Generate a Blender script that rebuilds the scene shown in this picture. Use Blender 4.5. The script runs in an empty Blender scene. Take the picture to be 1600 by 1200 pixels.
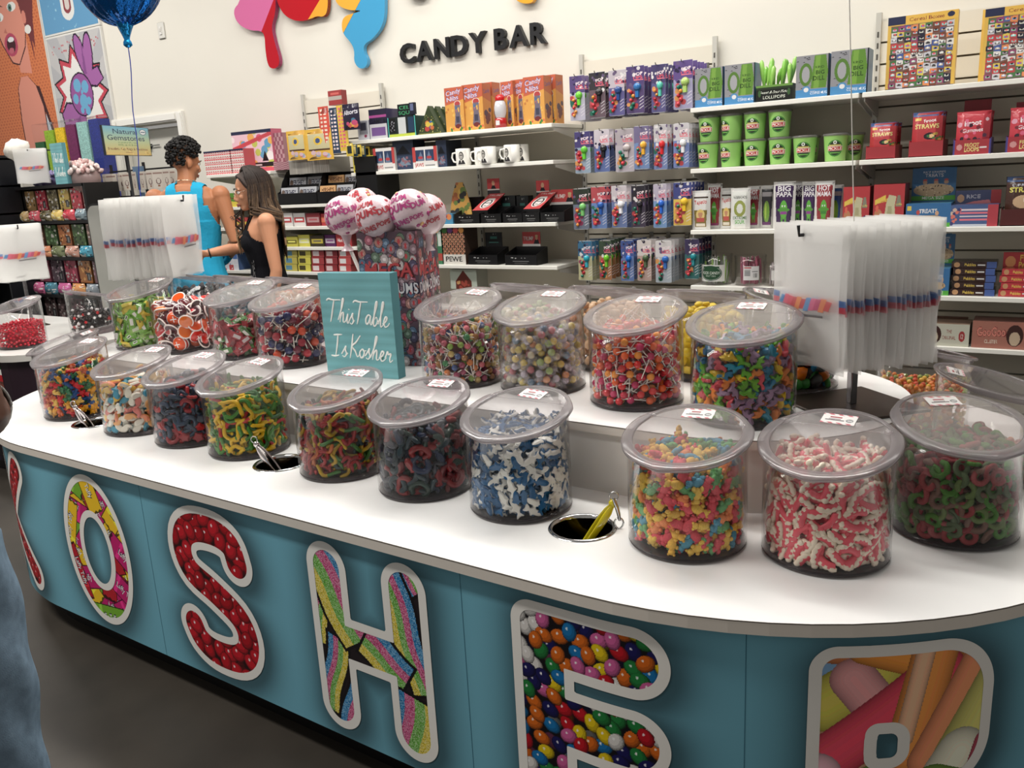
import bpy, bmesh, math, random
import numpy as np
from mathutils import Vector, Matrix
PI = math.pi
SC = bpy.context.scene
COL = SC.collection
rnd = random.Random(7)

# ------------------------------------------------------------------ camera
FPX, YAW, PITCH, ROLL, CAMZ = 1312.24, -0.57343777, 0.24167781, -0.05370044, 1.45
_f = np.array([math.sin(YAW)*math.cos(PITCH), math.cos(YAW)*math.cos(PITCH), -math.sin(PITCH)])
_r = np.array([math.cos(YAW), -math.sin(YAW), 0.0]); _u = np.cross(_r, _f)
_R = math.cos(ROLL)*_r + math.sin(ROLL)*_u
_U = -math.sin(ROLL)*_r + math.cos(ROLL)*_u
cam_d = bpy.data.cameras.new('camera'); cam = bpy.data.objects.new('camera', cam_d); COL.objects.link(cam)
cam_d.sensor_width = 36.0; cam_d.sensor_fit = 'HORIZONTAL'; cam_d.lens = FPX*36/1600
cam_d.clip_start = 0.02; cam_d.clip_end = 60
cam.matrix_world = Matrix(((_R[0], _U[0], -_f[0], 0), (_R[1], _U[1], -_f[1], 0), (_R[2], _U[2], -_f[2], CAMZ), (0, 0, 0, 1)))
SC.camera = cam

# ------------------------------------------------------------------ light
SC.view_settings.view_transform = 'Standard'; SC.view_settings.look = 'None'
SC.view_settings.gamma = 1.0; SC.view_settings.use_curve_mapping = False
SC.view_settings.exposure = 0.0
W = bpy.data.worlds.new('World'); SC.world = W; W.use_nodes = True
W.node_tree.nodes['Background'].inputs[0].default_value = (1.0, 0.96, 0.9, 1)
W.node_tree.nodes['Background'].inputs[1].default_value = 0.30

def area(name, loc, sx, sy, power, col=(1, 0.965, 0.91), rot=(0, 0, 0)):
    d = bpy.data.lights.new(name, 'AREA'); d.shape = 'RECTANGLE'; d.size = sx; d.size_y = sy
    d.energy = power; d.color = col
    o = bpy.data.objects.new(name, d); COL.objects.link(o); o.location = loc; o.rotation_euler = rot
    return o
area('ceiling_strip_light', (-2.4, 2.8, 3.9), 5.0, 0.35, 150)      # row above the counter's far side
area('ceiling_strip_light', (-3.4, 0.0, 3.9), 3.2, 0.35, 135)       # row on the shopper's side, towards the far end
area('ceiling_strip_light', (-7.0, 3.0, 3.9), 2.4, 0.35, 80)
area('ceiling_strip_light', (-1.8, 3.9, 3.9), 5.5, 0.25, 34)      # wall washers
SC.cycles.transparent_max_bounces = 40
SC.cycles.max_bounces = 8

# ------------------------------------------------------------------ pixel -> place (a point of the photograph's 1600 x 1200 frame on a known plane)
_O = np.array([0, 0, CAMZ])
def ray(x, y): return _R*(x-800)/FPX - _U*(y-600)/FPX + _f
def atz(x, y, z): d = ray(x, y); return _O + d*(z-CAMZ)/d[2]
def aty(x, y, Y): d = ray(x, y); return _O + d*Y/d[1]
def atd(x, y, D): return _O + ray(x, y)*D

# ------------------------------------------------------------------ colours, materials
def lin(c):
    if isinstance(c, str):
        c = tuple(int(c[i:i+2], 16) for i in (0, 2, 4))
    return tuple(((v/255)/12.92 if v/255 <= 0.04045 else ((v/255+0.055)/1.055)**2.4) for v in c[:3])
MATS = {}
def mat(name, rough=0.5, metal=0.0, spec=0.5, coat=0.0, trans=0.0, base=None, bump=None, sss=0.0, emis=0.0, own=True, fleck=None, ink=None):
    m = bpy.data.materials.new(name); m.use_nodes = True; nt = m.node_tree; N = nt.nodes; L = nt.links
    b = N['Principled BSDF']
    at = N.new('ShaderNodeAttribute'); at.attribute_name = 'Col'
    oi = N.new('ShaderNodeObjectInfo')
    mx = N.new('ShaderNodeMix'); mx.data_type = 'RGBA'; mx.blend_type = 'MULTIPLY'; mx.inputs[0].default_value = 1
    L.new(at.outputs['Color'], mx.inputs[6]); L.new(oi.outputs['Color'], mx.inputs[7])
    src = mx.outputs[2] if own else at.outputs['Color']
    if fleck:                                       # material mottling: (scale, amount)
        tc = N.new('ShaderNodeTexCoord'); nz = N.new('ShaderNodeTexNoise'); nz.inputs['Scale'].default_value = fleck[0]; nz.inputs['Detail'].default_value = 4
        L.new(tc.outputs['Object'], nz.inputs['Vector'])
        mr = N.new('ShaderNodeMapRange'); mr.inputs[1].default_value = 0.3; mr.inputs[2].default_value = 0.7; mr.inputs[3].default_value = 1-fleck[1]; mr.inputs[4].default_value = 1+fleck[1]
        L.new(nz.outputs[0], mr.inputs[0])
        m2 = N.new('ShaderNodeMix'); m2.data_type = 'RGBA'; m2.blend_type = 'MULTIPLY'; m2.inputs[0].default_value = 1
        L.new(src, m2.inputs[6]); L.new(mr.outputs[0], m2.inputs[7]); src = m2.outputs[2]
    if ink:                                         # printed inks: a little duller than pure colour values
        hs = N.new('ShaderNodeHueSaturation'); hs.inputs['Saturation'].default_value = ink[0]; hs.inputs['Value'].default_value = ink[1]
        L.new(src, hs.inputs['Color']); src = hs.outputs[0]
    L.new(src, b.inputs['Base Color'])
    b.inputs['Roughness'].default_value = rough; b.inputs['Metallic'].default_value = metal
    b.inputs['Specular IOR Level'].default_value = spec; b.inputs['Coat Weight'].default_value = coat
    if sss:
        b.inputs['Subsurface Weight'].default_value = sss; b.inputs['Subsurface Radius'].default_value = (0.01, 0.006, 0.004); b.inputs['Subsurface Scale'].default_value = 0.6
    if emis:
        L.new(src, b.inputs['Emission Color']); b.inputs['Emission Strength'].default_value = emis
    if bump:
        tc = N.new('ShaderNodeTexCoord'); nz = N.new('ShaderNodeTexNoise'); nz.inputs['Scale'].default_value = bump[0]; nz.inputs['Detail'].default_value = 3
        L.new(tc.outputs['Object'], nz.inputs['Vector'])
        bp = N.new('ShaderNodeBump'); bp.inputs['Strength'].default_value = bump[1]; bp.inputs['Distance'].default_value = bump[2]
        L.new(nz.outputs[0], bp.inputs['Height']); L.new(bp.outputs[0], b.inputs['Normal'])
    MATS[name] = m
    return m
mat('paint', 0.55, spec=0.3)
mat('card', 0.35, spec=0.4, ink=(0.90, 0.80))
mat('plain', 0.5, spec=0.3, own=False)
mat('gloss', 0.12, coat=0.3)
mat('wrapper', 0.22, spec=0.7, ink=(0.92, 0.86), bump=(90, 0.5, 0.002))
mat('gummy', 0.30, spec=0.45, coat=0.08, ink=(1.02, 0.90))
mat('sugar', 0.75, spec=0.3, bump=(700, 0.7, 0.001), fleck=(500, 0.18))
mat('metal', 0.12, metal=1.0)
mat('dark_metal', 0.4, metal=0.6)
mat('wall_paint', 0.8, spec=0.15, fleck=(1.3, 0.02))
mat('laminate', 0.22, spec=0.5, fleck=(6, 0.025))
mat('panel_print', 0.45, spec=0.35)
mat('wood', 0.6, spec=0.3)
mat('skin', 0.5, spec=0.35, sss=0.15)
mat('cloth', 0.9, spec=0.1, bump=(60, 0.5, 0.004))
mat('denim', 0.95, spec=0.05, bump=(400, 0.4, 0.001), fleck=(40, 0.18))
mat('hair', 0.6, spec=0.3, fleck=(160, 0.35))
mat('floor_concrete', 0.5, spec=0.3, fleck=(2.2, 0.35))
mat('foil', 0.15, metal=0.85, bump=(25, 0.8, 0.01))
mat('beads', 0.6, fleck=(160, 0.5), bump=(180, 0.8, 0.004))

def glassy(name, tint=(0.95, 0.95, 0.95), haze=0.0, haze_col=(0.8, 0.8, 0.8), ior=1.45, rough=0.03, attr=False):
    """Clear thin acrylic or film: see-through, with Fresnel reflections and a little body haze."""
    m = bpy.data.materials.new(name); m.use_nodes = True; nt = m.node_tree; N = nt.nodes; L = nt.links
    N.remove(N['Principled BSDF']); out = N['Material Output']
    tr = N.new('ShaderNodeBsdfTransparent'); tr.inputs[0].default_value = (*tint, 1)
    gl = N.new('ShaderNodeBsdfGlossy'); gl.inputs['Roughness'].default_value = rough
    fr = N.new('ShaderNodeFresnel'); ge = N.new('ShaderNodeNewGeometry'); mi = N.new('ShaderNodeMix'); mi.inputs[2].default_value = ior; mi.inputs[3].default_value = 1/ior
    L.new(ge.outputs['Backfacing'], mi.inputs[0]); L.new(mi.outputs[0], fr.inputs[0])
    mx = N.new('ShaderNodeMixShader'); L.new(fr.outputs[0], mx.inputs[0])
    last = tr.outputs[0]
    if haze:
        df = N.new('ShaderNodeBsdfDiffuse'); df.inputs[0].default_value = (*haze_col, 1)
        if attr:
            at = N.new('ShaderNodeAttribute'); at.attribute_name = 'Col'; L.new(at.outputs['Color'], df.inputs[0])
        tl = N.new('ShaderNodeBsdfTranslucent'); tl.inputs[0].default_value = (*haze_col, 1)
        ad = N.new('ShaderNodeMixShader'); ad.inputs[0].default_value = 0.4
        L.new(df.outputs[0], ad.inputs[1]); L.new(tl.outputs[0], ad.inputs[2])
        hz = N.new('ShaderNodeMixShader'); hz.inputs[0].default_value = haze
        L.new(tr.outputs[0], hz.inputs[1]); L.new(ad.outputs[0], hz.inputs[2]); last = hz.outputs[0]
    L.new(last, mx.inputs[1]); L.new(gl.outputs[0], mx.inputs[2])
    L.new(mx.outputs[0], out.inputs['Surface'])
    MATS[name] = m
glassy('acrylic', (0.98, 0.975, 0.975), ior=1.27)
glassy('acrylic_lid', (0.95, 0.94, 0.945), haze=0.10, haze_col=(0.75, 0.72, 0.73), ior=1.5)
glassy('acrylic_rim', (0.80, 0.77, 0.78), haze=0.42, haze_col=(0.46, 0.43, 0.44), ior=1.4, rough=0.12)
glassy('acrylic_base', (0.45, 0.42, 0.43), haze=0.3, haze_col=(0.12, 0.1, 0.11), ior=1.5)
glassy('bag_film', (0.97, 0.97, 0.97), haze=0.30, haze_col=(0.85, 0.84, 0.82), ior=1.3, rough=0.25)
glassy('clear_wrap', (0.97, 0.97, 0.98), haze=0.26, haze_col=(0.85, 0.82, 0.85), ior=1.6, rough=0.15)
# ------------------------------------------------------------------ mesh builder: coloured faces gathered into ONE mesh per part
class MB:
    def __init__(s): s.v = []; s.f = []; s.c = []; s.m = []; s.s = []; s.T = Matrix.Identity(4)
    def add(s, verts, faces, col=(255, 255, 255), m=0, smooth=False, cols=None):
        o = len(s.v); T = s.T
        s.v.extend([tuple(T @ Vector(p)) for p in verts])
        s.f.extend([tuple(i+o for i in f) for f in faces])
        if cols is None: s.c.extend([lin(col)]*len(faces))
        else: s.c.extend([lin(c) for c in cols])
        s.m.extend([m]*len(faces)); s.s.extend([smooth]*len(faces))
    def box(s, x0, x1, y0, y1, z0, z1, col=(255, 255, 255), m=0, cols=None):
        v = [(x0, y0, z0), (x1, y0, z0), (x1, y1, z0), (x0, y1, z0), (x0, y0, z1), (x1, y0, z1), (x1, y1, z1), (x0, y1, z1)]
        f = [(0, 3, 2, 1), (4, 5, 6, 7), (0, 1, 5, 4), (1, 2, 6, 5), (2, 3, 7, 6), (3, 0, 4, 7)]
        s.add(v, f, col, m, False, cols)
    def bbox(s, x0, x1, y0, y1, z0, z1, b, col, m=0):
        """a box with rounded vertical and chamfered horizontal edges"""
        p = rrect(x0, x1, y0, y1, b*2, 3)
        q = rrect(x0+b, x1-b, y0+b, y1-b, b*1.4, 3)
        s.loft([[(a, c, z0) for a, c in q], [(a, c, z0+b) for a, c in p], [(a, c, z1-b) for a, c in p], [(a, c, z1) for a, c in q]], col, m, False)
    def loft(s, rings, col, m=0, smooth=True, cap0=True, cap1=True, closed=True, cols=None):
        n = len(rings[0]); v = [p for r in rings for p in r]; f = []
        for i in range(len(rings)-1):
            for j in range(n if closed else n-1):
                k = (j+1) % n
                f.append((i*n+j, i*n+k, (i+1)*n+k, (i+1)*n+j))
        s.add(v, f, col, m, smooth, cols)
        if cap0: s.add(rings[0], [tuple(range(n))[::-1]], col, m, False)
        if cap1: s.add(rings[-1], [tuple(range(n))], col, m, False)
    def lathe(s, prof, n=24, col=(255, 255, 255), m=0, smooth=True, c=(0, 0), cols=None, caps=False):
        rings = [[(c[0]+r*math.cos(2*PI*j/n), c[1]+r*math.sin(2*PI*j/n), z) for j in range(n)] for r, z in prof]
        s.loft(rings, col, m, smooth, caps, caps, cols=[x for x in cols for _ in range(n)] if cols else None)
    def tube(s, pts, rad, n=8, col=(255, 255, 255), m=0, flat=1.0, up=None, smooth=True, cols=None):
        pts = [Vector(p) for p in pts]; k = len(pts)
        if not isinstance(rad, (list, tuple)): rad = [rad]*k
        rings = []; ref = Vector(up) if up else None; pn = None
        for i, p in enumerate(pts):
            t = (pts[min(i+1, k-1)]-pts[max(i-1, 0)])
            t = t.normalized() if t.length > 1e-9 else Vector((0, 0, 1))
            a = ref if ref else (pn if pn else (Vector((0, 0, 1)) if abs(t.z) < 0.9 else Vector((1, 0, 0))))
            x = (a - t*a.dot(t)); x = x.normalized() if x.length > 1e-6 else t.orthogonal().normalized()
            pn = x; y = t.cross(x)
            rings.append([tuple(p + x*(rad[i]*flat*math.cos(2*PI*j/n)) + y*(rad[i]*math.sin(2*PI*j/n))) for j in range(n)])
        s.loft(rings, col, m, smooth, cols=[c for c in cols for _ in range(n)] if cols else None)
    def ball(s, c, r, col=(255, 255, 255), m=0, nu=12, nv=8, fn=None, colf=None):
        if not isinstance(r, (list, tuple)): r = (r, r, r)
        v = [(c[0], c[1], c[2]-r[2])]; f = []
        for i in range(1, nv):
            th = PI*i/nv
            for j in range(nu):
                ph = 2*PI*j/nu; d = (math.sin(th)*math.cos(ph), math.sin(th)*math.sin(ph), -math.cos(th))
                k = fn(d) if fn else 1
                v.append((c[0]+r[0]*d[0]*k, c[1]+r[1]*d[1]*k, c[2]+r[2]*d[2]*k))
        v.append((c[0], c[1], c[2]+r[2])); L = len(v)-1
        for j in range(nu):
            k = (j+1) % nu
            f.append((0, 1+k, 1+j))
            for i in range(nv-2): f.append((1+i*nu+j, 1+i*nu+k, 1+(i+1)*nu+k, 1+(i+1)*nu+j))
            f.append((L, 1+(nv-2)*nu+j, 1+(nv-2)*nu+k))
        s.add(v, f, col, m, True, [colf(sum((Vector(v[i]) for i in q), Vector())/len(q)) for q in f] if colf else None)
    def prism(s, poly, y0, y1, col, m=0, axis='y', back=None, smooth=False):
        """poly in (x, z) pushed from y0 (front) to y1"""
        n = len(poly)
        P = (lambda a, b, d: (a, d, b)) if axis == 'y' else (lambda a, b, d: (a, b, d))
        v = [P(a, b, y0) for a, b in poly]+[P(a, b, y1) for a, b in poly]
        s.add(v, [tuple(range(n))], col, m); s.add(v, [tuple(range(n, 2*n))[::-1]], back or col, m)
        s.add(v, [(j, j+n, (j+1) % n+n, (j+1) % n) for j in range(n)], col, m, smooth)
    def canvas(s, cv, o, u, w, m=0, bend=None):
        """lay a Canvas on the rectangle o + a*u + b*w, runs of one colour as one quad"""
        o, u, w = Vector(o), Vector(u), Vector(w); H, Wd = cv.a.shape[:2]; verts = []; faces = []; cols = []
        a = cv.a.astype(np.int32); key = a[:, :, 0]*65536+a[:, :, 1]*256+a[:, :, 2]
        mask = cv.mask; mb = 10**9 if bend is None else 2
        for y in range(H):
            x = 0
            while x < Wd:
                if mask is not None and not mask[y, x]: x += 1; continue
                e = x+1
                while e < Wd and key[y, e] == key[y, x] and (mask is None or mask[y, e]) and e-x < mb: e += 1
                k = len(verts)
                for (p, q) in ((x, y+1), (e, y+1), (e, y), (x, y)):
                    if bend: verts.append(bend(p/Wd, 1-q/H))
                    else: verts.append(tuple(o+u*(p/Wd)+w*(1-q/H)))
                faces.append((k, k+1, k+2, k+3)); cols.append(tuple(int(t) for t in a[y, x])); x = e
        s.add(verts, faces, m=m, cols=cols)
    def text(s, txt, h, o=(0, 0, 0), u=(1, 0, 0), w=(0, 0, 1), col=(0, 0, 0), m=0, depth=0.0, bold=0.0, width=None, align='c', shear=0.0):
        """lettering of cap height h on the plane (u, w), standing depth proud of it"""
        V, F, (x0, x1) = text_mesh(txt, bold, depth > 0)
        u = Vector(u); w = Vector(w); n = u.cross(w); o = Vector(o); k = h/0.69; kx = k
        if width: kx = width/(x1-x0)
        off = {'c': -(x0+x1)/2, 'l': -x0, 'r': -x1}[align]
        s.add([tuple(o+u*((x+off)*kx+shear*y*k)+w*(y*k)+n*((z*depth) if depth else 0)) for x, y, z in V], F, col, m)
    def mesh(s, name, mats):
        me = bpy.data.meshes.new(name); me.from_pydata(s.v, [], s.f)
        for k in ([mats] if isinstance(mats, str) else mats): me.materials.append(MATS[k])
        n = len(me.polygons)
        me.polygons.foreach_set('material_index', s.m); me.polygons.foreach_set('use_smooth', s.s)
        ca = me.color_attributes.new('Col', 'FLOAT_COLOR', 'CORNER')
        cnt = np.array([len(f) for f in s.f]); c = np.ones((n, 4)); c[:, :3] = np.array(s.c)
        ca.data.foreach_set('color', np.repeat(c, cnt, axis=0).astype(np.float32).ravel())
        me.update()
        return me
    def build(s, name, mats, parent=None, loc=None, rot=None, **kw):
        return put(name, s.mesh(name, mats), parent, loc, rot, **kw)

def put(name, me, parent=None, loc=None, rot=None, color=None, M=None, **kw):
    o = bpy.data.objects.new(name, me); COL.objects.link(o)
    if parent: o.parent = parent
    if M is not None: o.matrix_local = M
    if loc is not None: o.location = loc
    if rot is not None: o.rotation_euler = rot
    if color is not None: o.color = (*lin(color), 1)
    tag(o, **kw); return o
def tag(o, label=None, cat=None, group=None, kind=None):
    if label: o['label'] = label
    if cat: o['category'] = cat
    if group: o['group'] = group
    if kind: o['kind'] = kind
    return o
def empty(name, loc=(0, 0, 0), rz=0, **kw):
    o = bpy.data.objects.new(name, None); COL.objects.link(o); o.location = loc; o.rotation_euler = (0, 0, rz); o.empty_display_size = 0.05
    return tag(o, **kw)
def dup(o, loc=None, rot=None, parent=None, color=None, label=None, group=None):
    kids = [c for c in KIDS(o)]
    c = o.copy(); COL.objects.link(c)
    if parent is not None: c.parent = parent
    if loc is not None: c.location = loc
    if rot is not None: c.rotation_euler = rot
    if color is not None: c.color = (*lin(color), 1)
    if label: c['label'] = label
    if group: c['group'] = group
    for k in kids: dup(k, parent=c)
    return c
_kids = {}
def KIDS(o): return [c for c in o.children]

def rrect(x0, x1, y0, y1, r, n=4):
    out = []
    for cx, cy, a in ((x1-r, y0+r, -PI/2), (x1-r, y1-r, 0), (x0+r, y1-r, PI/2), (x0+r, y0+r, PI)):
        for i in range(n+1):
            t = a+PI/2*i/n; out.append((cx+r*math.cos(t), cy+r*math.sin(t)))
    return out
_txt = {}
def text_mesh(txt, bold=0.0, solid=False):
    k = (txt, bold, solid)
    if k not in _txt:
        c = bpy.data.curves.new('t', 'FONT'); c.body = txt; c.size = 1.0; c.offset = bold; c.resolution_u = 3
        if solid: c.extrude = 0.5
        o = bpy.data.objects.new('t', c); COL.objects.link(o)
        dg = bpy.context.evaluated_depsgraph_get(); me = bpy.data.meshes.new_from_object(o.evaluated_get(dg))
        V = [tuple(v.co) for v in me.vertices]
        if solid: V = [(x, y, z+0.5) for x, y, z in V]
        F = [tuple(p.vertices) for p in me.polygons]
        bpy.data.objects.remove(o); bpy.data.curves.remove(c); bpy.data.meshes.remove(me)
        xs = [v[0] for v in V] or [0, 1]
        _txt[k] = (V, F, (min(xs), max(xs)))
    return _txt[k]

class Canvas:
    """a small printed picture, painted cell by cell, for the artwork of packages and signs"""
    def __init__(s, w, h, bg=(255, 255, 255), fine=1.6):
        if w*h < 12000: w, h = int(w*fine), int(h*fine)
        s.a = np.zeros((h, w, 3)); s.a[:] = bg; s.w = w; s.h = h; s.mask = None
        s.X, s.Y = np.meshgrid((np.arange(w)+0.5)/w, 1-(np.arange(h)+0.5)/h); s.asp = w/h
    def fill(s, m, c): s.a[m] = c; return s
    def rect(s, x0, y0, x1, y1, c): return s.fill((s.X >= x0) & (s.X < x1) & (s.Y >= y0) & (s.Y < y1), c)
    def ell(s, x, y, rx, ry, c, ang=0):
        dx = (s.X-x)*s.asp; dy = s.Y-y; ca, sa = math.cos(ang), math.sin(ang)
        return s.fill(((dx*ca+dy*sa)/(rx*s.asp))**2+((-dx*sa+dy*ca)/ry)**2 < 1, c)
    def poly(s, pts, c):
        m = np.zeros(s.X.shape, bool); n = len(pts)
        for i in range(n):
            x1, y1 = pts[i]; x2, y2 = pts[(i+1) % n]
            cr = ((y1 > s.Y) != (y2 > s.Y)) & (s.X < (x2-x1)*(s.Y-y1)/((y2-y1) or 1e-9)+x1); m ^= cr
        return s.fill(m, c)
    def stripe(s, n, cs, ang=0.0, y0=0, y1=1):
        t = s.X*math.cos(ang)+s.Y*math.sin(ang); i = (t*n).astype(int) % len(cs)
        for k, c in enumerate(cs): s.fill((i == k) & (s.Y >= y0) & (s.Y < y1), c)
        return s
    def dots(s, n, cs, x0, y0, x1, y1, r, seed=1, e=1.0):
        g = random.Random(seed)
        for _ in range(n):
            k = r*g.uniform(0.7, 1.2)
            s.ell(g.uniform(x0, x1), g.uniform(y0, y1), k/s.asp, k*e, g.choice(cs), g.uniform(0, 3))
        return s
    def text(s, txt, x, y, h, c, bold=0.02, width=None, rot=0.0, shear=0.0):
        """centred at x, baseline y, cap height h (share of the canvas height)"""
        V, F, (x0, x1) = text_mesh(txt, round(bold*.4, 3)); k = h/0.69; kx = k/s.asp
        if width: kx = width/(x1-x0)
        cx = (x0+x1)/2; ca, sa = math.cos(rot), math.sin(rot)
        P = []
        for (a, b, _) in V:
            a = (a-cx)*kx+shear*b*k; b = b*k
            P.append((x+a*ca-b*sa/s.asp, y+a*sa*s.asp+b*ca))
        m = np.zeros(s.X.shape, bool)
        for f in F:
            for j in range(1, len(f)-1):
                A, B, C = P[f[0]], P[f[j]], P[f[j+1]]
                ix0 = max(0, int(min(A[0], B[0], C[0])*s.w)-1); ix1 = min(s.w, int(max(A[0], B[0], C[0])*s.w)+2)
                iy0 = max(0, int((1-max(A[1], B[1], C[1]))*s.h)-1); iy1 = min(s.h, int((1-min(A[1], B[1], C[1]))*s.h)+2)
                if ix0 >= ix1 or iy0 >= iy1: continue
                x_ = s.X[iy0:iy1, ix0:ix1]; y_ = s.Y[iy0:iy1, ix0:ix1]
                def e(p, q): return (q[0]-p[0])*(y_-p[1])-(q[1]-p[1])*(x_-p[0])
                a1, b1, c1 = e(A, B), e(B, C), e(C, A)
                m[iy0:iy1, ix0:ix1] |= ((a1 >= 0) & (b1 >= 0) & (c1 >= 0)) | ((a1 <= 0) & (b1 <= 0) & (c1 <= 0))
        return s.fill(m, c)
def carton(mb, x0, x1, y0, y1, z0, z1, cv, side, top=None, sidecv=None, m=0, rz=0):
    """closed box whose front (-y) carries the printed artwork"""
    mb.box(x0, x1, y0, y1, z0, z1, side, m, [side, top or side, side, side, side, side])
    e = 0.0006
    mb.canvas(cv, (x0, y0-e, z0), (x1-x0, 0, 0), (0, 0, z1-z0), m)
    if sidecv: mb.canvas(sidecv, (x1+e, y0, z0), (0, y1-y0, 0), (0, 0, z1-z0), m)
# ------------------------------------------------------------------ the room: floor, long back wall with its shelving panels, a door
WALLY = 4.60
mb = MB(); mb.add([(-11, -3, 0), (4, -3, 0), (4, 6, 0), (-11, 6, 0)], [(0, 1, 2, 3)], (60, 55, 49)); mb.build('floor', 'floor_concrete', kind='structure')
mb = MB(); mb.box(-10.5, -6.83, WALLY, WALLY+.12, 0, 4.2, (218, 214, 204))
dX0, dX1, dZ = -6.83, -6.03, 2.03
mb.box(dX0, dX1, WALLY, WALLY+.12, dZ, 4.2, (218, 214, 204)); mb.box(dX1, 3, WALLY, WALLY+.12, 0, 4.2, (218, 214, 204))
mb.build('wall_back', 'wall_paint', kind='structure')
mb = MB()
for x0, x1, z0, z1 in ((dX0-.07, dX0, 0, dZ+.07), (dX1, dX1+.07, 0, dZ+.07), (dX0, dX1, dZ, dZ+.07)):
    mb.box(x0, x1, WALLY-.025, WALLY+.01, z0, z1, (222, 220, 214))
    mb.box(x0+.012, x1-.012, WALLY-.035, WALLY-.02, z0+.012 if z0 else 0, z1-.012, (228, 226, 220))
mb.build('door_1_frame', 'wall_paint', kind='structure')
mb = MB(); mb.box(dX0+.005, dX1-.005, WALLY+.075, WALLY+.118, 0.01, dZ-.03, (196, 194, 186))
for z0, z1 in ((.2, .95), (1.1, 1.85)): mb.box(dX0+.13, dX1-.13, WALLY+.068, WALLY+.08, z0, z1, (202, 200, 192))
door = mb.build('door_1', 'wall_paint', kind='structure')
mb = MB(); mb.box(dX0+.2, dX0+.30, WALLY+.045, WALLY+.075, 1.84, 1.88, (40, 40, 42)); mb.box(dX0+.1, dX0+.42, WALLY+.05, WALLY+.06, 1.86, 1.87, (150, 150, 148)); mb.build('door_closer', 'dark_metal', door)
# wall switch plate high on the wall
p = aty(253, 48, WALLY); q = aty(255, 30, WALLY)
mb = MB(); mb.bbox(p[0]-.04, p[0]+.04, WALLY-.012, WALLY, p[2]-.06, p[2]+.06, .004, (232, 230, 222)); mb.box(p[0]-.012, p[0]+.012, WALLY-.018, WALLY-.01, p[2]-.03, p[2]+.03, (240, 238, 232)); mb.box(p[0]-.006, p[0]+.006, WALLY-.022, WALLY-.014, p[2]-.008, p[2]+.014, (225, 222, 214))
mb.build('outlet_plate', 'card', label='small white outlet plate high on the white wall right of the foil balloon', cat='outlet')

# slatted back panels of the wall shelving, bay by bay
SHY = 4.19                                        # front edge of the wall shelves
PANX = [-5.95, -5.28, -4.59, -3.86, -3.11, -2.355, -1.568, -.77, .0, .78]
PTOP = {0: 1.38, 1: 1.38, 2: 2.055, 3: 1.70, 4: 1.70, 5: 2.066, 6: 1.72, 7: 2.07, 8: 2.07}
PF = WALLY-.035
def slatwall(i, z0, z1, slats, col):
    mb = MB(); x0, x1 = PANX[i]+.004, PANX[i+1]-.004; z = z1; pitch = .098
    if not slats: mb.box(x0, x1, PF, WALLY, z0, z1, col)
    while slats and z > z0+.02:
        za = max(z-pitch+.009, z0)
        mb.box(x0, x1, PF, WALLY-.012, za, z, col); z -= pitch
    if slats: mb.box(x0, x1, WALLY-.014, WALLY-.002, z0, z1-.002, (120, 112, 100))
    return mb
for i in range(9):
    sl = i in (2, 5, 7, 8)
    m = slatwall(i, .12, PTOP[i], sl, (214, 208, 194) if i in (2, 5, 7, 8) else (206, 199, 184))
    m.build('wall_panel', 'wall_paint', kind='structure')
for i in range(10):
    x = PANX[i]; mb = MB(); zt = max(PTOP.get(i, 0), PTOP.get(i-1, 0))+.04
    if i in (3, 4): zt = 2.1 if i == 3 else 1.99
    mb.box(x-.012, x+.012, PF-.012, PF+.012, .1, zt, (205, 202, 192))
    for k in range(int((zt-.2)/.05)): mb.box(x-.004, x+.004, PF-.0135, PF-.011, .15+k*.05, .175+k*.05, (90, 86, 80))
    mb.build('shelf_upright', 'card', label='white slotted upright holding the wall shelves, number %s along the wall from the door' % ('one two three four five six seven eight nine ten'.split()[i]), cat='upright', group='slotted uprights of the wall shelving')

def shelf(x0, x1, z, label, y=SHY, depth=.385, t=.022):
    e = empty('store_shelf', ((x0+x1)/2, y, z), label=label, cat='shelf', group='white shelves on the back wall')
    w = (x1-x0)/2
    mb = MB(); mb.bbox(-w+.002, w-.002, 0, depth, -t, 0, .002, (232, 230, 222)); mb.build('shelf_board', 'laminate', e)
    for s in (-1, 1):
        mb = MB(); X = s*(w-.008)
        v = [(X-.003, .03, -t-.001), (X+.003, .03, -t-.001), (X+.003, depth-.01, -t-.001), (X-.003, depth-.01, -t-.001), (X-.003, depth-.01, -t-.075), (X+.003, depth-.01, -t-.075), (X-.003, .03, -t-.016), (X+.003, .03, -t-.016)]
        mb.add(v, [(0, 1, 2, 3), (0, 3, 4, 6), (1, 7, 5, 2), (3, 2, 5, 4), (6, 4, 5, 7), (0, 6, 7, 1)], (206, 202, 192)); mb.build('bracket', 'card', e)
    return e
ZL = [1.724, 1.528, 1.189, .943, .68]
shelf_names = ['top', 'second', 'third', 'fourth', 'fifth']
for k, z in enumerate(ZL):
    shelf(-3.86, -2.355, z, 'white shelf, %s of the run below the black wall lettering' % shelf_names[k])
ZR = [1.733, 1.440, 1.135, .850, .60]
for k, z in enumerate(ZR):
    if k == 3: z = aty(1200, 449, SHY)[2]
    shelf(-1.568, -.775, z, 'white shelf, %s in the bay with the green tubs' % shelf_names[k])
for k, z in enumerate((1.733, 1.440, 1.135, .830, .60)):
    shelf(-.765, .0, z, 'white shelf, %s in the bay behind the large bag stack' % shelf_names[k])
    shelf(.005, .775, z, 'white shelf, %s in the end bay past the large bag stack' % shelf_names[k])
ZLL = [aty(375, 270, 4.19)[2], aty(400, 322, 4.19)[2], aty(470, 354, 4.19)[2], aty(470, 386, 4.19)[2], aty(490, 425, 4.19)[2]]
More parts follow.
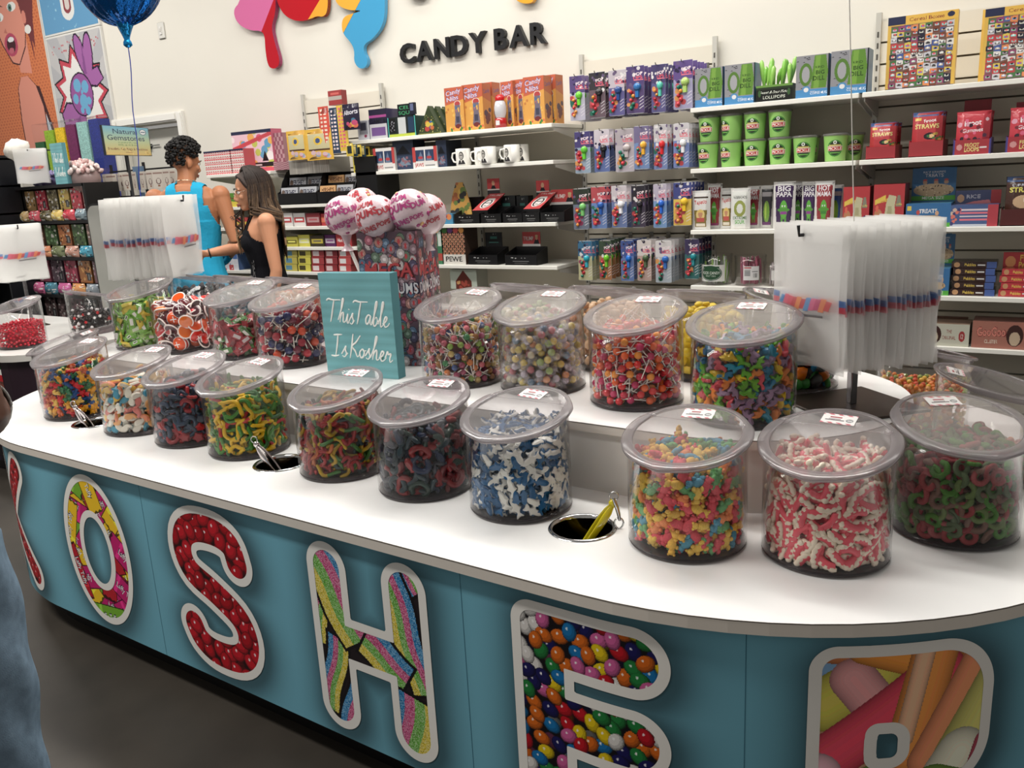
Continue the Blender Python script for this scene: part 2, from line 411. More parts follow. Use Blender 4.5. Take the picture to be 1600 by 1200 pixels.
for k, z in enumerate(ZLL):
    shelf(-5.28, -4.60, z, 'white shelf, %s in the bay behind the woman with long hair' % shelf_names[k])
    if k: shelf(-4.59, -3.87, z, 'white shelf, %s in the bay under the hanging candy strips' % shelf_names[k])
mb = MB(); mb.box(-3.1, -2.36, SHY+.02, SHY+.03, ZL[0]-.03, ZL[0]-.022, (90, 80, 70))

# ------------------------------------------------------------------ lettering and drips on the wall
def wall_xz(px, py, Y=WALLY): p = aty(px, py, Y); return p[0], p[2]
x0, z0 = wall_xz(630, 100); x1, _ = wall_xz(857, 66)
V, F, (tx0, tx1) = text_mesh('CANDY BAR', 0.025, True)
k = (x1-x0)/(tx1-tx0); hz = .118/0.69
cap = .112
word_things = []
cx = x0
widths = {}
pos = x0
# each letter is a thing of its own, standing on the wall
adv = {}
tot = 0
letters = 'CANDY BAR'
ws = []
for ch in letters:
    if ch == ' ': ws.append(.055); continue
    _, _, (a, b) = text_mesh(ch, 0.03, True); ws.append((b-a))
gap = .085
scale = (x1-x0)/(sum(w if ch != ' ' else .26 for w, ch in zip(ws, letters))+gap*7)
for ch, w in zip(letters, ws):
    if ch == ' ': pos += .26*scale; continue
    mb = MB(); mb.text(ch, cap, (0, 0, 0), (1, 0, 0), (0, 0, 1), (34, 34, 36), depth=.03, bold=.03, width=w*scale, align='l')
    mb.build('sign_letter', 'card', loc=(pos, WALLY-.001, z0), label='black raised wall letter %s of the candy bar sign%s' % (ch, '' if ch != 'A' else (', in the first word' if pos < (x0+x1)/2 else ', in the last word')), cat='letter', group='black sign letters on the wall')
    pos += (w+gap)*scale

def wall_shape(name, pts, col, label, th=.03, off=.0, parts=()):
    """flat cut-out letter stood off the wall: outline given by points of the photograph on the wall plane"""
    P = smooth_poly([wall_xz(*p) for p in pts])
    cx = sum(p[0] for p in P)/len(P); cz = sum(p[1] for p in P)/len(P)
    mb = MB(); mb.prism([(a-cx, b-cz) for a, b in P], -th, 0, col, back=(225, 225, 225), smooth=False)
    o = mb.build(name, 'gloss', loc=(cx, WALLY-.0135-off, cz), label=label, cat='sign letter', group='colourful drip letters of the wall logo')
    for pc, la, lb in parts:                          # colour change along a straight cut
        (ax, az), (bx, bz) = wall_xz(*la), wall_xz(*lb); Q = []
        sd = lambda p: (bx-ax)*(p[1]-az)-(bz-az)*(p[0]-ax)
        for i in range(len(P)):
            A, B = P[i], P[(i+1) % len(P)]; u, v = sd(A), sd(B)
            if u >= 0: Q.append(A)
            if (u >= 0) != (v >= 0): t = u/(u-v); Q.append((A[0]+t*(B[0]-A[0]), A[1]+t*(B[1]-A[1])))
        mb = MB(); mb.prism([(a-cx, b-cz) for a, b in Q], -th-.0015, -.002, pc)
        mb.build('colour_facet', 'gloss', o)
    mb = MB(); mb.tube([(0, 0, 0), (0, .012, 0)], .01, 8, (180, 180, 180)); mb.build('standoff', 'metal', o)
    return o
def smooth_poly(P, it=2):
    for _ in range(it):
        Q = []
        for i in range(len(P)):
            a, b = P[i], P[(i+1) % len(P)]
            Q += [(a[0]*.75+b[0]*.25, a[1]*.75+b[1]*.25), (a[0]*.25+b[0]*.75, a[1]*.25+b[1]*.75)]
        P = Q
    return P
wall_shape('drip_letter', [(392, -60), (383, 4), (372, 16), (375, 32), (385, 43), (400, 49), (414, 49), (421, 55), (422, 80), (426, 104), (434, 109), (443, 104), (444, 92), (436, 66), (431, 42), (438, 22), (438, -10), (436, -60)], (203, 104, 152), 'pink and red dripping cut-out letter on the wall', parts=[((176, 12, 32), (440, -12), (414, 55))])
wall_shape('drip_letter', [(440, -50), (437, -5), (446, 18), (458, 30), (475, 35), (492, 31), (503, 26), (511, 28), (518, 22), (520, 0), (515, -50)], (178, 10, 28), 'deep red round cut-out letter with a yellow end on the wall', parts=[((226, 160, 52), (520, -20), (486, 36))])
wall_shape('drip_letter', [(520, -50), (530, 0), (538, 12), (556, 18), (568, 17), (571, 19), (560, 22), (545, 27), (541, 38), (543, 54), (556, 68), (561, 80), (560, 98), (569, 109), (579, 106), (582, 94), (575, 82), (576, 70), (590, 62), (606, 40), (609, 10), (606, -50)], (66, 152, 196), 'blue and yellow dripping cut-out letter on the wall', off=.002, parts=[((232, 166, 60), (541, 58), (582, -20))])
wall_shape('drip_letter', [(632, -60), (640, -6), (650, 0), (660, 1), (672, -4), (680, -60)], (150, 150, 150), 'grey tip of a cut-out letter at the very top of the wall')
wall_shape('drip_letter', [(806, -60), (808, -4), (816, 5), (830, 8), (842, 3), (850, -40)], (226, 160, 52), 'yellow tip of a cut-out letter above the word BAR')

# ------------------------------------------------------------------ pop-art mural boards, far end of the back wall
def mural(px_quad, cv, label, name='mural_board', th=.02, off=0.0):
    (xa, za), (xb, zb) = px_quad
    mb = MB(); mb.box(0, xb-xa, -th, 0, 0, zb-za, (240, 238, 232)); mb.canvas(cv, (0.015, -th-.001, 0.015), (xb-xa-.03, 0, 0), (0, 0, zb-za-.03))
    return mb.build(name, 'card', loc=(xa, WALLY-.001-off, za), label=label, cat='wall art', group='bright pop-art boards on the wall')
XM0, XM1, XM2 = wall_xz(72, 50)[0], wall_xz(160, 42)[0], wall_xz(-30, 60)[0]
zc_top = wall_xz(160, 40)[1]; zc_bot = wall_xz(186, 190)[1]
# candy in a comic burst
cv = Canvas(110, 150, (206, 204, 204))
for i in range(0, 24, 2):
    a0, a1 = i*PI/12, (i+1)*PI/12; cv.poly([(.5, .5), (.5+2*math.cos(a0), .5+2*math.sin(a0)), (.5+2*math.cos(a1), .5+2*math.sin(a1))], (190, 190, 194))
g = random.Random(4)
for sc, c in ((1.0, (28, 24, 30)), (.94, (206, 30, 66)), (.80, (245, 243, 240))):
    pts = []
    for i in range(22):
        a = 2*PI*i/22; r = (.46 if i % 2 == 0 else .33)*sc; pts.append((.5+r*math.cos(a)*1.1, .5+r*math.sin(a)*.95))
    cv.poly(pts, c)
for k in range(60):
    cv.ell(g.uniform(.05, .95), g.choice([g.uniform(.86, .97), g.uniform(.04, .14)]), .01, .007, (206, 60, 80))
for s, c, h in ((.018, (40, 22, 50), 0), (0, (172, 96, 172), 1)):
    cv.ell(.60, .82, .075+s, .17+s, c, .25); cv.ell(.72, .80, .075+s, .18+s, c, -.15); cv.poly([(.52-s, .62), (.62, .66+s), (.86+s, .70+s), (.93+s, .60), (.80, .555-s), (.62, .58-s)], c)
    cv.poly([(.46, .38), (.40, .42+s), (.20-s, .44+s), (.08-s, .36), (.10-s, .27-s), (.26, .26), (.30-s, .10), (.36, .02-s), (.50+s, .04), (.50+s, .20), (.52, .34)], c)
cv.poly([(.60, .66), (.64, .95), (.66, .66)], (140, 70, 146)); cv.poly([(.30, .26), (.42, .34), (.36, .06)], (140, 70, 146))
cv.ell(.5, .5, .215, .185, (40, 22, 50)); cv.ell(.5, .5, .20, .172, (160, 80, 160))
for x, y, r in ((.44, .58, .06), (.58, .56, .055), (.38, .47, .045), (.52, .44, .065), (.62, .44, .035), (.47, .37, .03), (.57, .36, .04), (.51, .52, .02)): cv.ell(x, y, r*1.15, r*.95, (96, 176, 220))
mural(((XM0, zc_bot-.25), (XM1, zc_top)), cv, 'mural board with a purple wrapped candy in a comic burst')
# blue board above it with the bottom of a white-outlined letter
cv = Canvas(90, 90, (84, 158, 206)); cv.dots(26, [(150, 206, 232), (112, 182, 220)], 0, 0, 1, 1, .012, 3)
cv.rect(.38, .22, .62, 1, (240, 240, 236)); cv.ell(.5, .22, .12, .12, (240, 240, 236)); cv.rect(.43, .24, .57, 1, (150, 50, 60)); cv.ell(.5, .24, .07, .07, (150, 50, 60)); cv.rect(.46, .25, .54, 1, (226, 214, 206)); cv.ell(.5, .25, .04, .04, (226, 214, 206))
mural(((XM0, zc_top+.005), (XM1, zc_top+.8)), cv, 'sky blue mural board with the foot of an outlined letter')
# surprised woman on orange dots
cv = Canvas(170, 320, (226, 116, 34))
for i in range(60):
    for j in range(24):
        cv.ell((j+.5*(i % 2))/24, i/60, .012, .005, (200, 88, 20))
sk, ol = (236, 144, 118), (70, 26, 30)
def fp(pts): return [(.55+(x-.43)*.72, .685+(y-.58)*.80) for x, y in pts]
def fe(x, y, rx, ry, c, a=0): cv.ell(.55+(x-.43)*.72, .685+(y-.58)*.80, rx*.72, ry*.80, c, a)
cv.poly([(.55, .0), (.98, .0), (.90, .20), (.80, .40), (.74, .47), (.60, .47)], (206, 220, 232)); cv.poly([(.80, .44), (.84, .43), (1.0, .02), (.98, 0)], ol)
for k_, c_ in ((1.0, ol), (.93, sk)):
    cv.poly([(.665+(x-.665)*k_, y+.06 if y > 0 else y) for x, y in ((.50, -.01), (.80, -.01), (.86, .12), (.86, .26), (.80, .38), (.70, .44), (.60, .44), (.53, .38), (.50, .20))], c_)
cv.poly(fp([(.52, .38), (.50, .50), (.74, .62), (.74, .36)]), sk)
cv.poly(fp([(.22, .98), (.16, .74), (.26, .58), (.40, .45), (.53, .43), (.70, .54), (.80, .72), (.80, 1.0)]), ol)
cv.poly(fp([(.235, .98), (.175, .74), (.275, .585), (.41, .46), (.525, .44), (.69, .55), (.785, .72), (.785, 1.0)]), sk)
cv.poly(fp([(.55, 1.02), (.9, 1.02), (.98, .84), (.92, .70), (.88, .52), (.84, .58), (.84, .44), (.80, .60), (.76, .66), (.70, .84), (.62, .92)]), (122, 40, 44))
cv.rect(0, .97, 1, 1, (122, 40, 44))
fe(.30, .78, .075, .03, (250, 250, 246)); fe(.28, .775, .035, .024, (96, 140, 130)); fe(.28, .775, .014, .010, (20, 20, 20))
fe(.56, .83, .085, .032, (250, 250, 246)); fe(.53, .825, .038, .026, (96, 140, 130)); fe(.53, .825, .015, .011, (20, 20, 20))
cv.poly(fp([(.2, .84), (.32, .87), (.40, .84), (.32, .855)]), ol); cv.poly(fp([(.46, .90), (.60, .93), (.70, .88), (.58, .91)]), ol)
fe(.43, .58, .13, .080, (196, 40, 90)); fe(.43, .58, .085, .058, (70, 12, 30)); fe(.44, .615, .06, .018, (250, 250, 250)); fe(.42, .54, .05, .02, (206, 90, 110))
cv.poly(fp([(.37, .70), (.33, .67), (.40, .66)]), (206, 110, 90)); fe(.80, .655, .06, .030, (248, 246, 240)); fe(.765, .74, .04, .045, (230, 130, 108))
mural(((XM2-.12, zc_bot-.30), (XM0-.01, zc_top+.52)), cv, 'orange dotted mural board of a shocked comic-style woman')
# board beyond it: teal dots and yellow sweep
cv = Canvas(60, 160, (110, 176, 178)); cv.dots(200, [(60, 130, 140), (220, 230, 226)], 0, .4, 1, 1, .012, 8); cv.poly([(0, .0), (.3, .0), (.75, .28), (.9, .5), (.6, .5), (.2, .3)], (236, 190, 40)); cv.poly([(.6, .48), (.75, .3), (.85, .3), (.95, .5)], (120, 24, 30)); cv.stripe(9, [(40, 96, 110), (110, 176, 178)], .3, 0, .2); cv.poly([(0, 0), (.45, 0), (.3, .16), (0, .2)], (240, 238, 232))
mural(((XM2-.9, zc_bot-.30), (XM2-.13, zc_top+.52)), cv, 'teal and yellow mural board at the far end of the wall')
# ------------------------------------------------------------------ the long round-ended candy counter
TH = math.radians(-2); PVX, PVY = -.656, 2.129
XL, TR, TZ, TIER = -2.08, .877, .69, .865
counter = empty('candy_counter', (PVX, PVY, 0), TH, label='long round-ended candy counter, blue printed front and white top', cat='counter')
TM = Matrix.Translation((PVX, PVY, 0)) @ Matrix.Rotation(TH, 4, 'Z')
def tloc(x, y, z): return tuple(TM @ Vector((x, y, z)))
def stad(R, xl=XL, xr=0.0, n=40, yc=0.0):
    P = [(xr+R*math.cos(-PI/2+PI*i/n), yc+R*math.sin(-PI/2+PI*i/n)) for i in range(n+1)]
    return P+[(xl+R*math.cos(PI/2+PI*i/n), yc+R*math.sin(PI/2+PI*i/n)) for i in range(n+1)]
def slab(R0, z0, z1, col, edge, xl=XL, xr=0.0, b=.0015, holes=(), yc=0):
    """white slab with a pale edge band; round holes cut right through"""
    me = bmesh.new(); P = stad(R0, xl, xr, 40, yc)
    mb = MB()
    rings = [[(x, y, z0) for x, y in P], [(x, y, z1) for x, y in P]]
    mb.loft(rings, edge, 0, False, not holes, not holes)
    if not holes: mb.c[-1] = lin(col)
    else:
        vs = [me.verts.new((x, y, z1)) for x, y in P]; es = [me.edges.new((vs[i], vs[(i+1) % len(vs)])) for i in range(len(vs))]
        for hx, hy, hr in holes:
            hv = [me.verts.new((hx+hr*math.cos(2*PI*i/28), hy+hr*math.sin(2*PI*i/28), z1)) for i in range(28)]
            es += [me.edges.new((hv[i], hv[(i+1) % 28])) for i in range(28)]
        bmesh.ops.triangle_fill(me, edges=es, use_beauty=True)
        me.verts.index_update()
        mb.add([tuple(v.co) for v in me.verts], [tuple(v.index for v in (f.verts if f.normal.z > 0 else reversed(f.verts))) for f in me.faces], col)
    me.free()
    # dark seam line under the surface sheet
    Q = stad(R0+.0008, xl, xr, 40, yc); mb.loft([[(x, y, z1-.0022) for x, y in Q], [(x, y, z1-.0006) for x, y in Q]], (90, 84, 78), 0, False, False, False)
    return mb
HOLES = []
_Mi = TM.inverted()
for px, py, rr in ((146, 661, .062), (438, 724, .068), (910, 825, .067)):
    w = atz(px, py, TZ); l = _Mi @ Vector(w); HOLES.append((l.x, l.y, rr))
slab(TR, TZ-.026, TZ, (244, 244, 243), (222, 214, 204), holes=HOLES).build('countertop', 'laminate', counter)
# front panel, unrolled: s along the panel, z up
PR = TR-.022
def panel_pt(s, z, off=0.0):
    R = PR+off
    if s > 0: a = -PI/2+s/PR; return (R*math.cos(a), R*math.sin(a), z)
    if s < XL: a = -PI/2+(s-XL)/PR; return (XL+R*math.cos(a), R*math.sin(a), z)
    return (s, -R, z)
def cap(p, a, b, r):
    ax, az = a; bx, bz = b; dx, dz = bx-ax, bz-az
    t = np.clip(((p[0]-ax)*dx+(p[1]-az)*dz)/(dx*dx+dz*dz+1e-12), 0, 1)
    return np.hypot(p[0]-ax-t*dx, p[1]-az-t*dz)-r
def rbox(p, cx, cz, hx, hz, r):
    qx = np.abs(p[0]-cx)-hx+r; qz = np.abs(p[1]-cz)-hz+r
    return np.hypot(np.maximum(qx, 0), np.maximum(qz, 0))+np.minimum(np.maximum(qx, qz), 0)-r
def path_sdf(p, pts, r): return np.minimum.reduce([cap(p, pts[i], pts[i+1], r) for i in range(len(pts)-1)])
S_PATH = [(.115, .115), (.108, .15), (.075, .18), (.03, .1875), (-.04, .1875), (-.085, .175), (-.115, .14), (-.12, .10), (-.105, .06), (-.07, .03), (0, .005), (.07, -.025), (.105, -.06), (.12, -.10), (.115, -.14), (.085, -.175), (.04, -.1875), (-.04, -.1875), (-.08, -.17), (-.11, -.14), (-.118, -.12)]
def _cr(P, k=4):
    out = []
    for i in range(len(P)-1):
        p0, p1, p2, p3 = P[max(i-1, 0)], P[i], P[i+1], P[min(i+2, len(P)-1)]
        for j in range(k):
            t = j/k; out.append(tuple(.5*(2*p1[q]+(-p0[q]+p2[q])*t+(2*p0[q]-5*p1[q]+4*p2[q]-p3[q])*t*t+(-p0[q]+3*p1[q]-3*p2[q]+p3[q])*t**3) for q in (0, 1)))
    return out+[P[-1]]
S_PATH = _cr([(.115, .115), (.098, .163), (.04, .1875), (-.05, .185), (-.105, .155), (-.12, .10), (-.09, .045), (.0, .005), (.09, -.045), (.12, -.10), (.105, -.155), (.05, -.185), (-.04, -.1875), (-.095, -.163), (-.116, -.125)])
def sd_ell(p, a, b):
    k = np.hypot(p[0]/a, p[1]/b); g = np.hypot(p[0]/a**2, p[1]/b**2)+1e-9; return (k-1)*k/g
SDF = {
 'O': lambda p: np.maximum(sd_ell(p, .180, .252), -sd_ell(p, .070, .112)),
 'S': lambda p: path_sdf(p, S_PATH, .064),
 'H': lambda p: np.minimum.reduce([cap(p, (-.122, -.187), (-.122, .187), .066), cap(p, (.122, -.187), (.122, .187), .066), rbox(p, 0, 0, .122, .066, .001)]),
 'E': lambda p: np.minimum.reduce([rbox(p, -.10, 0, .072, .252, .05), cap(p, (-.09, .176), (.094, .176), .076), cap(p, (-.09, 0), (.094, 0), .076), cap(p, (-.09, -.176), (.094, -.176), .076)]),
 'R': lambda p: np.maximum(np.minimum.reduce([rbox(p, 0, .095, .172, .157, .11), rbox(p, -.10, 0, .072, .252, .05), cap(p, (.02, -.02), (.10, -.19), .068)]), -np.minimum(rbox(p, -.036, .050, .012, .025, .002), rbox(p, -.030, .050, .019, .025, .014))),
 'K': lambda p: np.minimum.reduce([cap(p, (-.115, -.187), (-.115, .187), .064), cap(p, (-.08, 0), (.11, .19), .064), cap(p, (-.08, .0), (.12, -.19), .064)]),
}
LET = [('K', -2.335), ('O', -1.752), ('S', -1.170), ('H', -.587), ('E', -.002), ('R', .578)]
LZ = .383
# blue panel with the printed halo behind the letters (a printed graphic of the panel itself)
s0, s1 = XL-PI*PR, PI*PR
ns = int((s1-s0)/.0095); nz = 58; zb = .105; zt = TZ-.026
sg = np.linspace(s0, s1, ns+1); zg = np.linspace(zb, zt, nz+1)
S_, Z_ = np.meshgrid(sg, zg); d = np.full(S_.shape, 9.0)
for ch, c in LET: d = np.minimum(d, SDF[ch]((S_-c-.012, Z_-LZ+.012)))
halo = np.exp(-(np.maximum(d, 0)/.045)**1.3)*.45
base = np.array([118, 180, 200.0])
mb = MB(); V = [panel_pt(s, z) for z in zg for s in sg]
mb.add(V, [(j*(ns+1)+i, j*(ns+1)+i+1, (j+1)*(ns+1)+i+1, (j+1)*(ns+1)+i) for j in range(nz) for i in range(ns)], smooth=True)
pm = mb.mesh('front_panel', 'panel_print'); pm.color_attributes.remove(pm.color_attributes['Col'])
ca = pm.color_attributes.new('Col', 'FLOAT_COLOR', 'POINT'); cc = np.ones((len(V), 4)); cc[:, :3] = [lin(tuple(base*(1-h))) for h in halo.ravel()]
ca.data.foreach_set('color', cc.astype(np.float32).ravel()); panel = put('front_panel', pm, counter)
for sx in (-1.46, -.30, .30):
    mb = MB(); mb.add([panel_pt(sx-.0008, zb, .0004), panel_pt(sx+.0008, zb, .0004), panel_pt(sx+.0008, zt, .0004), panel_pt(sx-.0008, zt, .0004)], [(0, 1, 2, 3)], (64, 116, 136)); mb.build('panel_seam', 'panel_print', panel)
mb = MB(); Q = stad(PR-.07); mb.loft([[(x, y, 0) for x, y in Q], [(x, y, zb+.01) for x, y in Q]], (24, 22, 22), 0, False, False, False); mb.build('toe_kick', 'card', counter)
mb = MB(); Q = stad(PR-.005); mb.loft([[(x, y, zb) for x, y in Q], [(x, y, zb+.004) for x, y in Q]], (60, 56, 52), 0, False, True, True); mb.build('bottom_board', 'card', counter)

def clip_region(fs, x0, x1, z0, z1, h):
    """polygons of the region where every field of fs >= 0, cut smoothly along the contours of a grid"""
    xs = np.arange(x0, x1+h, h); zs = np.arange(z0, z1+h, h); X, Z = np.meshgrid(xs, zs); FV = [f((X, Z)) for f in fs]
    verts = []; faces = []
    for j in range(len(zs)-1):
        for i in range(len(xs)-1):
            cr = ((j, i), (j, i+1), (j+1, i+1), (j+1, i)); vals = [[F_[a] for a in cr] for F_ in FV]
            if any(max(v) < 0 for v in vals): continue
            poly = [(X[a], Z[a], *[v[k] for v in vals]) for k, a in enumerate(cr)]
            for q in range(len(fs)):
                if all(p[2+q] >= 0 for p in poly): continue
                out = []
                for k in range(len(poly)):
                    A, B = poly[k], poly[(k+1) % len(poly)]
                    if A[2+q] >= 0: out.append(A)
                    if (A[2+q] >= 0) != (B[2+q] >= 0):
                        t = A[2+q]/(A[2+q]-B[2+q]); out.append(tuple(A[m]+t*(B[m]-A[m]) for m in range(len(A))))
                poly = out
                if len(poly) < 3: break
            if len(poly) >= 3:
                k = len(verts); verts += [(p[0], p[1]) for p in poly]; faces.append(tuple(range(k, k+len(poly))))
    return verts, faces

def pic_beans(w, h, cols, r, seed, dark=(38, 4, 8), e=1.25, n=None):
    cv = Canvas(w, h, dark); g = random.Random(seed); m = .37
    pts = []
    tries = 0
    while tries < 6000:
        tries += 1
        x, y = g.uniform(0, .38), g.uniform(0, .52)
        if all((x-a)**2+(y-b)**2 > (r*1.42)**2 for a, b in pts[-400:]): pts.append((x, y))
    lay = [(g.uniform(0, .38), g.uniform(0, .52), 1) for _ in range(60)]+[(x, y, 0) for x, y in pts]
    for x, y, deep in lay:
        c = g.choice(cols); a = g.uniform(0, 3.1); k = .45 if deep else 1
        u, v = x/.38, y/.52
        for sc, f in ((1.0, .42), (.94, .68), (.84, .86), (.66, 1.0)):
            cv.ell(u-.004*(1-sc)*8, v+.006*(1-sc)*4, r*sc/.38, r*e*sc/.52, tuple(t*f*k for t in c), a)
        if not deep:
            cv.ell(u-.3*r/.38, v+.35*r/.52, r*.17/.38, r*.2/.52, tuple(t*.35+165 for t in c)); cv.ell(u-.3*r/.38, v+.35*r/.52, r*.08/.38, r*.1/.52, (250, 245, 245))
    return cv
def pic_belts(w, h):
    cv = Canvas(w, h, (34, 26, 30)); g = random.Random(5); st = [(228, 204, 60), (110, 180, 70), (206, 78, 130), (40, 128, 186)]
    bl = [(.20, .86, .2, .9, .12), (.86, .95, .2, 2.2, .1), (.06, .62, .34, 1.45, .13), (.14, .30, .42, 1.30, .13), (.44, .62, .18, -.9, .1), (.66, .30, .3, 1.9, .13), (.24, .74, .50, -1.02, .25), (.62, .80, .40, -1.2, .14), (.80, .68, .64, -1.28, .16), (.34, .18, .40, 1.25, .16), (.62, .48, .28, -.55, .20), (.78, .14, .40, 1.38, .24)]
    for x, y, L, a, wd in bl:
        dx = (cv.X-x)*.38; dy = (cv.Y-y)*.52; u = dx*math.cos(a)+dy*math.sin(a); v = -dx*math.sin(a)+dy*math.cos(a)+.006*np.sin(u*30)
        m = (abs(u) < L*.26) & (abs(v) < wd*.26)
        i = np.clip(((v/(wd*.52)+.5)*4).astype(int), 0, 3)
        cv.fill((abs(u) < L*.26+.008) & (abs(v) < wd*.26+.009), (20, 14, 18))
        for k in range(4): cv.fill(m & (i == k), st[k])
    rs = np.random.RandomState(3); nz = rs.rand(h, w); live = cv.a.sum(axis=2) > 130
    cv.a[live & (nz > .62)] = cv.a[live & (nz > .62)]*.55+110
    cv.a[live & (nz < .22)] *= .78
    return cv
def pic_wraps(w, h):
    cv = Canvas(w, h, (40, 16, 18)); g = random.Random(11)
    cs = [(240, 196, 40), (196, 30, 110), (120, 176, 50), (186, 28, 44), (240, 196, 40), (196, 30, 110)]
    for k in range(46):
        x, y, a = g.random(), g.random(), g.uniform(0, 3.1); c = cs[k % 6]; L, wd = .19, .074
        if k > 39: x, y, a = ((.5, .93, -1.2), (.93, .5, -.6), (.12, .62, 1.2), (.82, .28, -.5), (.5, .06, .1), (.12, .3, 1.9))[k-40]
        def R(u, v): return (x+(u*math.cos(a)-v*math.sin(a))/.38, y+(u*math.sin(a)+v*math.cos(a))/.52)
        cv.poly([R(-L/2-.004, -wd/2-.004), R(L/2+.004, -wd/2-.004), R(L/2+.004, wd/2+.004), R(-L/2-.004, wd/2+.004)], tuple(t*.35 for t in c))
        zig = [R(-L/2+(.006 if i % 2 else 0), -wd/2+wd*i/6) for i in range(7)]; zag = [R(L/2-(.006 if i % 2 else 0), wd/2-wd*i/6) for i in range(7)]
        cv.poly(zig+zag, c)
        cv.poly([R(-L*.3, -wd*.5), R(-L*.22, -wd*.5), R(-L*.18, wd*.5), R(-L*.26, wd*.5)], tuple(min(255, t*1.15+20) for t in c))
        cx, cy = R(0, -.011); t_ = 'Laffy Taffy'
        cv.text(t_, cx, cy, .046, (30, 22, 50), .06, .27, rot=a if math.cos(a) > 0 else a+PI)
        cv.text(t_, cx, cy, .040, (250, 250, 250), .0, .25, rot=a if math.cos(a) > 0 else a+PI)
    return cv
def pic_cables(w, h):
    cv = Canvas(w, h, (90, 96, 60)); g = random.Random(2)
    L = [((0, .05), (1, .2), .3, (120, 130, 90)), ((0, .6), (.2, .5), .3, (196, 150, 120)), ((-.1, .93), (.35, .9), .22, (120, 156, 196)), ((.12, .76), (.36, .88), .20, (206, 196, 90)), ((0, .3), (.6, .45), .26, (150, 180, 90)),
         ((.15, 1.02), (.9, .97), .20, (226, 140, 90)), ((.25, .86), (.5, .62), .16, (226, 160, 160)), ((.30, .98), (.7, .88), .13, (232, 150, 70)), ((.9, .1), (1, .5), .2, (206, 90, 100)), ((-.1, .40), (.66, .86), .19, (226, 80, 100)), ((-.1, .37), (.10, .49), .17, (240, 190, 200)),
         ((.66, 1.05), (.52, .56), .17, (236, 150, 80)), ((.60, 1.02), (.50, .62), .07, (240, 186, 150)), ((.95, 1.02), (.62, .52), .14, (236, 150, 110)), ((1.02, .82), (.80, .52), .22, (212, 206, 120)), ((.80, .53), (.74, .46), .20, (232, 228, 206)), ((.66, .4), (1.0, .3), .2, (130, 170, 80)), ((.95, .55), (.78, .1), .12, (206, 90, 110)), ((.5, .05), (.9, .22), .15, (226, 222, 200)), ((.1, .1), (.5, .3), .18, (190, 150, 70))]
    for (ax, ay), (bx, by), r, c in L:
        dx, dy = (bx-ax)*.38, (by-ay)*.52; px, py = (cv.X-ax)*.38, (cv.Y-ay)*.52
        t = np.clip((px*dx+py*dy)/(dx*dx+dy*dy), 0, 1); dd = np.hypot(px-t*dx, py-t*dy)/(r*.26); m = dd < 1
        lum = .62+.5*np.sqrt(np.clip(1-dd**2, 0, 1)); col = np.array(c)
        val = np.clip(col[None, None]*lum[:, :, None], 0, 255); val = np.round(val/8)*8
        cv.a[m] = val[m]
    return cv
PICS = {'K': lambda: pic_beans(150, 204, [(186, 18, 34)], .020, 3), 'S': lambda: pic_beans(180, 250, [(186, 18, 34), (170, 12, 28), (196, 24, 40)], .0245, 2),
        'O': lambda: pic_wraps(200, 280), 'H': lambda: pic_belts(190, 264), 'R': lambda: pic_cables(250, 344),
        'E': lambda: pic_beans(210, 290, [(188, 22, 36), (226, 196, 26), (22, 112, 172), (204, 96, 152), (34, 124, 60), (24, 22, 84), (222, 218, 214), (212, 104, 28), (24, 22, 84)], .0165, 9, dark=(16, 10, 16))}
for ch, c in LET:
    f = SDF[ch]
    v, fc = clip_region([lambda p: -f(p), lambda p: f(p)+.0225], -.2, .2, -.27, .27, .0042)
    mb = MB(); mb.add([panel_pt(c+a, LZ+b, .0012) for a, b in v], fc, (240, 237, 231))
    o = mb.build('panel_letter', 'panel_print', counter, label='white-outlined printed letter %s filled with a candy photograph' % ch)
    cv = PICS[ch](); cv.mask = f(((cv.X-.5)*.38, (cv.Y-.5)*.52)) < -.019
    mb = MB(); mb.canvas(cv, (0, 0, 0), (1, 0, 0), (0, 0, 1), bend=lambda u, w: panel_pt(c+(u-.5)*.38, LZ+(w-.5)*.52, .0006))
    mb.build('letter_picture', 'panel_print', o)

# raised middle tier
TRR = .413; TXL = XL-.17
mb = MB(); Q = stad(TRR-.012, TXL, 0); mb.loft([[(x, y, TZ) for x, y in Q], [(x, y, TIER-.02) for x, y in Q]], (214, 212, 208), 0, False, False, False); mb.build('tier_riser', 'laminate', counter)
slab(TRR, TIER-.022, TIER, (244, 244, 243), (222, 216, 208), xl=TXL).build('tier_top', 'laminate', counter)
# ------------------------------------------------------------------ sweets, one mesh per shape
def puff(out, th, ca, cb=None, ins=.72, mid=1.0, m=0):
    """soft pillow-shaped sweet from an outline in (x, y); ca above, cb below"""
    mb = MB(); cx = sum(p[0] for p in out)/len(out); cy = sum(p[1] for p in out)/len(out)
    def ring(k, z): return [(cx+(x-cx)*k, cy+(y-cy)*k, z) for x, y in out]
    mb.loft([ring(ins, -th/2), ring(.93*mid, -th*.36), ring(1, -th*.05)], cb or ca, m, True, True, False)
    mb.loft([ring(1, -th*.05), ring(.93*mid, th*.36), ring(ins, th/2)], ca, m, True, False, True)
    return mb
def blob(pts, it=2): return smooth_poly(pts, it)
def sc(pts, k): return [(x*k, y*k) for x, y in pts]
SHARK = sc([(-2.4, .1), (-1.9, .75), (-1.0, .85), (-.4, .75), (.1, 1.5), (.5, .7), (1.3, .45), (2.0, 1.2), (2.3, 1.1), (1.95, .2), (2.3, -.5), (1.9, -.55), (1.4, 0), (.6, -.35), (.2, -1.05), (-.2, -.5), (-1.2, -.5), (-2.0, -.3)], .0098)
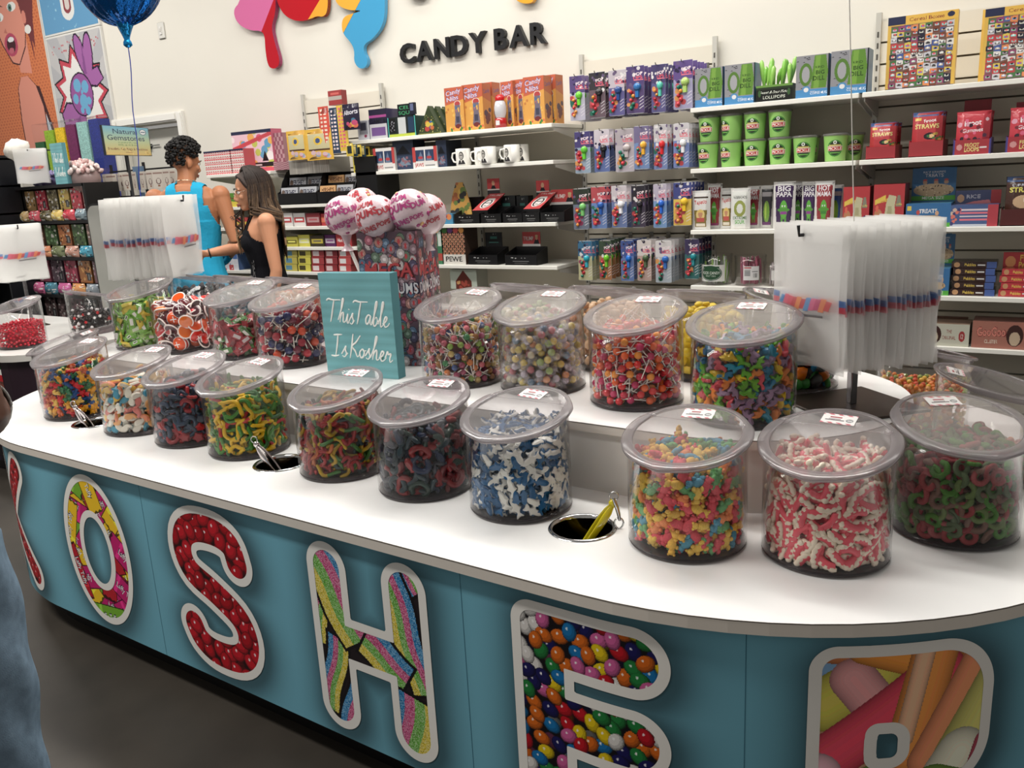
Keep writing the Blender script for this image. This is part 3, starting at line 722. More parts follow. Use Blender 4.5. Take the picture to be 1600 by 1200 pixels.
DINO = sc([(-2.2, 1.4), (-1.6, 1.7), (-1.0, 1.2), (-.7, .4), (.2, .7), (1.2, .5), (1.9, -.1), (2.5, -.9), (2.2, -1.1), (1.4, -.6), (1.1, -1.4), (.6, -1.4), (.4, -.7), (-.3, -.7), (-.5, -1.4), (-1.0, -1.4), (-1.1, -.4), (-1.5, .6), (-2.3, .9)], .0082)
WHALE = sc([(-2, -.2), (-1.7, .7), (-.7, 1.1), (.5, .8), (1.3, .1), (1.7, .9), (2.2, .8), (1.9, -.1), (1.2, -.9), (0, -1.1), (-1.4, -.9)], .0095)
STAR = [(0.017*(1.0 if i % 2 == 0 else .62)*math.cos(2*PI*i/10), 0.017*(1.0 if i % 2 == 0 else .62)*math.sin(2*PI*i/10)) for i in range(10)]
W3 = (255, 255, 255)
def m_shark(): return puff(blob(SHARK, 1), .010, (14, 92, 142), (236, 236, 228))
def m_dino(): return puff(blob(DINO, 1), .013, W3)
def m_whale(a, b): return lambda: puff(blob(WHALE, 1), .013, a, b)
def m_star(): return puff(blob(STAR, 1), .012, W3)
def m_fish(): return puff(blob(sc([(-2, 0), (-1.2, .7), (.2, .8), (1.2, .2), (1.9, .9), (1.9, -.9), (1.2, -.2), (.2, -.8), (-1.2, -.7)], .009), 1), .012, W3)
def m_bear():
    mb = MB()
    mb.ball((0, 0, 0), (.0135, .0088, .0068), nu=10, nv=6); mb.ball((.0155, 0, .001), (.0068, .0068, .006), nu=8, nv=6)
    for s in (-1, 1):
        mb.ball((.0205, s*.0052, 0), .0030, nu=6, nv=4); mb.ball((.0065, s*.0085, .0025), (.0045, .0038, .0042), nu=6, nv=4)
        mb.ball((-.0105, s*.0070, .0025), (.0065, .0042, .005), nu=6, nv=5)
    return mb
def m_worm(a, b, seed=0, L=.07, r=.0046):
    def f():
        g = random.Random(seed); mb = MB(); n = 14; A = g.uniform(.006, .011); ph = g.uniform(0, 6); B = g.uniform(.8, 1.5)
        P = [((i/(n-1)-.5)*L*.8, A*math.sin(ph+B*2*PI*i/(n-1)), .002*math.sin(i)) for i in range(n)]
        mb.tube(P, [r*(.55 if i in (0, n-1) else (1.0 if i % 2 else .86)) for i in range(n)], 7, a, cols=[a if i < n/2 else b for i in range(n-1)])
        mb.c[-1] = lin(b); return mb
    return f
def m_ring():
    mb = MB(); n = 14; R, r = .0125, .0052
    P = [[((R+r*math.cos(2*PI*j/8)*1.1)*math.cos(2*PI*i/n), (R+r*math.cos(2*PI*j/8)*1.1)*math.sin(2*PI*i/n), r*.8*math.sin(2*PI*j/8)) for j in range(8)] for i in range(n)]
    v = [p for q in P for p in q]; f = [(i*8+j, ((i+1) % n)*8+j, ((i+1) % n)*8+(j+1) % 8, i*8+(j+1) % 8) for i in range(n) for j in range(8)]
    mb.add(v, f, W3, 0, True); return mb
def m_hook():
    mb = MB(); P = [(.0165*math.cos(a)-.002, .013*math.sin(a), .0012*math.sin(3*a)) for a in [i*.42-1.2 for i in range(12)]]
    P.append((P[-1][0]+.006, P[-1][1]-.009, 0)); mb.tube(P, [.004]+[.0062]*11+[.0045], 7, W3); return mb
def m_teeth():
    mb = MB(); n = 9; A = [-.75+i*1.5/(n-1) for i in range(n)]
    P = [(.032*math.sin(a), .030*(math.cos(a)-.85), 0) for a in A]
    mb.tube(P, [.0060]+[.0086]*7+[.0060], 8, (236, 98, 112), flat=.62, up=(0, 0, 1))
    A = [-.66+i*1.32/16 for i in range(17)]
    mb.tube([(.0440*math.sin(a), .0415*(math.cos(a)-.80)-.0005, .0008) for a in A], [.0036]+[.0068 if i % 3 else .0050 for i in range(1, 16)]+[.0036], 8, (246, 234, 212), flat=.84, up=(0, 0, 1))
    return mb
def m_taffy(c, stripe=(250, 250, 245)):
    def f():
        mb = MB(); L, w, t = .017, .0095, .0038
        n = 7; rings = []
        for x, kw, kt in ((-L-.009, 1.05, .12), (-L-.004, .9, .15), (-L, .8, .8), (-L*.7, 1, 1), (L*.7, 1, 1), (L, .8, .8), (L+.004, .9, .15), (L+.009, 1.05, .12)):
            rings.append([(x, w*kw*math.cos(q*PI/4+PI/8)*1.08, t*kt*math.sin(q*PI/4+PI/8)*1.08) for q in range(8)])
        mb.loft(rings, c, 0, False)
        mb.add([(-.008, -.004, t+.0003), (.009, -.004, t+.0003), (.009, .0045, t+.0003), (-.008, .0045, t+.0003)], [(0, 1, 2, 3)], stripe)
        mb.add([(-.006, -.002, t+.0005), (.007, -.002, t+.0005), (.007, .002, t+.0005), (-.006, .002, t+.0005)], [(0, 1, 2, 3)], tuple(x*.5 for x in c))
        mb.add([(-.011, -.005, -t-.0003), (.011, -.005, -t-.0003), (.011, .005, -t-.0003), (-.011, .005, -t-.0003)], [(3, 2, 1, 0)], stripe)
        return mb
    return f
def m_wrapball():
    mb = MB(); mb.ball((0, 0, 0), .0105, W3, 0, 12, 8)
    for s in (-1, 1):
        r = [[(s*(.0095+q*.0040), (.002+q*.0036*(1+.25*math.sin(3*j)))*math.cos(2*PI*j/9), (.002+q*.0030)*math.sin(2*PI*j/9)*(1 if j % 2 else .5)) for j in range(9)] for q in range(4)]
        mb.loft(r, (240, 236, 246), 1, False, False, False)
    n = 9; mb.ball((0, 0, 0), (.0125, .0118, .0118), (240, 236, 246), 1, 9, 6, fn=lambda d: 1+.06*math.sin(7*d[0]+5*d[1]))
    return mb
def m_pop(r=.0115, L=.062, wrap=True, spots=None):
    def f():
        mb = MB(); mb.ball((0, 0, 0), (r, r, r*.95), W3, 0, 11, 8, colf=(lambda p: spots if (int(p.x*700) + int(p.y*800)) % 4 == 0 else W3) if spots else None)
        mb.tube([(r*.8, 0, 0), (r+.004, 0, 0), (r+.010, 0, 0)], [r*.45, r*.25, r*.5], 7, (235, 225, 228), 1 if wrap else 0)
        mb.tube([(r*.7, 0, 0), (r*.7+L, 0, 0)], .0016, 6, (238, 230, 220), 2); return mb
    return f
def m_slice():
    mb = MB(); mb.lathe([(.0008, .007), (.010, .006), (.016, .002), (.018, -.002)], 16, W3, 0); mb.lathe([(.018, -.002), (.0195, -.003), (.0195, -.005), (.0165, -.0055)], 16, (244, 232, 226), 1); mb.lathe([(.0165, -.0055), (.010, -.0065), (.0005, -.0068)], 16, W3, 0)
    mb.add([(-.008, -.0012, .0074), (.008, -.0012, .0074), (.008, .0012, .0074), (-.008, .0012, .0074)], [(0, 1, 2, 3)], (250, 245, 240), 1)
    mb.add([(-.0012, -.008, .0072), (.0012, -.008, .0072), (.0012, .008, .0072), (-.0012, .008, .0072)], [(0, 1, 2, 3)], (250, 245, 240), 1); return mb
def m_bead(r=.006):
    def f(): mb = MB(); mb.ball((0, 0, 0), r, W3, 0, 8, 6); return mb
    return f
def m_chunk():
    mb = MB(); mb.ball((0, 0, 0), (.015, .012, .009), W3, 0, 8, 6, fn=lambda d: 1+.16*math.sin(5*d[0]+2)*math.sin(4*d[1]+1)); return mb

# ------------------------------------------------------------------ the clear canister: body, base, lid with rim and price sticker
JR, JF, JB = .1215, .198, .2575
def jtop(y): return (JF+JB)/2+(JB-JF)/2*(y/JR)
def jar_body_mesh():
    mb = MB(); n = 64
    def ring(R, zf): return [(R*math.cos(2*PI*j/n), R*math.sin(2*PI*j/n), zf(R*math.sin(2*PI*j/n))) for j in range(n)]
    mb.loft([ring(JR-.004, lambda y: .004), ring(JR, lambda y: .010), ring(JR, jtop), ring(JR-.0028, jtop), ring(JR-.0028, lambda y: .010)], (255, 255, 255), 0, True, False, False)
    return mb.mesh('jar_wall', 'acrylic')
def jar_base_mesh():
    mb = MB(); mb.lathe([(.0005, .0), (JR-.009, 0), (JR-.002, .003), (JR+.0003, .0075), (JR-.003, .010), (.0005, .0085)], 56, (255, 255, 255), 0); return mb.mesh('jar_base', 'acrylic_base')
TILT = math.atan2(JB-JF, 2*JR)
def lidpt(a, R, h): return (R*math.cos(a), R*math.sin(a)/math.cos(TILT), h)
def lid_rim_mesh():
    mb = MB(); n = 72
    prof_f = [(-.0125, .0018), (-.0115, .0042), (-.0095, .0050), (-.001, .0036), (.0085, .0044), (.0118, .0022), (.0118, -.0025), (.004, -.0035), (.0035, -.010), (.0012, -.010), (.0005, -.002), (-.0105, -.0005)]
    rings = []
    for dr, h in prof_f+[prof_f[0]]:
        r = []
        for j in range(n):
            a = 2*PI*j/n; back = max(0, min(1, (math.sin(a)-.35)*4)); k = 1-back*.62
            tab = .006*math.exp(-((a-1.5*PI)/.16)**2) if dr > .005 and h > -.004 else 0
            r.append(lidpt(a, JR+(dr if dr > 0 else dr*k)*(1 if dr < 0 else (1-.5*back))+tab, h*(1-.4*back)))
        rings.append(r)
    mb.loft(rings, (255, 255, 255), 0, True, False, False); return mb.mesh('lid_rim', 'acrylic_rim')
def lid_disc_mesh():
    mb = MB(); n = 56
    for h in (.0012, .0032):
        P = [lidpt(2*PI*j/n, JR-.006, h) for j in range(n)]; mb.add(P, [tuple(range(n))])
    # hinge groove across the back third, with its two barrels
    w = (JR-.012)*math.cos(math.asin(.42)); y = JR*.42
    mb.box(-w, w, y-.0012, y+.0012, .0030, .0044)
    for s in (-1, 1): mb.tube([(s*w-.009*s, y, .006), (s*w+.006*s, y, .006)], .0042, 8)
    return mb.mesh('lid_panel', 'acrylic_lid')
def sticker_mesh(seed):
    cv = Canvas(34, 20, (246, 244, 242)); g = random.Random(seed)
    cv.stripe(9, [(214, 90, 110), (246, 240, 240)], .6, .88, 1.01); cv.stripe(9, [(214, 90, 110), (246, 240, 240)], .6, -.01, .12)
    w = g.uniform(.25, .45); cv.rect(.4-w/2, .58, .4+w/2, .72, (170, 40, 60)); cv.rect(.12, .30, .66, .40, (90, 80, 84)); cv.rect(.2, .44, .55, .5, (120, 100, 104)); cv.ell(.82, .42, .11, .17, (150, 150, 152)); cv.rect(.76, .38, .88, .46, (230, 230, 230))
    mb = MB(); mb.box(-.033, .033, -.019, .019, 0, .0006, (246, 244, 242)); mb.canvas(cv, (-.033, -.019, .0008), (.066, 0, 0), (0, .038, 0)); return mb.mesh('price_sticker', 'card')
JM = [jar_body_mesh(), jar_base_mesh(), lid_rim_mesh(), lid_disc_mesh()]
def jar(X, Y, z, phi, label, lid=True, name='candy_jar', seed=0, group='slant-topped clear candy jars'):
    """phi: compass angle (radians) the low front edge faces; -pi/2 looks at the viewer's side of the counter"""
    e = empty(name, (X, Y, z+.0012), phi+PI/2, label=label, cat='candy jar', group=group)
    put('jar_wall', JM[0], e); put('jar_base', JM[1], e, loc=(0, 0, 0))
    if lid:
        M = Matrix.Translation((0, 0, (JF+JB)/2+.002)) @ Matrix.Rotation(TILT, 4, 'X')
        r = put('lid', JM[2], e, M=M, label='grey-rimmed hinged clear lid'); put('lid_panel', JM[3], r)
        g = random.Random(seed)
        put('price_sticker', sticker_mesh(seed), r, loc=(g.uniform(-.012, .012), JR*.68, .0036), rot=(0, 0, g.uniform(-.12, .12)), label='white and pink price sticker')
    return e

def _frame(n, rng, jit):
    """rotation whose z axis is near n, long axis turned at random about it"""
    n = Vector(n).normalized()
    if jit >= 3: n = Vector((rng.gauss(0, 1), rng.gauss(0, 1), rng.gauss(0, 1))).normalized()
    else: n = (n+Vector((rng.gauss(0, 1), rng.gauss(0, 1), rng.gauss(0, 1)))*jit).normalized()
    a = n.orthogonal().normalized(); b = n.cross(a); t = rng.uniform(0, 2*PI); x = a*math.cos(t)+b*math.sin(t); y = n.cross(x)
    return Matrix((x, y, n)).transposed()
def scatter(w, h, d, rng, wrap=True, tries=26):
    cells = {}; out = []; n = int(w*h/(d*d)*tries/4)
    for _ in range(n):
        x, y = rng.uniform(0, w), rng.uniform(0, h); i, j = int(x/d), int(y/d); ok = True; ni = max(1, int(w/d))
        for a in (-1, 0, 1):
            for b in (-1, 0, 1):
                for (p, q) in cells.get(((i+a) % (ni+1), j+b), ()):
                    dx = abs(p-x); dx = min(dx, w-dx) if wrap else dx
                    if dx*dx+(q-y)**2 < d*d: ok = False; break
                if not ok: break
            if not ok: break
        if ok: cells.setdefault((i % (ni+1), j), []).append((x, y)); out.append((x, y))
    return out
def fill(j, name, label, meshes, mats, palette, half, level, seed, group, d=None, cat='sweet', maxn=260, tilt=.25, free=False, Rin=None, slope=.5, cap_=None, layers=3, jit=.28, core=(90, 60, 60), mound=.012, band=None, k=1.0, flip=True):
    """heap sweets in a jar: those that can be seen from the shop side are objects, the hidden rest is one pile"""
    a, b, c = [q*k for q in half]; rng = random.Random(seed); Rin = Rin or (JR-.0045); d = (d or math.sqrt(half[0]*half[1])*1.32)*(1+(k-1)*.8)
    if free: free *= k
    jm = Matrix.Translation(j.location) @ Matrix.Rotation(j.rotation_euler[2], 4, 'Z'); ji = jm.inverted()
    cam_l = ji @ Vector((0, 0, CAMZ)); cdir = Vector((cam_l.x, cam_l.y, 0)).normalized()
    me = []; hulls = []
    for f in meshes:
        q = f(); o3 = (0, 0, 0)
        if not free: o3 = [(max(p[i] for p in q.v)+min(p[i] for p in q.v))/2 for i in range(3)]
        q.v = [((x-o3[0])*k, (y-o3[1])*k, (z-o3[2])*k) for x, y, z in q.v]; me.append(q.mesh(name, mats)); hulls.append(np.array(q.v))
    pts = []; z0 = .0095
    def lev(x, y): return level+slope*.2*(y)+mound*math.cos(x*26)*math.cos(y*22+1)+.004*math.sin(x*90+seed)
    sag = a*a/(2*Rin)
    r_out = Rin-c-sag*.9-(.0015 if not free else a-c)
    for L in range(layers):
        r = r_out-L*(c*1.5+.001)
        if r < .02: break
        for (s, z) in scatter(2*PI*r, level*1.25, d*(1 if L == 0 else 1.08), rng):
            t = s/r; x, y = r*math.cos(t), r*math.sin(t); zz = z+z0+b*.6
            if zz > lev(x, y)-c*.5 or zz < z0+b*.5: continue
            jj = rng.uniform(0, c*.5); x *= (r-jj)/r; y *= (r-jj)/r
            vis = cdir.x*math.cos(t)+cdir.y*math.sin(t)
            pts.append((L*10+(0 if vis > -.1 else 5), (x, y, zz), _frame((math.cos(t), math.sin(t), 0), rng, jit if not free else 9)))
    for L in range(2):
        for (u, v) in scatter(2*Rin, 2*Rin, d*1.02, rng, False):
            x, y = u-Rin, v-Rin; rr = math.hypot(x, y)
            if rr > Rin-a*.92: continue
            pts.append((L*8, (x, y, lev(x, y)-L*c*2.0-rng.uniform(0, c*.4)+c*.2), _frame((0, 0, 1), rng, .42 if not free else 9)))
    pts.sort(key=lambda p: p[0]); n_ind = 0; pile = MB()
    R0 = max(.01, Rin-c*5.2); pile.lathe([(.001, z0), (R0, z0), (R0, level-c*5), (.001, level-c*4.6)], 20, core, 0)
    ch = (free and [])
    for pr, p, Rm in pts:
        m = rng.randrange(len(me)); col = None
        if flip and rng.random() < .5: Rm = Rm @ Matrix.Rotation(PI, 3, 'X')
        if palette:
            pal = palette
            if band: pal = palette[0] if band(p, rng) else palette[1]
            col = rng.choice(pal)
        if free:                                     # sticks must stay inside the jar
            best = None; want = rng.random() < .6
            for _ in range(30):
                q = Vector(p)+Rm.col[0]*free; lim = Rin-.004; qr = math.hypot(q.x, q.y)
                if qr < lim and q.z > z0+.003 and q.z < jtop(q.y)-.004 and (best is None or qr > best[0]):
                    best = (qr, Rm)
                    if not want: break
                Rm = _frame((0, 0, 1), rng, 9)
            if best is None: continue
            Rm = best[1]
        w3 = hulls[m] @ np.array(Rm).T+np.array(p); rr = np.hypot(w3[:, 0], w3[:, 1]); ex = float(rr.max())-(JR-.0034)
        if ex > 0:                                   # nothing pokes through the wall
            h = math.hypot(p[0], p[1]) or 1e-6; ex = min(ex*1.15, h); p = (p[0]-p[0]/h*ex, p[1]-p[1]/h*ex, p[2])
        lo = float(w3[:, 2].min())-z0
        if lo < 0: p = (p[0], p[1], p[2]-lo)
        if n_ind < maxn and pr < 9 and pr not in (5,):
            M = jm @ Matrix.Translation(p) @ Rm.to_4x4()
            o = bpy.data.objects.new(name, me[m]); COL.objects.link(o); o.matrix_world = M
            if col: o.color = (*lin(col), 1)
            o['label'] = label; o['category'] = cat; o['group'] = group; n_ind += 1
        else:
            mm = me[m]; key = mm.name
            if key not in _raw:
                ca = np.zeros(len(mm.loops)*4, np.float32); mm.color_attributes['Col'].data.foreach_get('color', ca); ca = ca.reshape(-1, 4)
                _raw[key] = ([tuple(v.co) for v in mm.vertices], [tuple(q.vertices) for q in mm.polygons], [tuple(ca[q.loop_start][:3]) for q in mm.polygons], [q.material_index for q in mm.polygons])
            V, Fc, Cc, Mi = _raw[key]; pl_ = mats.index('plain') if 'plain' in mats else -1; T = Matrix.Translation(p) @ Rm.to_4x4(); o_ = len(pile.v); k = lin(col) if col else (1, 1, 1)
            pile.v.extend([tuple(T @ Vector(v)) for v in V]); pile.f.extend([tuple(i+o_ for i in f_) for f_ in Fc])
            pile.c.extend([(c_[0]*k[0], c_[1]*k[1], c_[2]*k[2]) if mi_ != pl_ else c_ for c_, mi_ in zip(Cc, Mi)]); pile.m.extend(Mi); pile.s.extend([True]*len(Fc))
    o = put(name+'_pile', pile.mesh(name+'_pile', mats), None, label=label.replace('one of the ', '').split(' in the ')[0]+', the deeper heap in the '+label.split(' in the ', 1)[-1], cat='sweets', kind='stuff')
    o.matrix_world = jm
    return n_ind
_raw = {}
GUM, SUG = ['gummy'], ['sugar']
F = -PI/2+TH
def J(n, px, label, lid=True, phi=F): return None
# counter-level row, from the far end of the counter to the near end
P0 = {}
pal_bear = [(196, 30, 40), (226, 160, 30), (228, 188, 90), (24, 110, 60), (20, 70, 130), (214, 96, 40)]
rows = [
 ('j0', -3.200, 1.775, TZ, 'clear candy jar mostly hidden at the far end of the counter front row'),
 ('j1', -2.962, 1.656, TZ, 'clear candy jar of assorted gummy bears by the farthest steel cup'),
 ('j2', -2.553, 1.630, TZ, 'clear candy jar of pastel two-tone gummies'),
 ('j3', -2.268, 1.622, TZ, 'clear candy jar of dark blue and red gummies'),
 ('j4', -2.000, 1.615, TZ, 'clear candy jar of green and yellow gummy worms'),
 ('j5', -1.600, 1.600, TZ, 'clear candy jar of red and yellow gummy worms below the teal sign'),
 ('j6', -1.302, 1.585, TZ, 'clear candy jar of dark red, blue and green gummies'),
 ('j7', -1.011, 1.578, TZ, 'clear candy jar of blue and white gummy sharks'),
 ('j8', -.592, 1.562, TZ, 'clear candy jar of pastel sugared gummy bears'),
 ('j9', -.328, 1.625, TZ, 'clear candy jar of pink and white gummy teeth'),
 ('j10', -.120, 1.850, TZ, 'clear candy jar of red and green sugared rings'),
 ('k1', -3.050, 2.030, TIER, 'clear candy jar of lime and yellow wrapped chews'),
 ('k2', -2.800, 2.035, TIER, 'open clear candy jar of wrapped fruit slices, no lid'),
 ('k3', -2.470, 2.040, TIER, 'clear candy jar of red and green wrapped sweets holding a clear scoop'),
 ('k4', -2.180, 1.996, TIER, 'clear candy jar of red and navy lollipops beside the teal sign'),
 ('k5', -1.455, 1.985, TIER, 'clear candy jar of small mixed lollipops just right of the teal sign'),
 ('k6', -1.186, 2.000, TIER, 'clear candy jar of yellow and orange wrapped balls'),
 ('k7', -.880, 1.960, TIER, 'clear candy jar of red and orange lollipops with white sticks'),
 ('k8', -.586, 1.914, TIER, 'clear candy jar of bright gummy dinosaurs'),
 ('m1', -.56, 2.250, TIER, 'clear candy jar half hidden behind the large bag stack'),
]
JARS = {}
for i, (k, x, y, z, lb) in enumerate(rows):
    ph = {'j10': -1.0, 'j0': -2.0, 'm1': 0.3}.get(k, F)
    JARS[k] = jar(x, y, z, ph, lb, lid=(k != 'k2'), seed=i)
def FJ(key, *a, **kw): return fill(JARS[key], *a, **kw)
def L(what, k): return 'one of the %s in the %s' % (what, dict((r[0], r[4]) for r in rows)[k].replace('clear candy jar of', 'jar of').replace('open jar', 'jar'))
def LB(what, where): return '%s in the %s' % (what, where)
FJ('j7', 'gummy_shark', 'blue and white gummy shark in the jar nearest the open steel cup', [m_shark], GUM, None, (.023, .012, .005), .190, 71, 'gummy sharks in their jar', d=.0175, core=(40, 80, 110), k=1.12)
FJ('j8', 'sugared_bear', 'pastel sugared gummy bear in the jar beside the gummy teeth', [m_bear], SUG, [(240, 200, 92), (240, 204, 100), (238, 190, 84), (226, 98, 108), (216, 84, 96), (116, 180, 120), (92, 160, 186), (240, 150, 96)], (.021, .012, .007), .190, 81, 'sugared bears in their jar', d=.0185, core=(200, 150, 90), k=1.12)
FJ('j9', 'gummy_teeth', 'pink and white gummy teeth in the largest-looking jar at the counter corner', [m_teeth], GUM, None, (.028, .013, .006), .192, 91, 'gummy teeth in their jar', d=.0185, core=(200, 90, 100), k=1.0)
FJ('j10', 'sugared_ring', 'red or green sugared gummy loop in the jar at the round end of the counter', [m_hook, m_ring], SUG, [(140, 58, 60), (126, 46, 52), (96, 116, 66), (84, 100, 70), (112, 84, 72), (150, 74, 74), (70, 120, 44)], (.019, .016, .006), .180, 101, 'sugared loops in their jar', d=.0185, core=(90, 70, 50), k=1.0)
FJ('j6', 'dark_gummy', 'dark red, blue or green gummy in the jar right of the red and yellow worms', [m_hook, m_fish, m_worm(W3, W3, 4, .05, .005)], GUM, [(106, 16, 22), (130, 22, 26), (14, 34, 66), (12, 48, 36), (18, 46, 54), (24, 30, 46)], (.021, .012, .006), .18, 61, 'dark gummies in their jar', d=.0195, core=(20, 24, 30), k=1.3)
Y_, R_, G_, O_, B_ = (226, 184, 24), (186, 26, 30), (60, 130, 30), (220, 110, 26), (20, 70, 110)
FJ('j5', 'gummy_worm', 'red and yellow gummy worm in the jar directly below the teal sign', [m_worm(R_, Y_, 1), m_worm(Y_, G_, 2), m_worm(R_, O_, 3), m_worm((20, 60, 60), R_, 5), m_worm(R_, R_, 7)], GUM, [(205, 205, 205)], (.030, .010, .005), .182, 51, 'gummy worms below the teal sign', d=.0195, core=(90, 30, 16), k=1.25)
FJ('j4', 'gummy_worm', 'green and yellow gummy worm in the jar left of the red and yellow worms', [m_worm(G_, Y_, 1), m_worm(Y_, Y_, 2), m_worm(G_, (110, 150, 30), 3), m_worm(Y_, R_, 6), m_worm((60, 110, 60), G_, 8)], GUM, [(255, 255, 255)], (.030, .010, .005), .182, 41, 'gummy worms by the middle steel cup', d=.0195, core=(60, 90, 30), k=1.35)
FJ('j3', 'blue_red_gummy', 'navy or red gummy in the jar between the pastel gummies and the green worms', [m_hook, m_star, m_worm(W3, W3, 9, .045, .005)], GUM, [(28, 50, 78), (24, 42, 66), (34, 56, 80), (176, 30, 36), (150, 26, 36)], (.020, .013, .006), .182, 31, 'navy and red gummies in their jar', d=.0195, core=(30, 30, 44), k=1.2)
FJ('j2', 'two_tone_gummy', 'pastel two-tone gummy in the jar second from the far end', [m_whale((64, 146, 172), (240, 236, 220)), m_whale((236, 190, 80), (240, 150, 110)), m_whale((240, 236, 220), (230, 140, 130)), m_whale((70, 140, 160), (240, 180, 120)), m_whale((238, 200, 110), (236, 232, 214))], GUM, None, (.019, .011, .0065), .17, 21, 'two-tone gummies in their jar', d=.0185, core=(160, 150, 130), k=1.1)
FJ('j1', 'gummy_bear', 'translucent gummy bear in the jar by the farthest steel cup', [m_bear], GUM, pal_bear, (.021, .012, .007), .182, 11, 'gummy bears in their jar', d=.0195, core=(70, 60, 30), k=1.15)
FJ('j0', 'peach_gummy', 'pale peach gummy in the jar hidden at the far end of the counter', [m_star], SUG, [(232, 190, 160), (226, 120, 90), (236, 214, 196)], (.017, .017, .006), .12, 10, 'peach gummies in the hidden jar', d=.024, maxn=80, layers=2, core=(190, 150, 120), k=1.2)
FJ('k8', 'gummy_dinosaur', 'bright gummy dinosaur in the raised jar beside the large bag stack', [m_dino], GUM, [(96, 168, 36), (110, 180, 40), (26, 134, 160), (30, 120, 160), (226, 190, 40), (226, 130, 50), (214, 76, 90), (140, 110, 140), (150, 120, 150)], (.020, .013, .0065), .195, 88, 'gummy dinosaurs in their jar', d=.0175, core=(90, 110, 50), k=1.12)
FJ('k7', 'lollipop', 'red or orange lollipop on a white stick in the raised jar beside the dinosaurs', [m_pop(.0125, .064)], ['gloss', 'clear_wrap', 'plain'], [(206, 26, 40), (196, 30, 60), (226, 92, 30), (214, 40, 40), (236, 150, 50), (190, 30, 90)], (.0125, .0125, .0125), .190, 77, 'red and orange lollipops in their jar', d=.0225, free=.072, layers=2, core=(120, 40, 24), jit=9, band=None, k=.82)
FJ('k6', 'wrapped_ball', 'yellow or orange ball in clear wrap in the raised jar of wrapped balls', [m_wrapball], ['gloss', 'clear_wrap'], [(226, 196, 30), (222, 200, 60), (228, 140, 36), (226, 196, 30), (150, 180, 60), (186, 60, 70), (226, 196, 120), (200, 190, 150), (190, 180, 190), (60, 120, 150)], (.0135, .0135, .0115), .185, 66, 'wrapped balls in their jar', d=.0225, layers=3, core=(150, 130, 90), jit=9, k=1.0)
FJ('k5', 'small_lollipop', 'small mixed-colour lollipop in the raised jar right of the teal sign', [m_pop(.0105, .05, spots=(236, 220, 214))], ['gloss', 'clear_wrap', 'plain'], [(176, 84, 100), (150, 60, 90), (206, 120, 60), (130, 160, 70), (60, 130, 80), (206, 180, 110), (150, 100, 50), (206, 110, 120), (70, 90, 140)], (.0105, .0105, .0105), .180, 55, 'small lollipops in their jar', d=.0205, free=.058, layers=2, core=(120, 80, 80), jit=9, k=.95)
FJ('k4', 'round_lollipop', 'glossy red or navy lollipop in the raised jar left of the teal sign', [m_pop(.0145, .06)], ['gloss', 'clear_wrap', 'plain'], [(150, 20, 44), (170, 24, 50), (190, 30, 50), (24, 30, 80), (26, 34, 90), (206, 70, 30), (110, 20, 50)], (.0145, .0145, .0145), .185, 44, 'red and navy lollipops in their jar', d=.0265, free=.070, layers=2, core=(60, 16, 30), jit=9, k=1.05)
FJ('k3', 'wrapped_sweet', 'red or green foil-wrapped sweet in the raised jar holding a scoop', [m_taffy((176, 20, 40), (230, 220, 220)), m_taffy((60, 120, 40), (240, 240, 230)), m_taffy((150, 16, 36), (120, 20, 30))], ['wrapper'], None, (.024, .010, .005), .120, 33, 'red and green wrapped sweets in their jar', d=.021, core=(80, 20, 24), k=1.2)
FJ('k2', 'fruit_slice', 'orange, red or dark fruit slice in the open jar without a lid', [m_slice], ['gloss', 'plain'], [(226, 80, 20), (206, 40, 30), (228, 110, 30), (60, 14, 20), (90, 16, 24), (186, 20, 30), (70, 14, 30)], (.0195, .0195, .006), .185, 22, 'fruit slices in the open jar', d=.028, core=(110, 24, 16), jit=.4, k=1.45)
FJ('k1', 'wrapped_chew', 'lime green or yellow wrapped chew in the raised jar farthest from the teal sign', [m_taffy((120, 190, 50)), m_taffy((130, 196, 60)), m_taffy((110, 176, 50)), m_taffy((150, 200, 90), (220, 230, 200)), m_taffy((118, 186, 56)), m_taffy((96, 160, 50), (40, 60, 30)), m_taffy((232, 208, 40), (240, 220, 60))], ['wrapper'], None, (.026, .010, .005), .180, 12, 'lime wrapped chews in their jar', d=.021, core=(80, 130, 30), k=1.2)
FJ('m1', 'neon_gummy', 'neon gummy in the raised jar half hidden behind the large bag stack', [m_worm(W3, W3, 4, .05, .006), m_chunk], GUM, [(190, 40, 40), (30, 120, 160), (226, 120, 30), (60, 60, 60), (60, 150, 60)], (.02, .011, .006), .13, 13, 'neon gummies half hidden by the bags', d=.022, maxn=90, layers=2, core=(60, 40, 40), k=1.4)
# clear scoop lying in the red and green sweets
j = JARS['k3']; mb = MB(); n = 12
for r_, sgn in ((.026, 1), (.0245, -1)):
    R_s = [[(r_*math.cos(PI+PI*q/n), y, r_*math.sin(PI+PI*q/n)+.02) for q in range(n+1)] for y in (-.045, .03)]
    mb.loft(R_s, (255, 255, 255), 0, True, False, False, closed=False)
mb.loft([[(.026*math.cos(PI+PI*q/n)*k, .03+.004*(1-k), .026*math.sin(PI+PI*q/n)*k+.02) for q in range(n+1)] for k in (1, .3)], (255, 255, 255), 0, True, False, False, closed=False)
mb.tube([(0, .03, .016), (0, .06, .03), (0, .10, .034)], [.006, .005, .006], 8)
mb.build('candy_scoop', 'acrylic_lid', loc=(j.location.x-.02, j.location.y-.02, TIER+.150), rot=(.12, -.2, -1.9), label='clear plastic scoop lying on the red and green wrapped sweets', cat='scoop')

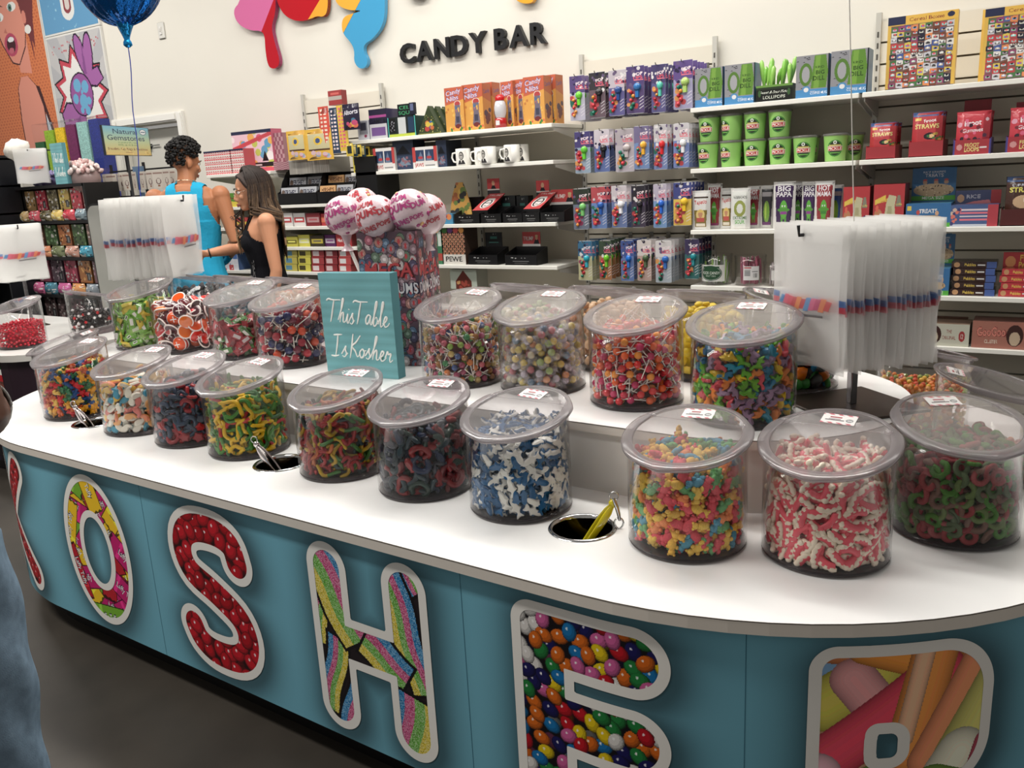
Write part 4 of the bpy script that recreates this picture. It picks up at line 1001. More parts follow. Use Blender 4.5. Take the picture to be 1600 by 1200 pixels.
# ------------------------------------------------------------------ the row facing the other side, and the right round end
far = [('f1', -3.10, 2.36), ('f2', -2.80, 2.35), ('f3', -2.48, 2.34), ('f4', -2.17, 2.33), ('f5', -1.42, 2.33), ('f6', -1.12, 2.32), ('f7', -.82, 2.30)]
fl = {'f1': ('dark_gummy', (60, 60, 70)), 'f2': ('teal_gummy', (50, 110, 120)), 'f3': ('pastel_chew', (220, 170, 120)), 'f4': ('red_drop', (186, 36, 30)), 'f5': ('green_pop', (130, 150, 100)), 'f6': ('tan_chew', (226, 190, 150)), 'f7': ('yellow_chew', (240, 214, 70))}
words_far = {'f1': 'slate gummies', 'f2': 'teal gummies', 'f3': 'pastel chews', 'f4': 'bright red drops', 'f5': 'pale green sweets', 'f6': 'tan chews', 'f7': 'lemon yellow chews'}
pal_far = {'f1': [(60, 60, 70), (90, 80, 80)], 'f2': [(40, 90, 110), (60, 120, 130)], 'f3': [(226, 170, 120), (236, 226, 206), (226, 120, 90)], 'f4': [(186, 36, 30), (200, 50, 36)], 'f5': [(130, 160, 90), (206, 196, 160), (170, 90, 100), (90, 110, 140)], 'f6': [(232, 196, 156), (224, 180, 136)], 'f7': [(242, 216, 70), (236, 206, 60)]}
for i, (k, x, y) in enumerate(far):
    j = jar(x, y, TIER, F+PI, 'clear candy jar of %s facing away on the far side of the tier' % words_far[k], seed=40+i)
    fill(j, fl[k][0], '%s in the jar facing away on the far side of the raised tier' % words_far[k], [m_chunk], GUM, pal_far[k], (.015, .012, .009), .185 if k != 'f5' else .16, 200+i, '%s in the far row' % words_far[k], d=.026, maxn=70, layers=1, core=pal_far[k][0])
# ------------------------------------------------------------------ steel cups sunk in the counter, with tongs
cup_names = ['small steel cup sunk in the counter by the gummy bears', 'steel cup sunk in the counter between the two worm jars', 'large open steel cup sunk in the counter beside the shark jar']
for (hx, hy, hr), lb in zip(HOLES, cup_names):
    mb = MB(); mb.lathe([(hr*.86, -.15), (hr*.92, -.12), (hr*.96, -.004), (hr-.001, .0005), (hr+.001, .003), (hr+.006, .0035), (hr+.009, .0004)], 36, cols=[(60, 52, 40), (60, 52, 40), (200, 200, 200), (200, 200, 200), (200, 200, 200), (200, 200, 200)]); mb.lathe([(.0005, -.15), (hr*.86, -.15)], 36, (40, 36, 30))
    mb.build('steel_cup', 'metal', loc=tloc(hx, hy, TZ+.0005), label=lb, cat='cup', group='steel cups sunk in the counter')
def tongs(hole, col, ma, label, ang, lean=.5, L=.13, clasp=True):
    hx, hy, hr = hole; c = Vector(tloc(hx, hy, TZ))
    e = empty('tongs', c, ang, label=label, cat='tongs')
    for s in (-1, 1):
        mb = MB(); P = []
        for i in range(10):
            t = i/9; x = (hr*.80)*(1-t)+(-hr*.35)*t; P.append((x+.016*(1-t)*.9, s*(.004+.010*math.sin(PI*min(1, t*1.15))), .052-L*t*1.0+.0))
        P = [(p[0], p[1], max(p[2], -.145)) for p in P]
        mb.tube(P, [.004, .008, .0085, .008, .0075, .007, .007, .009, .010, .006], 8, col, flat=.28, up=(0, 1, 0)); mb.build('tong_arm', ma, e)
    mb = MB(); mb.ball((hr*.80+.015, 0, .055), (.010, .008, .010), col); mb.build('hinge', ma, e)
    mb = MB(); n = 14; mb.tube([(hr*.8+.018+.010*math.cos(a), .004, .070+.010*math.sin(a)) for a in [2*PI*i/n for i in range(n+1)]], .0016, 6, (190, 190, 190)); mb.build('key_ring', 'metal', e)
    if clasp:
        mb = MB(); X = hr+.012; mb.tube([(X-.010, -.010, .070), (X-.004, -.014, .052), (X, -.014, .035), (X+.002, -.014, .02)], [.004, .005, .0045, .003], 7, (190, 190, 190)); mb.tube([(X+.010*math.cos(a), -.014, .014+.012*math.sin(a)) for a in [2*PI*i/n for i in range(n+1)]], .0022, 6, (190, 190, 190)); mb.build('chain_clasp', 'metal', e)
    return e
tongs(HOLES[2], (206, 190, 30), 'gloss', 'yellow tongs with a chain clasp standing in the large open steel cup', .55)
tongs(HOLES[1], (214, 206, 206), 'metal', 'chrome tongs leaning in the steel cup between the two worm jars', PI+.3, clasp=False)
tongs(HOLES[0], (214, 206, 206), 'metal', 'chrome tongs leaning in the small steel cup by the gummy bears', PI+.3, clasp=False)

# ------------------------------------------------------------------ hand-lettered wooden signs
GL = {  # strokes of a brush script; x-height 1
 'T': (1.25, [[(-.15, 1.95), (.1, 2.15), (.6, 2.1), (1.5, 2.2)], [(.75, 2.1), (.6, 1.2), (.45, .3), (.35, -.1)]]),
 'h': (.85, [[(.0, .2), (.45, 1.5), (.62, 2.25), (.5, 2.3), (.38, 1.6), (.22, .0)], [(.24, .35), (.45, .9), (.62, .95), (.62, .5), (.62, .1), (.8, .1), (.95, .35)]]),
 'i': (.45, [[(.1, .3), (.3, .9), (.22, .3), (.3, .02), (.5, .3)], [(.4, 1.35), (.43, 1.42)]]),
 's': (.55, [[(.0, .25), (.3, .8), (.42, 1.05), (.38, .7), (.5, .3), (.3, -.02), (.08, .1)], [(.42, .15), (.62, .4)]]),
 'a': (.75, [[(.6, .85), (.35, .95), (.1, .55), (.15, .08), (.4, .2), (.62, .9), (.56, .3), (.66, .02), (.85, .3)]]),
 'b': (.7, [[(.0, .2), (.42, 1.5), (.56, 2.25), (.44, 2.25), (.3, 1.3), (.2, .1), (.42, .02), (.62, .45), (.5, .85), (.3, .6)], [(.6, .5), (.8, .45)]]),
 'l': (.5, [[(.0, .2), (.4, 1.4), (.58, 2.25), (.46, 2.3), (.32, 1.3), (.28, .1), (.42, .02), (.6, .3)]]),
 'e': (.65, [[(.0, .3), (.35, .55), (.48, .9), (.3, .98), (.15, .5), (.28, .04), (.55, .15), (.75, .45)]]),
 'I': (.95, [[(.1, 2.05), (.5, 2.1), (.95, 2.15)], [(.55, 2.1), (.5, 1.2), (.35, .0)], [(-.1, .0), (.3, -.03), (.7, .1)]]),
 'K': (1.15, [[(.5, 2.25), (.42, 1.2), (.25, -.2)], [(1.25, 2.2), (.85, 1.5), (.42, 1.0), (.75, .6), (1.0, .05), (1.2, .3)]]),
 'o': (.65, [[(.35, .92), (.1, .55), (.18, .06), (.42, .1), (.55, .6), (.35, .92), (.55, .75), (.75, .8)]]),
 'r': (.6, [[(.0, .4), (.2, 1.05), (.28, .8), (.55, .85), (.45, .4), (.5, .05), (.75, .3)]]),
 ' ': (.35, [])}
def crom(P, k=5):
    out = []
    for i in range(len(P)-1):
        p0, p1, p2, p3 = P[max(i-1, 0)], P[i], P[i+1], P[min(i+2, len(P)-1)]
        for j in range(k):
            t = j/k; out.append(tuple(.5*((2*p1[q])+(-p0[q]+p2[q])*t+(2*p0[q]-5*p1[q]+4*p2[q]-p3[q])*t*t+(-p0[q]+3*p1[q]-3*p2[q]+p3[q])*t**3) for q in (0, 1)))
    return out+[P[-1]]
def script(mb, txt, cx, z, w, hx, y, r, rise=0.0):
    tot = sum(GL[c][0] for c in txt); k = w/tot; x = 0
    for c in txt:
        for st in GL[c][1]:
            P = [((x+p[0]+.12*p[1])*k+cx-w/2, z+p[1]*hx+rise*((x+p[0])*k)) for p in crom(st)]
            n = len(P); mb.tube([(a, y, b) for a, b in P], [r*(.55+.6*math.sin(PI*min(.95, .12+i/n))) for i in range(n)], 6, (244, 244, 240), flat=.5, up=(0, 1, 0))
        x += GL[c][0]
def kosher_sign(c, w, h, d, rz, label, small=False):
    e = empty('table_sign', c, rz, label=label, cat='sign')
    mb = MB(); cv = Canvas(50, 66, (112, 166, 172)); g = np.random.RandomState(3)
    for r_ in range(cv.h):
        k = 1+.035*math.sin(r_*.7)+.03*g.rand(); cv.a[r_] = np.array((112, 166, 172))*k
    cv.a *= (1+.02*np.sin(cv.X*9+np.sin(cv.Y*17)))[:, :, None]; cv.ell(.80, .20, .022, .016, (70, 116, 110)); cv.a = np.round(cv.a/2)*2
    mb.box(-w/2, w/2, 0, d, 0, h, (86, 140, 148)); mb.canvas(cv, (-w/2, -.0006, 0), (w, 0, 0), (0, 0, h)); mb.build('board', 'wood', e)
    mb = MB(); script(mb, 'This', -w*.235, h*.545, w*.37, h*.098, -.001, w*.0105, -.10); script(mb, 'Table', w*.19, h*.53, w*.47, h*.098, -.001, w*.0105, -.10)
    script(mb, 'Is', -w*.30, h*.20, w*.21, h*.10, -.001, w*.0105, -.05); script(mb, 'Kosher', w*.12, h*.205, w*.60, h*.098, -.001, w*.0105, -.10)
    mb.build('lettering', 'paint', e, label='white brush script reading This Table Is Kosher'); return e
kosher_sign((-1.785, 1.905, TIER+.0005), .268, .325, .04, math.atan2(.03, .27), 'teal wooden sign with white script on the raised tier')
# ------------------------------------------------------------------ printed-film materials for the bags
glassy('bag_print', (0.97, 0.97, 0.97), haze=0.75, ior=1.3, rough=0.3, attr=True)
glassy('bag_film2', (0.97, 0.97, 0.97), haze=0.45, haze_col=(1.0, 0.995, 0.98), ior=1.25, rough=0.3)
glassy('bag_film_single', (0.97, 0.97, 0.97), haze=0.26, haze_col=(0.97, 0.96, 0.94), ior=1.25, rough=0.3)
LOGO = [(60, 140, 200), (232, 90, 120), (226, 70, 100), (206, 30, 50), (240, 140, 60), (206, 30, 50), (70, 150, 210), (232, 90, 140), (206, 40, 110), (240, 130, 60), (214, 24, 40)]
def bag_mesh(W, H, seed, front=False, flip=False):
    """one clear bag hanging from its header; x across, z down from the rod, y its normal"""
    g = random.Random(seed); mb = MB(); nx, nz = 8, 12; a, b, c = g.uniform(0, 6), g.uniform(0, 6), g.uniform(0, 6)
    def pt(u, v, o=0):
        amp = .004+.007*v
        x = (u-.5)*W*(1+.015*math.sin(3*v+a))+g2*v; z = -v*H+.03+.004*math.sin(9*u+b)*v
        return (x, amp*math.sin(4*u+a+2*v)+.004*math.sin(7*v+b)*math.sin(3*u+c)+o, z)
    g2 = g.uniform(-.006, .006)
    V = [pt(i/nx, j/nz) for j in range(nz+1) for i in range(nx+1)]
    Fc = [(j*(nx+1)+i, (j+1)*(nx+1)+i, (j+1)*(nx+1)+i+1, j*(nx+1)+i+1) for j in range(nz) for i in range(nx)]
    mb.add(V, Fc, (255, 255, 255), 0, True)
    # header fold: a doubled, whiter strip along the top
    Vh = [pt(i/nx, j*.04, .0012) for j in range(4) for i in range(nx+1)]
    mb.add(Vh, [(j*(nx+1)+i, (j+1)*(nx+1)+i, (j+1)*(nx+1)+i+1, j*(nx+1)+i+1) for j in range(3) for i in range(nx)], (255, 255, 255), 0, True)
    sg = -.0016
    def patch(u0, v0, u1, v1, col, sk=0):
        for s in (sg, -sg):
            mb.add([(lambda p: (p[0], p[1], p[2]))(pt(*q, s)) for q in ((u0, v1), (u1, v1), (u1+sk, v0), (u0+sk, v0))], [(0, 1, 2, 3)], col, 1)
    n = len(LOGO)
    for i, c_ in enumerate(LOGO):
        u0 = .12+i*.068; hgt = .055*(1+.5*abs(math.sin(i*1.9)))
        patch(u0, .545-hgt*.5, u0+.07, .545+hgt*.7, c_, .05)
    patch(.42, .625, .80, .642, (60, 54, 60))
    if not front:
        for u_ in (0, .90): patch(u_, .505, u_+.10, .548, (70, 120, 190)); patch(u_, .548, u_+.10, .59, (214, 50, 80))
    if not front: patch(.30, .925, .5, .95, (120, 116, 116))
    return mb
def bag_rack(base, rod_z, rod_dir, nb, span, W, H, label, grp, front_end, post=True, plate=.125, first=None, baglabel=''):
    """square post on a plate, with a rod through the headers of a stack of clear bags"""
    bx, by, bz = base; ang = math.atan2(rod_dir[1], rod_dir[0])
    e = empty('bag_rack', (bx, by, bz), ang, label=label, cat='rack')
    if post:
        mb = MB(); mb.bbox(-plate, plate, -plate, plate, 0, .006, .002, (58, 48, 42)); mb.build('base_plate', 'dark_metal', e)
        mb = MB(); mb.bbox(-.009, .009, -.009, .009, .006, rod_z-bz, .001, (150, 148, 150)); mb.build('post', 'metal', e)
    mb = MB(); hz = rod_z-bz
    mb.tube([(-span/2-.02, 0, hz+.022), (-span/2-.018, 0, hz), (0, 0, hz), (span/2+.018, 0, hz), (span/2+.02, 0, hz+.022)], .004, 8, (60, 60, 62)); mb.build('rod', 'dark_metal', e)
    me = [bag_mesh(W, H, 100+k).mesh('candy_bag', ['bag_film2', 'bag_print']) for k in range(5)]
    mf = bag_mesh(W, H, 7, True).mesh('candy_bag', ['bag_film2', 'bag_print']); g = random.Random(5)
    R = Matrix.Rotation(ang+PI/2*front_end, 4, 'Z')
    for k in range(nb):
        t = (-span/2+span*k/(nb-1)); M = Matrix.Translation((bx, by, rod_z)) @ Matrix.Rotation(ang, 4, 'Z') @ Matrix.Translation((t, 0, -.008+g.uniform(-.004, .004))) @ Matrix.Rotation(-PI/2+g.uniform(-.06, .06), 4, 'Z')
        fr = k == 0
        o = put('candy_bag', mf if fr else me[k % 5], M=M)
        o.matrix_world = M
        tag(o, label=('front clear logo bag of ' if fr else 'clear printed candy bag hanging in ')+baglabel, cat='bag', group=grp)
    return e
# the large stack: near bag faces the shopper, the rest fan away behind it
A = math.radians(48); bagc = Vector((-.375, 2.10))
bag_rack((bagc.x, bagc.y, TIER+.0005), 1.287, (math.cos(A), math.sin(A)), 30, .285, .245, .325, 'square chrome post on a dark plate carrying the large bag stack', 'clear bags in the large stack', 0, baglabel='the large stack on the raised tier')
B = math.radians(197)
bag_rack((-3.215, 2.245, TIER+.0005), 1.425, (math.cos(B), math.sin(B)), 24, .30, .25, .33, 'bag rack at the far end of the raised tier behind the lime chews', 'clear bags in the far-end stack', 0, baglabel='the stack at the far end of the tier', plate=.09)

# ------------------------------------------------------------------ tall printed carton and the big ball lollipops
g = random.Random(8)
def pops_art(seed):
    cv = Canvas(60, 120, (96, 70, 84)); g = random.Random(seed)
    for _ in range(230):
        x, y = g.random(), g.random(); c = g.choice([(150, 120, 130), (176, 90, 110), (96, 120, 150), (110, 130, 110), (186, 130, 120), (206, 190, 190), (120, 60, 80), (90, 80, 110)])
        cv.ell(x, y, .075, .042, tuple(t*.55 for t in c)); cv.ell(x, y, .065, .036, c); cv.ell(x, y, .03, .012, tuple(min(255, t+50) for t in c)); 
        if g.random() < .4: cv.ell(x, y, .022, .02, (200, 40, 50))
    cv.text('MEGA', .52, .665, .105, (90, 16, 26), .07, .86, shear=.12); cv.text('MEGA', .5, .675, .098, (204, 44, 50), .04, .82, shear=.12)
    cv.text('DUM-DUMS', .52, .545, .082, (40, 30, 60), .06, .98); cv.text('DUM-DUMS', .51, .55, .076, (236, 232, 236), .03, .94)
    return cv
C0 = (-1.815, 2.165); S = .20; RZ = math.radians(18)
e = empty('display_carton', (C0[0], C0[1], TIER+.0005), RZ, label='tall printed carton of giant lollipops behind the teal sign', cat='display box')
mb = MB(); S2 = S/2; Hh = .435
mb.box(-S2, S2, -S2, S2, 0, .003, (90, 70, 80))
for a in range(4):
    ca, sa = math.cos(a*PI/2), math.sin(a*PI/2)
    mb.T = Matrix.Rotation(a*PI/2, 4, 'Z'); mb.box(-S2, S2, -S2, -S2+.003, 0, Hh, (110, 90, 100)); mb.canvas(pops_art(10+a), (-S2, -S2-.0006, 0), (S, 0, 0), (0, 0, Hh))
mb.T = Matrix.Identity(4); mb.build('carton_walls', 'card', e)
def ball_pop(c, r, col, words, rot, label):
    e = empty('giant_lollipop', c, label=label, cat='lollipop', group='giant ball lollipops standing in the tall carton')
    mb = MB(); mb.ball((0, 0, 0), r, (236, 208, 216), 0, 26, 18, fn=lambda d: 1+.012*math.sin(9*math.atan2(d[1], d[0])+3*d[2]*2)); 
    g = random.Random(int(c[0]*1000)); Rm = Matrix.Rotation(rot, 3, 'X') @ Matrix.Rotation(g.uniform(-.4, .4), 3, 'Y')
    for (lon, lat, sz, t) in words:
        V, F_, (x0, x1) = text_mesh(t, .035); k = sz/.69; P = []
        for x, y, _ in V:
            u = (x-(x0+x1)/2)*k; v = (y-.34)*k; cr, sr = math.cos(.3), math.sin(.3); u, v = u*cr-v*sr, u*sr+v*cr
            a = lon+u/r/max(.4, math.cos(lat)); b = lat+v/r; q = Vector((math.sin(a)*math.cos(b), -math.cos(a)*math.cos(b), math.sin(b)))*(r*1.022); P.append(tuple(q))
        mb.add(P, F_, col)
    for k in range(34):
        lon, lat = g.uniform(-PI, PI), g.uniform(-1.1, 1.1)
        if any(abs(lon-w[0]) < .6 and abs(lat-w[1]) < .28 for w in words): continue
        q = Vector((math.sin(lon)*math.cos(lat), -math.cos(lon)*math.cos(lat), math.sin(lat))); mb.T = Matrix.Translation(q*r*1.008) @ q.to_track_quat('Z', 'Y').to_matrix().to_4x4()
        mb.lathe([(.0003, .002), (.006*g.uniform(.6, 1.4), .001), (.008, -.003)], 8, col if g.random() < .7 else (236, 180, 110)); mb.T = Matrix.Identity(4)
    mb.build('wrapped_ball', 'wrapper', e)
    mb = MB(); mb.tube([(0, 0, -r*.9), (0, 0, -r-.03), (0, 0, -r-.05)], [.02, .008, .022], 10, (236, 208, 216)); mb.build('wrapper_twist', 'wrapper', e)
    tgt = Vector((C0[0], C0[1], TIER+.03))+(Vector((c[0], c[1], 0))-Vector((C0[0], C0[1], 0)))*.25-Vector(c); tgt.z = TIER+.03-c[2]
    mb = MB(); mb.tube([(0, 0, -r-.02), tuple(tgt)], .006, 8, (240, 236, 230)); mb.build('stick', 'paint', e); return e
mag, red = (190, 40, 130), (196, 24, 50)
W1 = [(.0, .62, .019, 'DUM'), (.15, .20, .022, 'DUMS'), (-.55, -.35, .017, 'DUM'), (.1, -.55, .017, 'DUMS'), (1.15, .35, .018, 'DUM'), (-1.1, .35, .017, 'POPS'), (1.0, -.25, .014, 'POPS')]
for (px, py, Y, r, c, w, lb) in ((538, 337, 2.12, .066, mag, 'magenta', 'left'), (589, 339, 2.09, .069, red, 'red', 'mid'), (640, 329, 2.14, .068, mag, 'magenta', 'r'), (666, 335, 2.20, .066, red, 'red', 'rr'), (566, 322, 2.24, .062, red, 'red', 'b')):
    p = aty(px, py, Y)
    ball_pop(tuple(p), r, c, W1, 0.0, {'left': 'giant pink ball lollipop with magenta print leaning farthest out of the tall carton', 'mid': 'giant pink ball lollipop with red print at the carton corner nearest the teal sign', 'r': 'giant pink ball lollipop with magenta print, the tallest in the carton', 'rr': 'giant pink ball lollipop with red print and cherries behind the tallest one', 'b': 'giant pink ball lollipop with red print peeking between the front ones'}[lb])

# ------------------------------------------------------------------ foil balloon and ribbons
bc = (-3.275, 2.30, 2.375)
e = empty('foil_balloon', (bc[0], bc[1], 2.09), label='shiny blue foil balloon above the far-end bag stack', cat='balloon')
mb = MB()
def bf(d):
    a = math.atan2(d[1], d[0]); return 1+.045*abs(math.sin(a*5))*(1-abs(d[2])**3)+.02*math.sin(a*17)*max(0, -d[2])
mb.ball((0, 0, bc[2]-2.09), (.225, .15, .242), (18, 92, 170), 0, 60, 26, fn=bf); mb.build('balloon_body', 'foil', e)
mb = MB(); rs = [(.055, .085), (.040, .06), (.026, .03), (.016, .005), (.011, -.012), (.016, -.022), (.017, -.034), (.008, -.042)]
mb.loft([[(r_*(1+.18*math.sin(5*t+z*60))*math.cos(t)+.0, r_*math.sin(t), z+.0) for t in [2*PI*i/16 for i in range(16)]] for r_, z in rs], (40, 150, 220)); mb.build('balloon_neck', 'foil', e)
tip = Vector((bc[0], bc[1], 2.052)); end = Vector((-3.27, 2.25, 1.44))
mb = MB(); mb.tube([tip.lerp(end, t/12)+Vector((.006*math.sin(t), 0, 0)) for t in range(13)], .0022, 5, (40, 60, 150)); mb.build('ribbon', 'gloss', label='blue ribbon tying the foil balloon to the far-end bag rack', cat='ribbon')
p0 = aty(1335, 385, 2.10); p1 = aty(1326, -60, 2.10)
mb = MB(); mb.tube([p0+(p1-p0)*t/8 for t in range(9)], .0013, 5, (225, 222, 214)); mb.build('ribbon', 'paint', label='thin white ribbon rising from the large bag stack', cat='ribbon')

# ------------------------------------------------------------------ jars round the right end
j = jar(-.085, 2.22, TZ, .15, 'half-empty clear candy jar at the round end, beyond the red and green loops', seed=60)
fill(j, 'pastel_ball', 'pastel fruit ball in the half-empty jar at the round end', [m_bead(.008)], GUM, [(214, 130, 90), (206, 170, 90), (150, 150, 130), (190, 100, 90), (120, 130, 110)], (.008, .008, .008), .075, 301, 'pastel balls in the half-empty jar', d=.0165, maxn=200, layers=1, core=(150, 110, 80))
j = jar(-.27, 2.56, TZ, .8, 'clear candy jar of orange and yellow beads behind the large bag stack', seed=61)
fill(j, 'fruit_bead', 'orange or yellow bead in the jar behind the large bag stack', [m_bead(.007)], GUM, [(226, 130, 60), (230, 190, 80), (214, 90, 60), (140, 160, 80), (236, 170, 110)], (.007, .007, .007), .135, 302, 'fruit beads behind the bags', d=.0145, maxn=220, layers=1, core=(190, 120, 70))
# ------------------------------------------------------------------ goods on the wall shelves
def span(l, r, py, Y): return aty(l, py, Y)[0], aty(r, py, Y)[0]
def goods(name, box, z, cv, side, label, cat, group=None, Y=None, depth=.12, mats='card', top=None, sidecv=None, hdr=None, bz=None):
    """a carton standing on the shelf at height z whose front fills the photo rectangle box = l, t, r, b"""
    l, t, r, b = box; Y = Y or SHY+.02
    x0, x1 = span(l, r, b, Y); z1 = aty((l+r)/2, t, Y)[2]; z0 = z if z is not None else aty((l+r)/2, b, Y)[2]
    mb = MB(); w = (x1-x0)/2; carton(mb, -w, w, 0, depth, .0005, max(.02, z1-z0), cv, side, top, sidecv)
    o = mb.build(name, mats, loc=((x0+x1)/2, Y, z0), label=label, cat=cat, group=group)
    o['_'] = 0; del o['_']
    return o
def cvtext(w, h, bg, items, after=None):
    cv = Canvas(w, h, bg)
    for it in items: getattr(cv, it[0])(*it[1:])
    if after: after(cv)
    return cv
g = random.Random(21)
# --- left run, top shelf
z = ZL[0]
goods('game_box', (560, 188, 578, 214), z, cvtext(18, 26, (206, 206, 214), [('rect', .15, .3, .85, .95, (150, 150, 160)), ('rect', .25, .5, .75, .88, (60, 60, 80)), ('ell', .65, .2, .12, .08, (150, 30, 80))]), (170, 170, 180), 'small grey handheld-game candy box at the start of the top shelf', 'candy box')
goods('game_box', (579, 170, 606, 213), z, cvtext(32, 44, (40, 34, 60), [('rect', 0, 0, 1, .5, (206, 204, 210)), ('rect', 0, .72, 1, .80, (170, 60, 140)), ('rect', .1, .1, .9, .38, (120, 80, 150)), ('text', 'GAME B', .5, .53, .12, (20, 20, 30), .05, .9)]), (60, 50, 90), 'dark purple and grey game-shaped candy box on the top shelf', 'candy box')
e = goods('phone_candy_display', (607, 182, 650, 206), z, cvtext(60, 34, (30, 40, 40), [('rect', 0, 0, 1, .14, (190, 206, 50)), ('rect', .05, .2, .28, .95, (20, 20, 22)), ('rect', .38, .14, .66, .97, (210, 214, 214)), ('rect', .74, .2, .95, .95, (30, 60, 90)), ('dots', 16, [(150, 150, 160)], .08, .3, .25, .8, .03), ('rect', 0, 0, .03, 1, (60, 190, 180)), ('rect', .97, 0, 1, 1, (60, 190, 180))]), (40, 70, 60), 'yellow-edged display tray of little phone-shaped sweets on the top shelf', 'display box')
goods('phone_candy', (622, 162, 648, 182), z+.125, cvtext(34, 26, (26, 30, 32), [('text', 'CELL', .5, .58, .28, (60, 170, 110), .03, .8), ('text', 'SQUIS', .5, .15, .28, (60, 170, 110), .03, .9)]), (20, 24, 26), 'black header card with green writing above the phone candy tray', 'header card', Y=SHY+.10, depth=.01)
goods('phone_candy', (640, 160, 648, 178), z+.13, cvtext(10, 20, (30, 30, 50), [('rect', .2, .3, .8, .9, (100, 110, 150))]), (30, 30, 50), 'tiny dark phone-shaped box on top of the candy display', 'candy box', Y=SHY+.08, depth=.02)
def tri_box(l, r, k):
    x0, x1 = span(l, r, 206, SHY+.02); zt = aty((l+r)/2, 165, SHY+.02)[2]-z; w = (x1-x0)/2
    cv = Canvas(44, 44, (58, 70, 40)); g = random.Random(k)
    for i in range(22): cv.ell(i/21, .02+.0*i, .02, .02, (150, 150, 70))
    cv.dots(60, [(120, 130, 60), (70, 90, 40), (200, 190, 100)], 0, 0, 1, 1, .02, k); cv.poly([(.28, .12), (.72, .12), (.5, .62)], (80, 60, 30)); cv.dots(9, [(220, 190, 30), (190, 40, 30), (40, 90, 160), (40, 120, 60), (200, 100, 30)], .34, .16, .66, .42, .085, k)
    cv.mask = (abs(cv.X-.5) < (1-cv.Y)*.5)
    mb = MB(); mb.prism([(-w, 0), (w, 0), (0, zt)], 0, .05, (58, 76, 44)); mb.canvas(cv, (-w, -.0006, 0), (2*w, 0, 0), (0, 0, zt))
    mb.build('triangle_box', 'card', loc=((x0+x1)/2, SHY+.02+.056*k, z+.0005), label='green triangular box of round sweets, number %s in the row going back' % ['one', 'two', 'three', 'four'][k], cat='candy box', group='green triangular boxes on the top shelf')
for k in range(4): tri_box(653+k*2, 690+k*3, k)
def oj(seed):
    cv = Canvas(40, 66, (226, 120, 36)); cv.rect(0, .62, 1, 1, (206, 84, 30)); cv.poly([(0, .6), (1, .72), (1, 0), (0, 0)], (232, 162, 40)); cv.dots(14, [(206, 120, 24), (240, 190, 70)], 0, 0, 1, .6, .03, seed)
    cv.text('Candy', .47, .84, .115, (86, 60, 140), .08, .82, shear=.2, rot=.12); cv.text('Nibs', .42, .70, .115, (86, 60, 140), .08, .66, shear=.2, rot=.12); cv.text('Candy', .47, .845, .10, (226, 214, 236), .03, .78, shear=.2, rot=.12); cv.text('Nibs', .42, .705, .10, (226, 214, 236), .03, .62, shear=.2, rot=.12)
    cv.ell(.66, .62, .17, .08, (250, 250, 240)); cv.ell(.66, .62, .15, .07, (190, 40, 40)); cv.rect(.52, .42, .80, .60, (130, 110, 120)); cv.dots(12, [(220, 60, 50), (230, 180, 60), (70, 110, 160), (230, 230, 230)], .55, .44, .78, .6, .022, seed+1); cv.poly([(.46, .12), (.84, .12), (.78, .42), (.54, .42)], (120, 110, 126)); cv.rect(.56, .2, .74, .34, (70, 70, 90)); cv.ell(.65, .12, .16, .05, (120, 40, 40))
    cv.dots(8, [(60, 130, 50), (220, 60, 40), (240, 150, 40)], .2, .02, .95, .09, .03, seed+2); return cv
ojc = oj(3); ojs = Canvas(20, 66, (196, 96, 34)); ojs.poly([(0, .7), (1, .6), (1, 0), (0, 0)], (216, 140, 36)); ojs.text('Candy', .5, .80, .08, (110, 80, 140), .04, .8, rot=.2); ojs.dots(8, [(120, 60, 60), (90, 70, 90)], .3, .1, .8, .5, .06, 4)
pos5 = [(698, 727, 204, 136, 0, .02), (725, 757, 203, 131, 0, .03), (748, 772, 198, 129, 0, .13), (785, 804, 195, 127, 0, .09), (801, 822, 193, 124, 0, .12), (820, 852, 190, 119, 0, .03), (846, 870, 186, 117, 0, .13)]
wn = ['leftmost', 'second', 'half-hidden third', 'first after the little dispenser', 'second after the little dispenser', 'large last-but-one', 'rearmost end']
for k, (l, r, b, t, q, dy) in enumerate(pos5):
    goods('dispenser_carton', (l, t, r, b), z, ojc, (190, 84, 34), '%s orange gumball dispenser carton on the top shelf' % wn[k], 'carton', 'orange dispenser cartons', Y=SHY+dy, depth=.085, top=(90, 30, 20), sidecv=ojs)
p = aty(783, 195, SHY+.05); mb = MB(); mb.lathe([(.001, 0), (.034, 0), (.034, .05), (.026, .055)], 16, (170, 30, 34)); mb.lathe([(.026, .055), (.034, .08), (.036, .11), (.030, .14), (.022, .15)], 16, (200, 200, 204)); mb.lathe([(.026, .15), (.028, .165), (.018, .18), (.001, .184)], 16, (186, 24, 32)); mb.box(-.012, .012, -.036, -.03, .015, .04, (220, 220, 220))
mb.build('gumball_dispenser', 'gloss', loc=(p[0], SHY+.05, z+.0005), label='small red-capped toy gumball dispenser between the orange cartons', cat='dispenser')
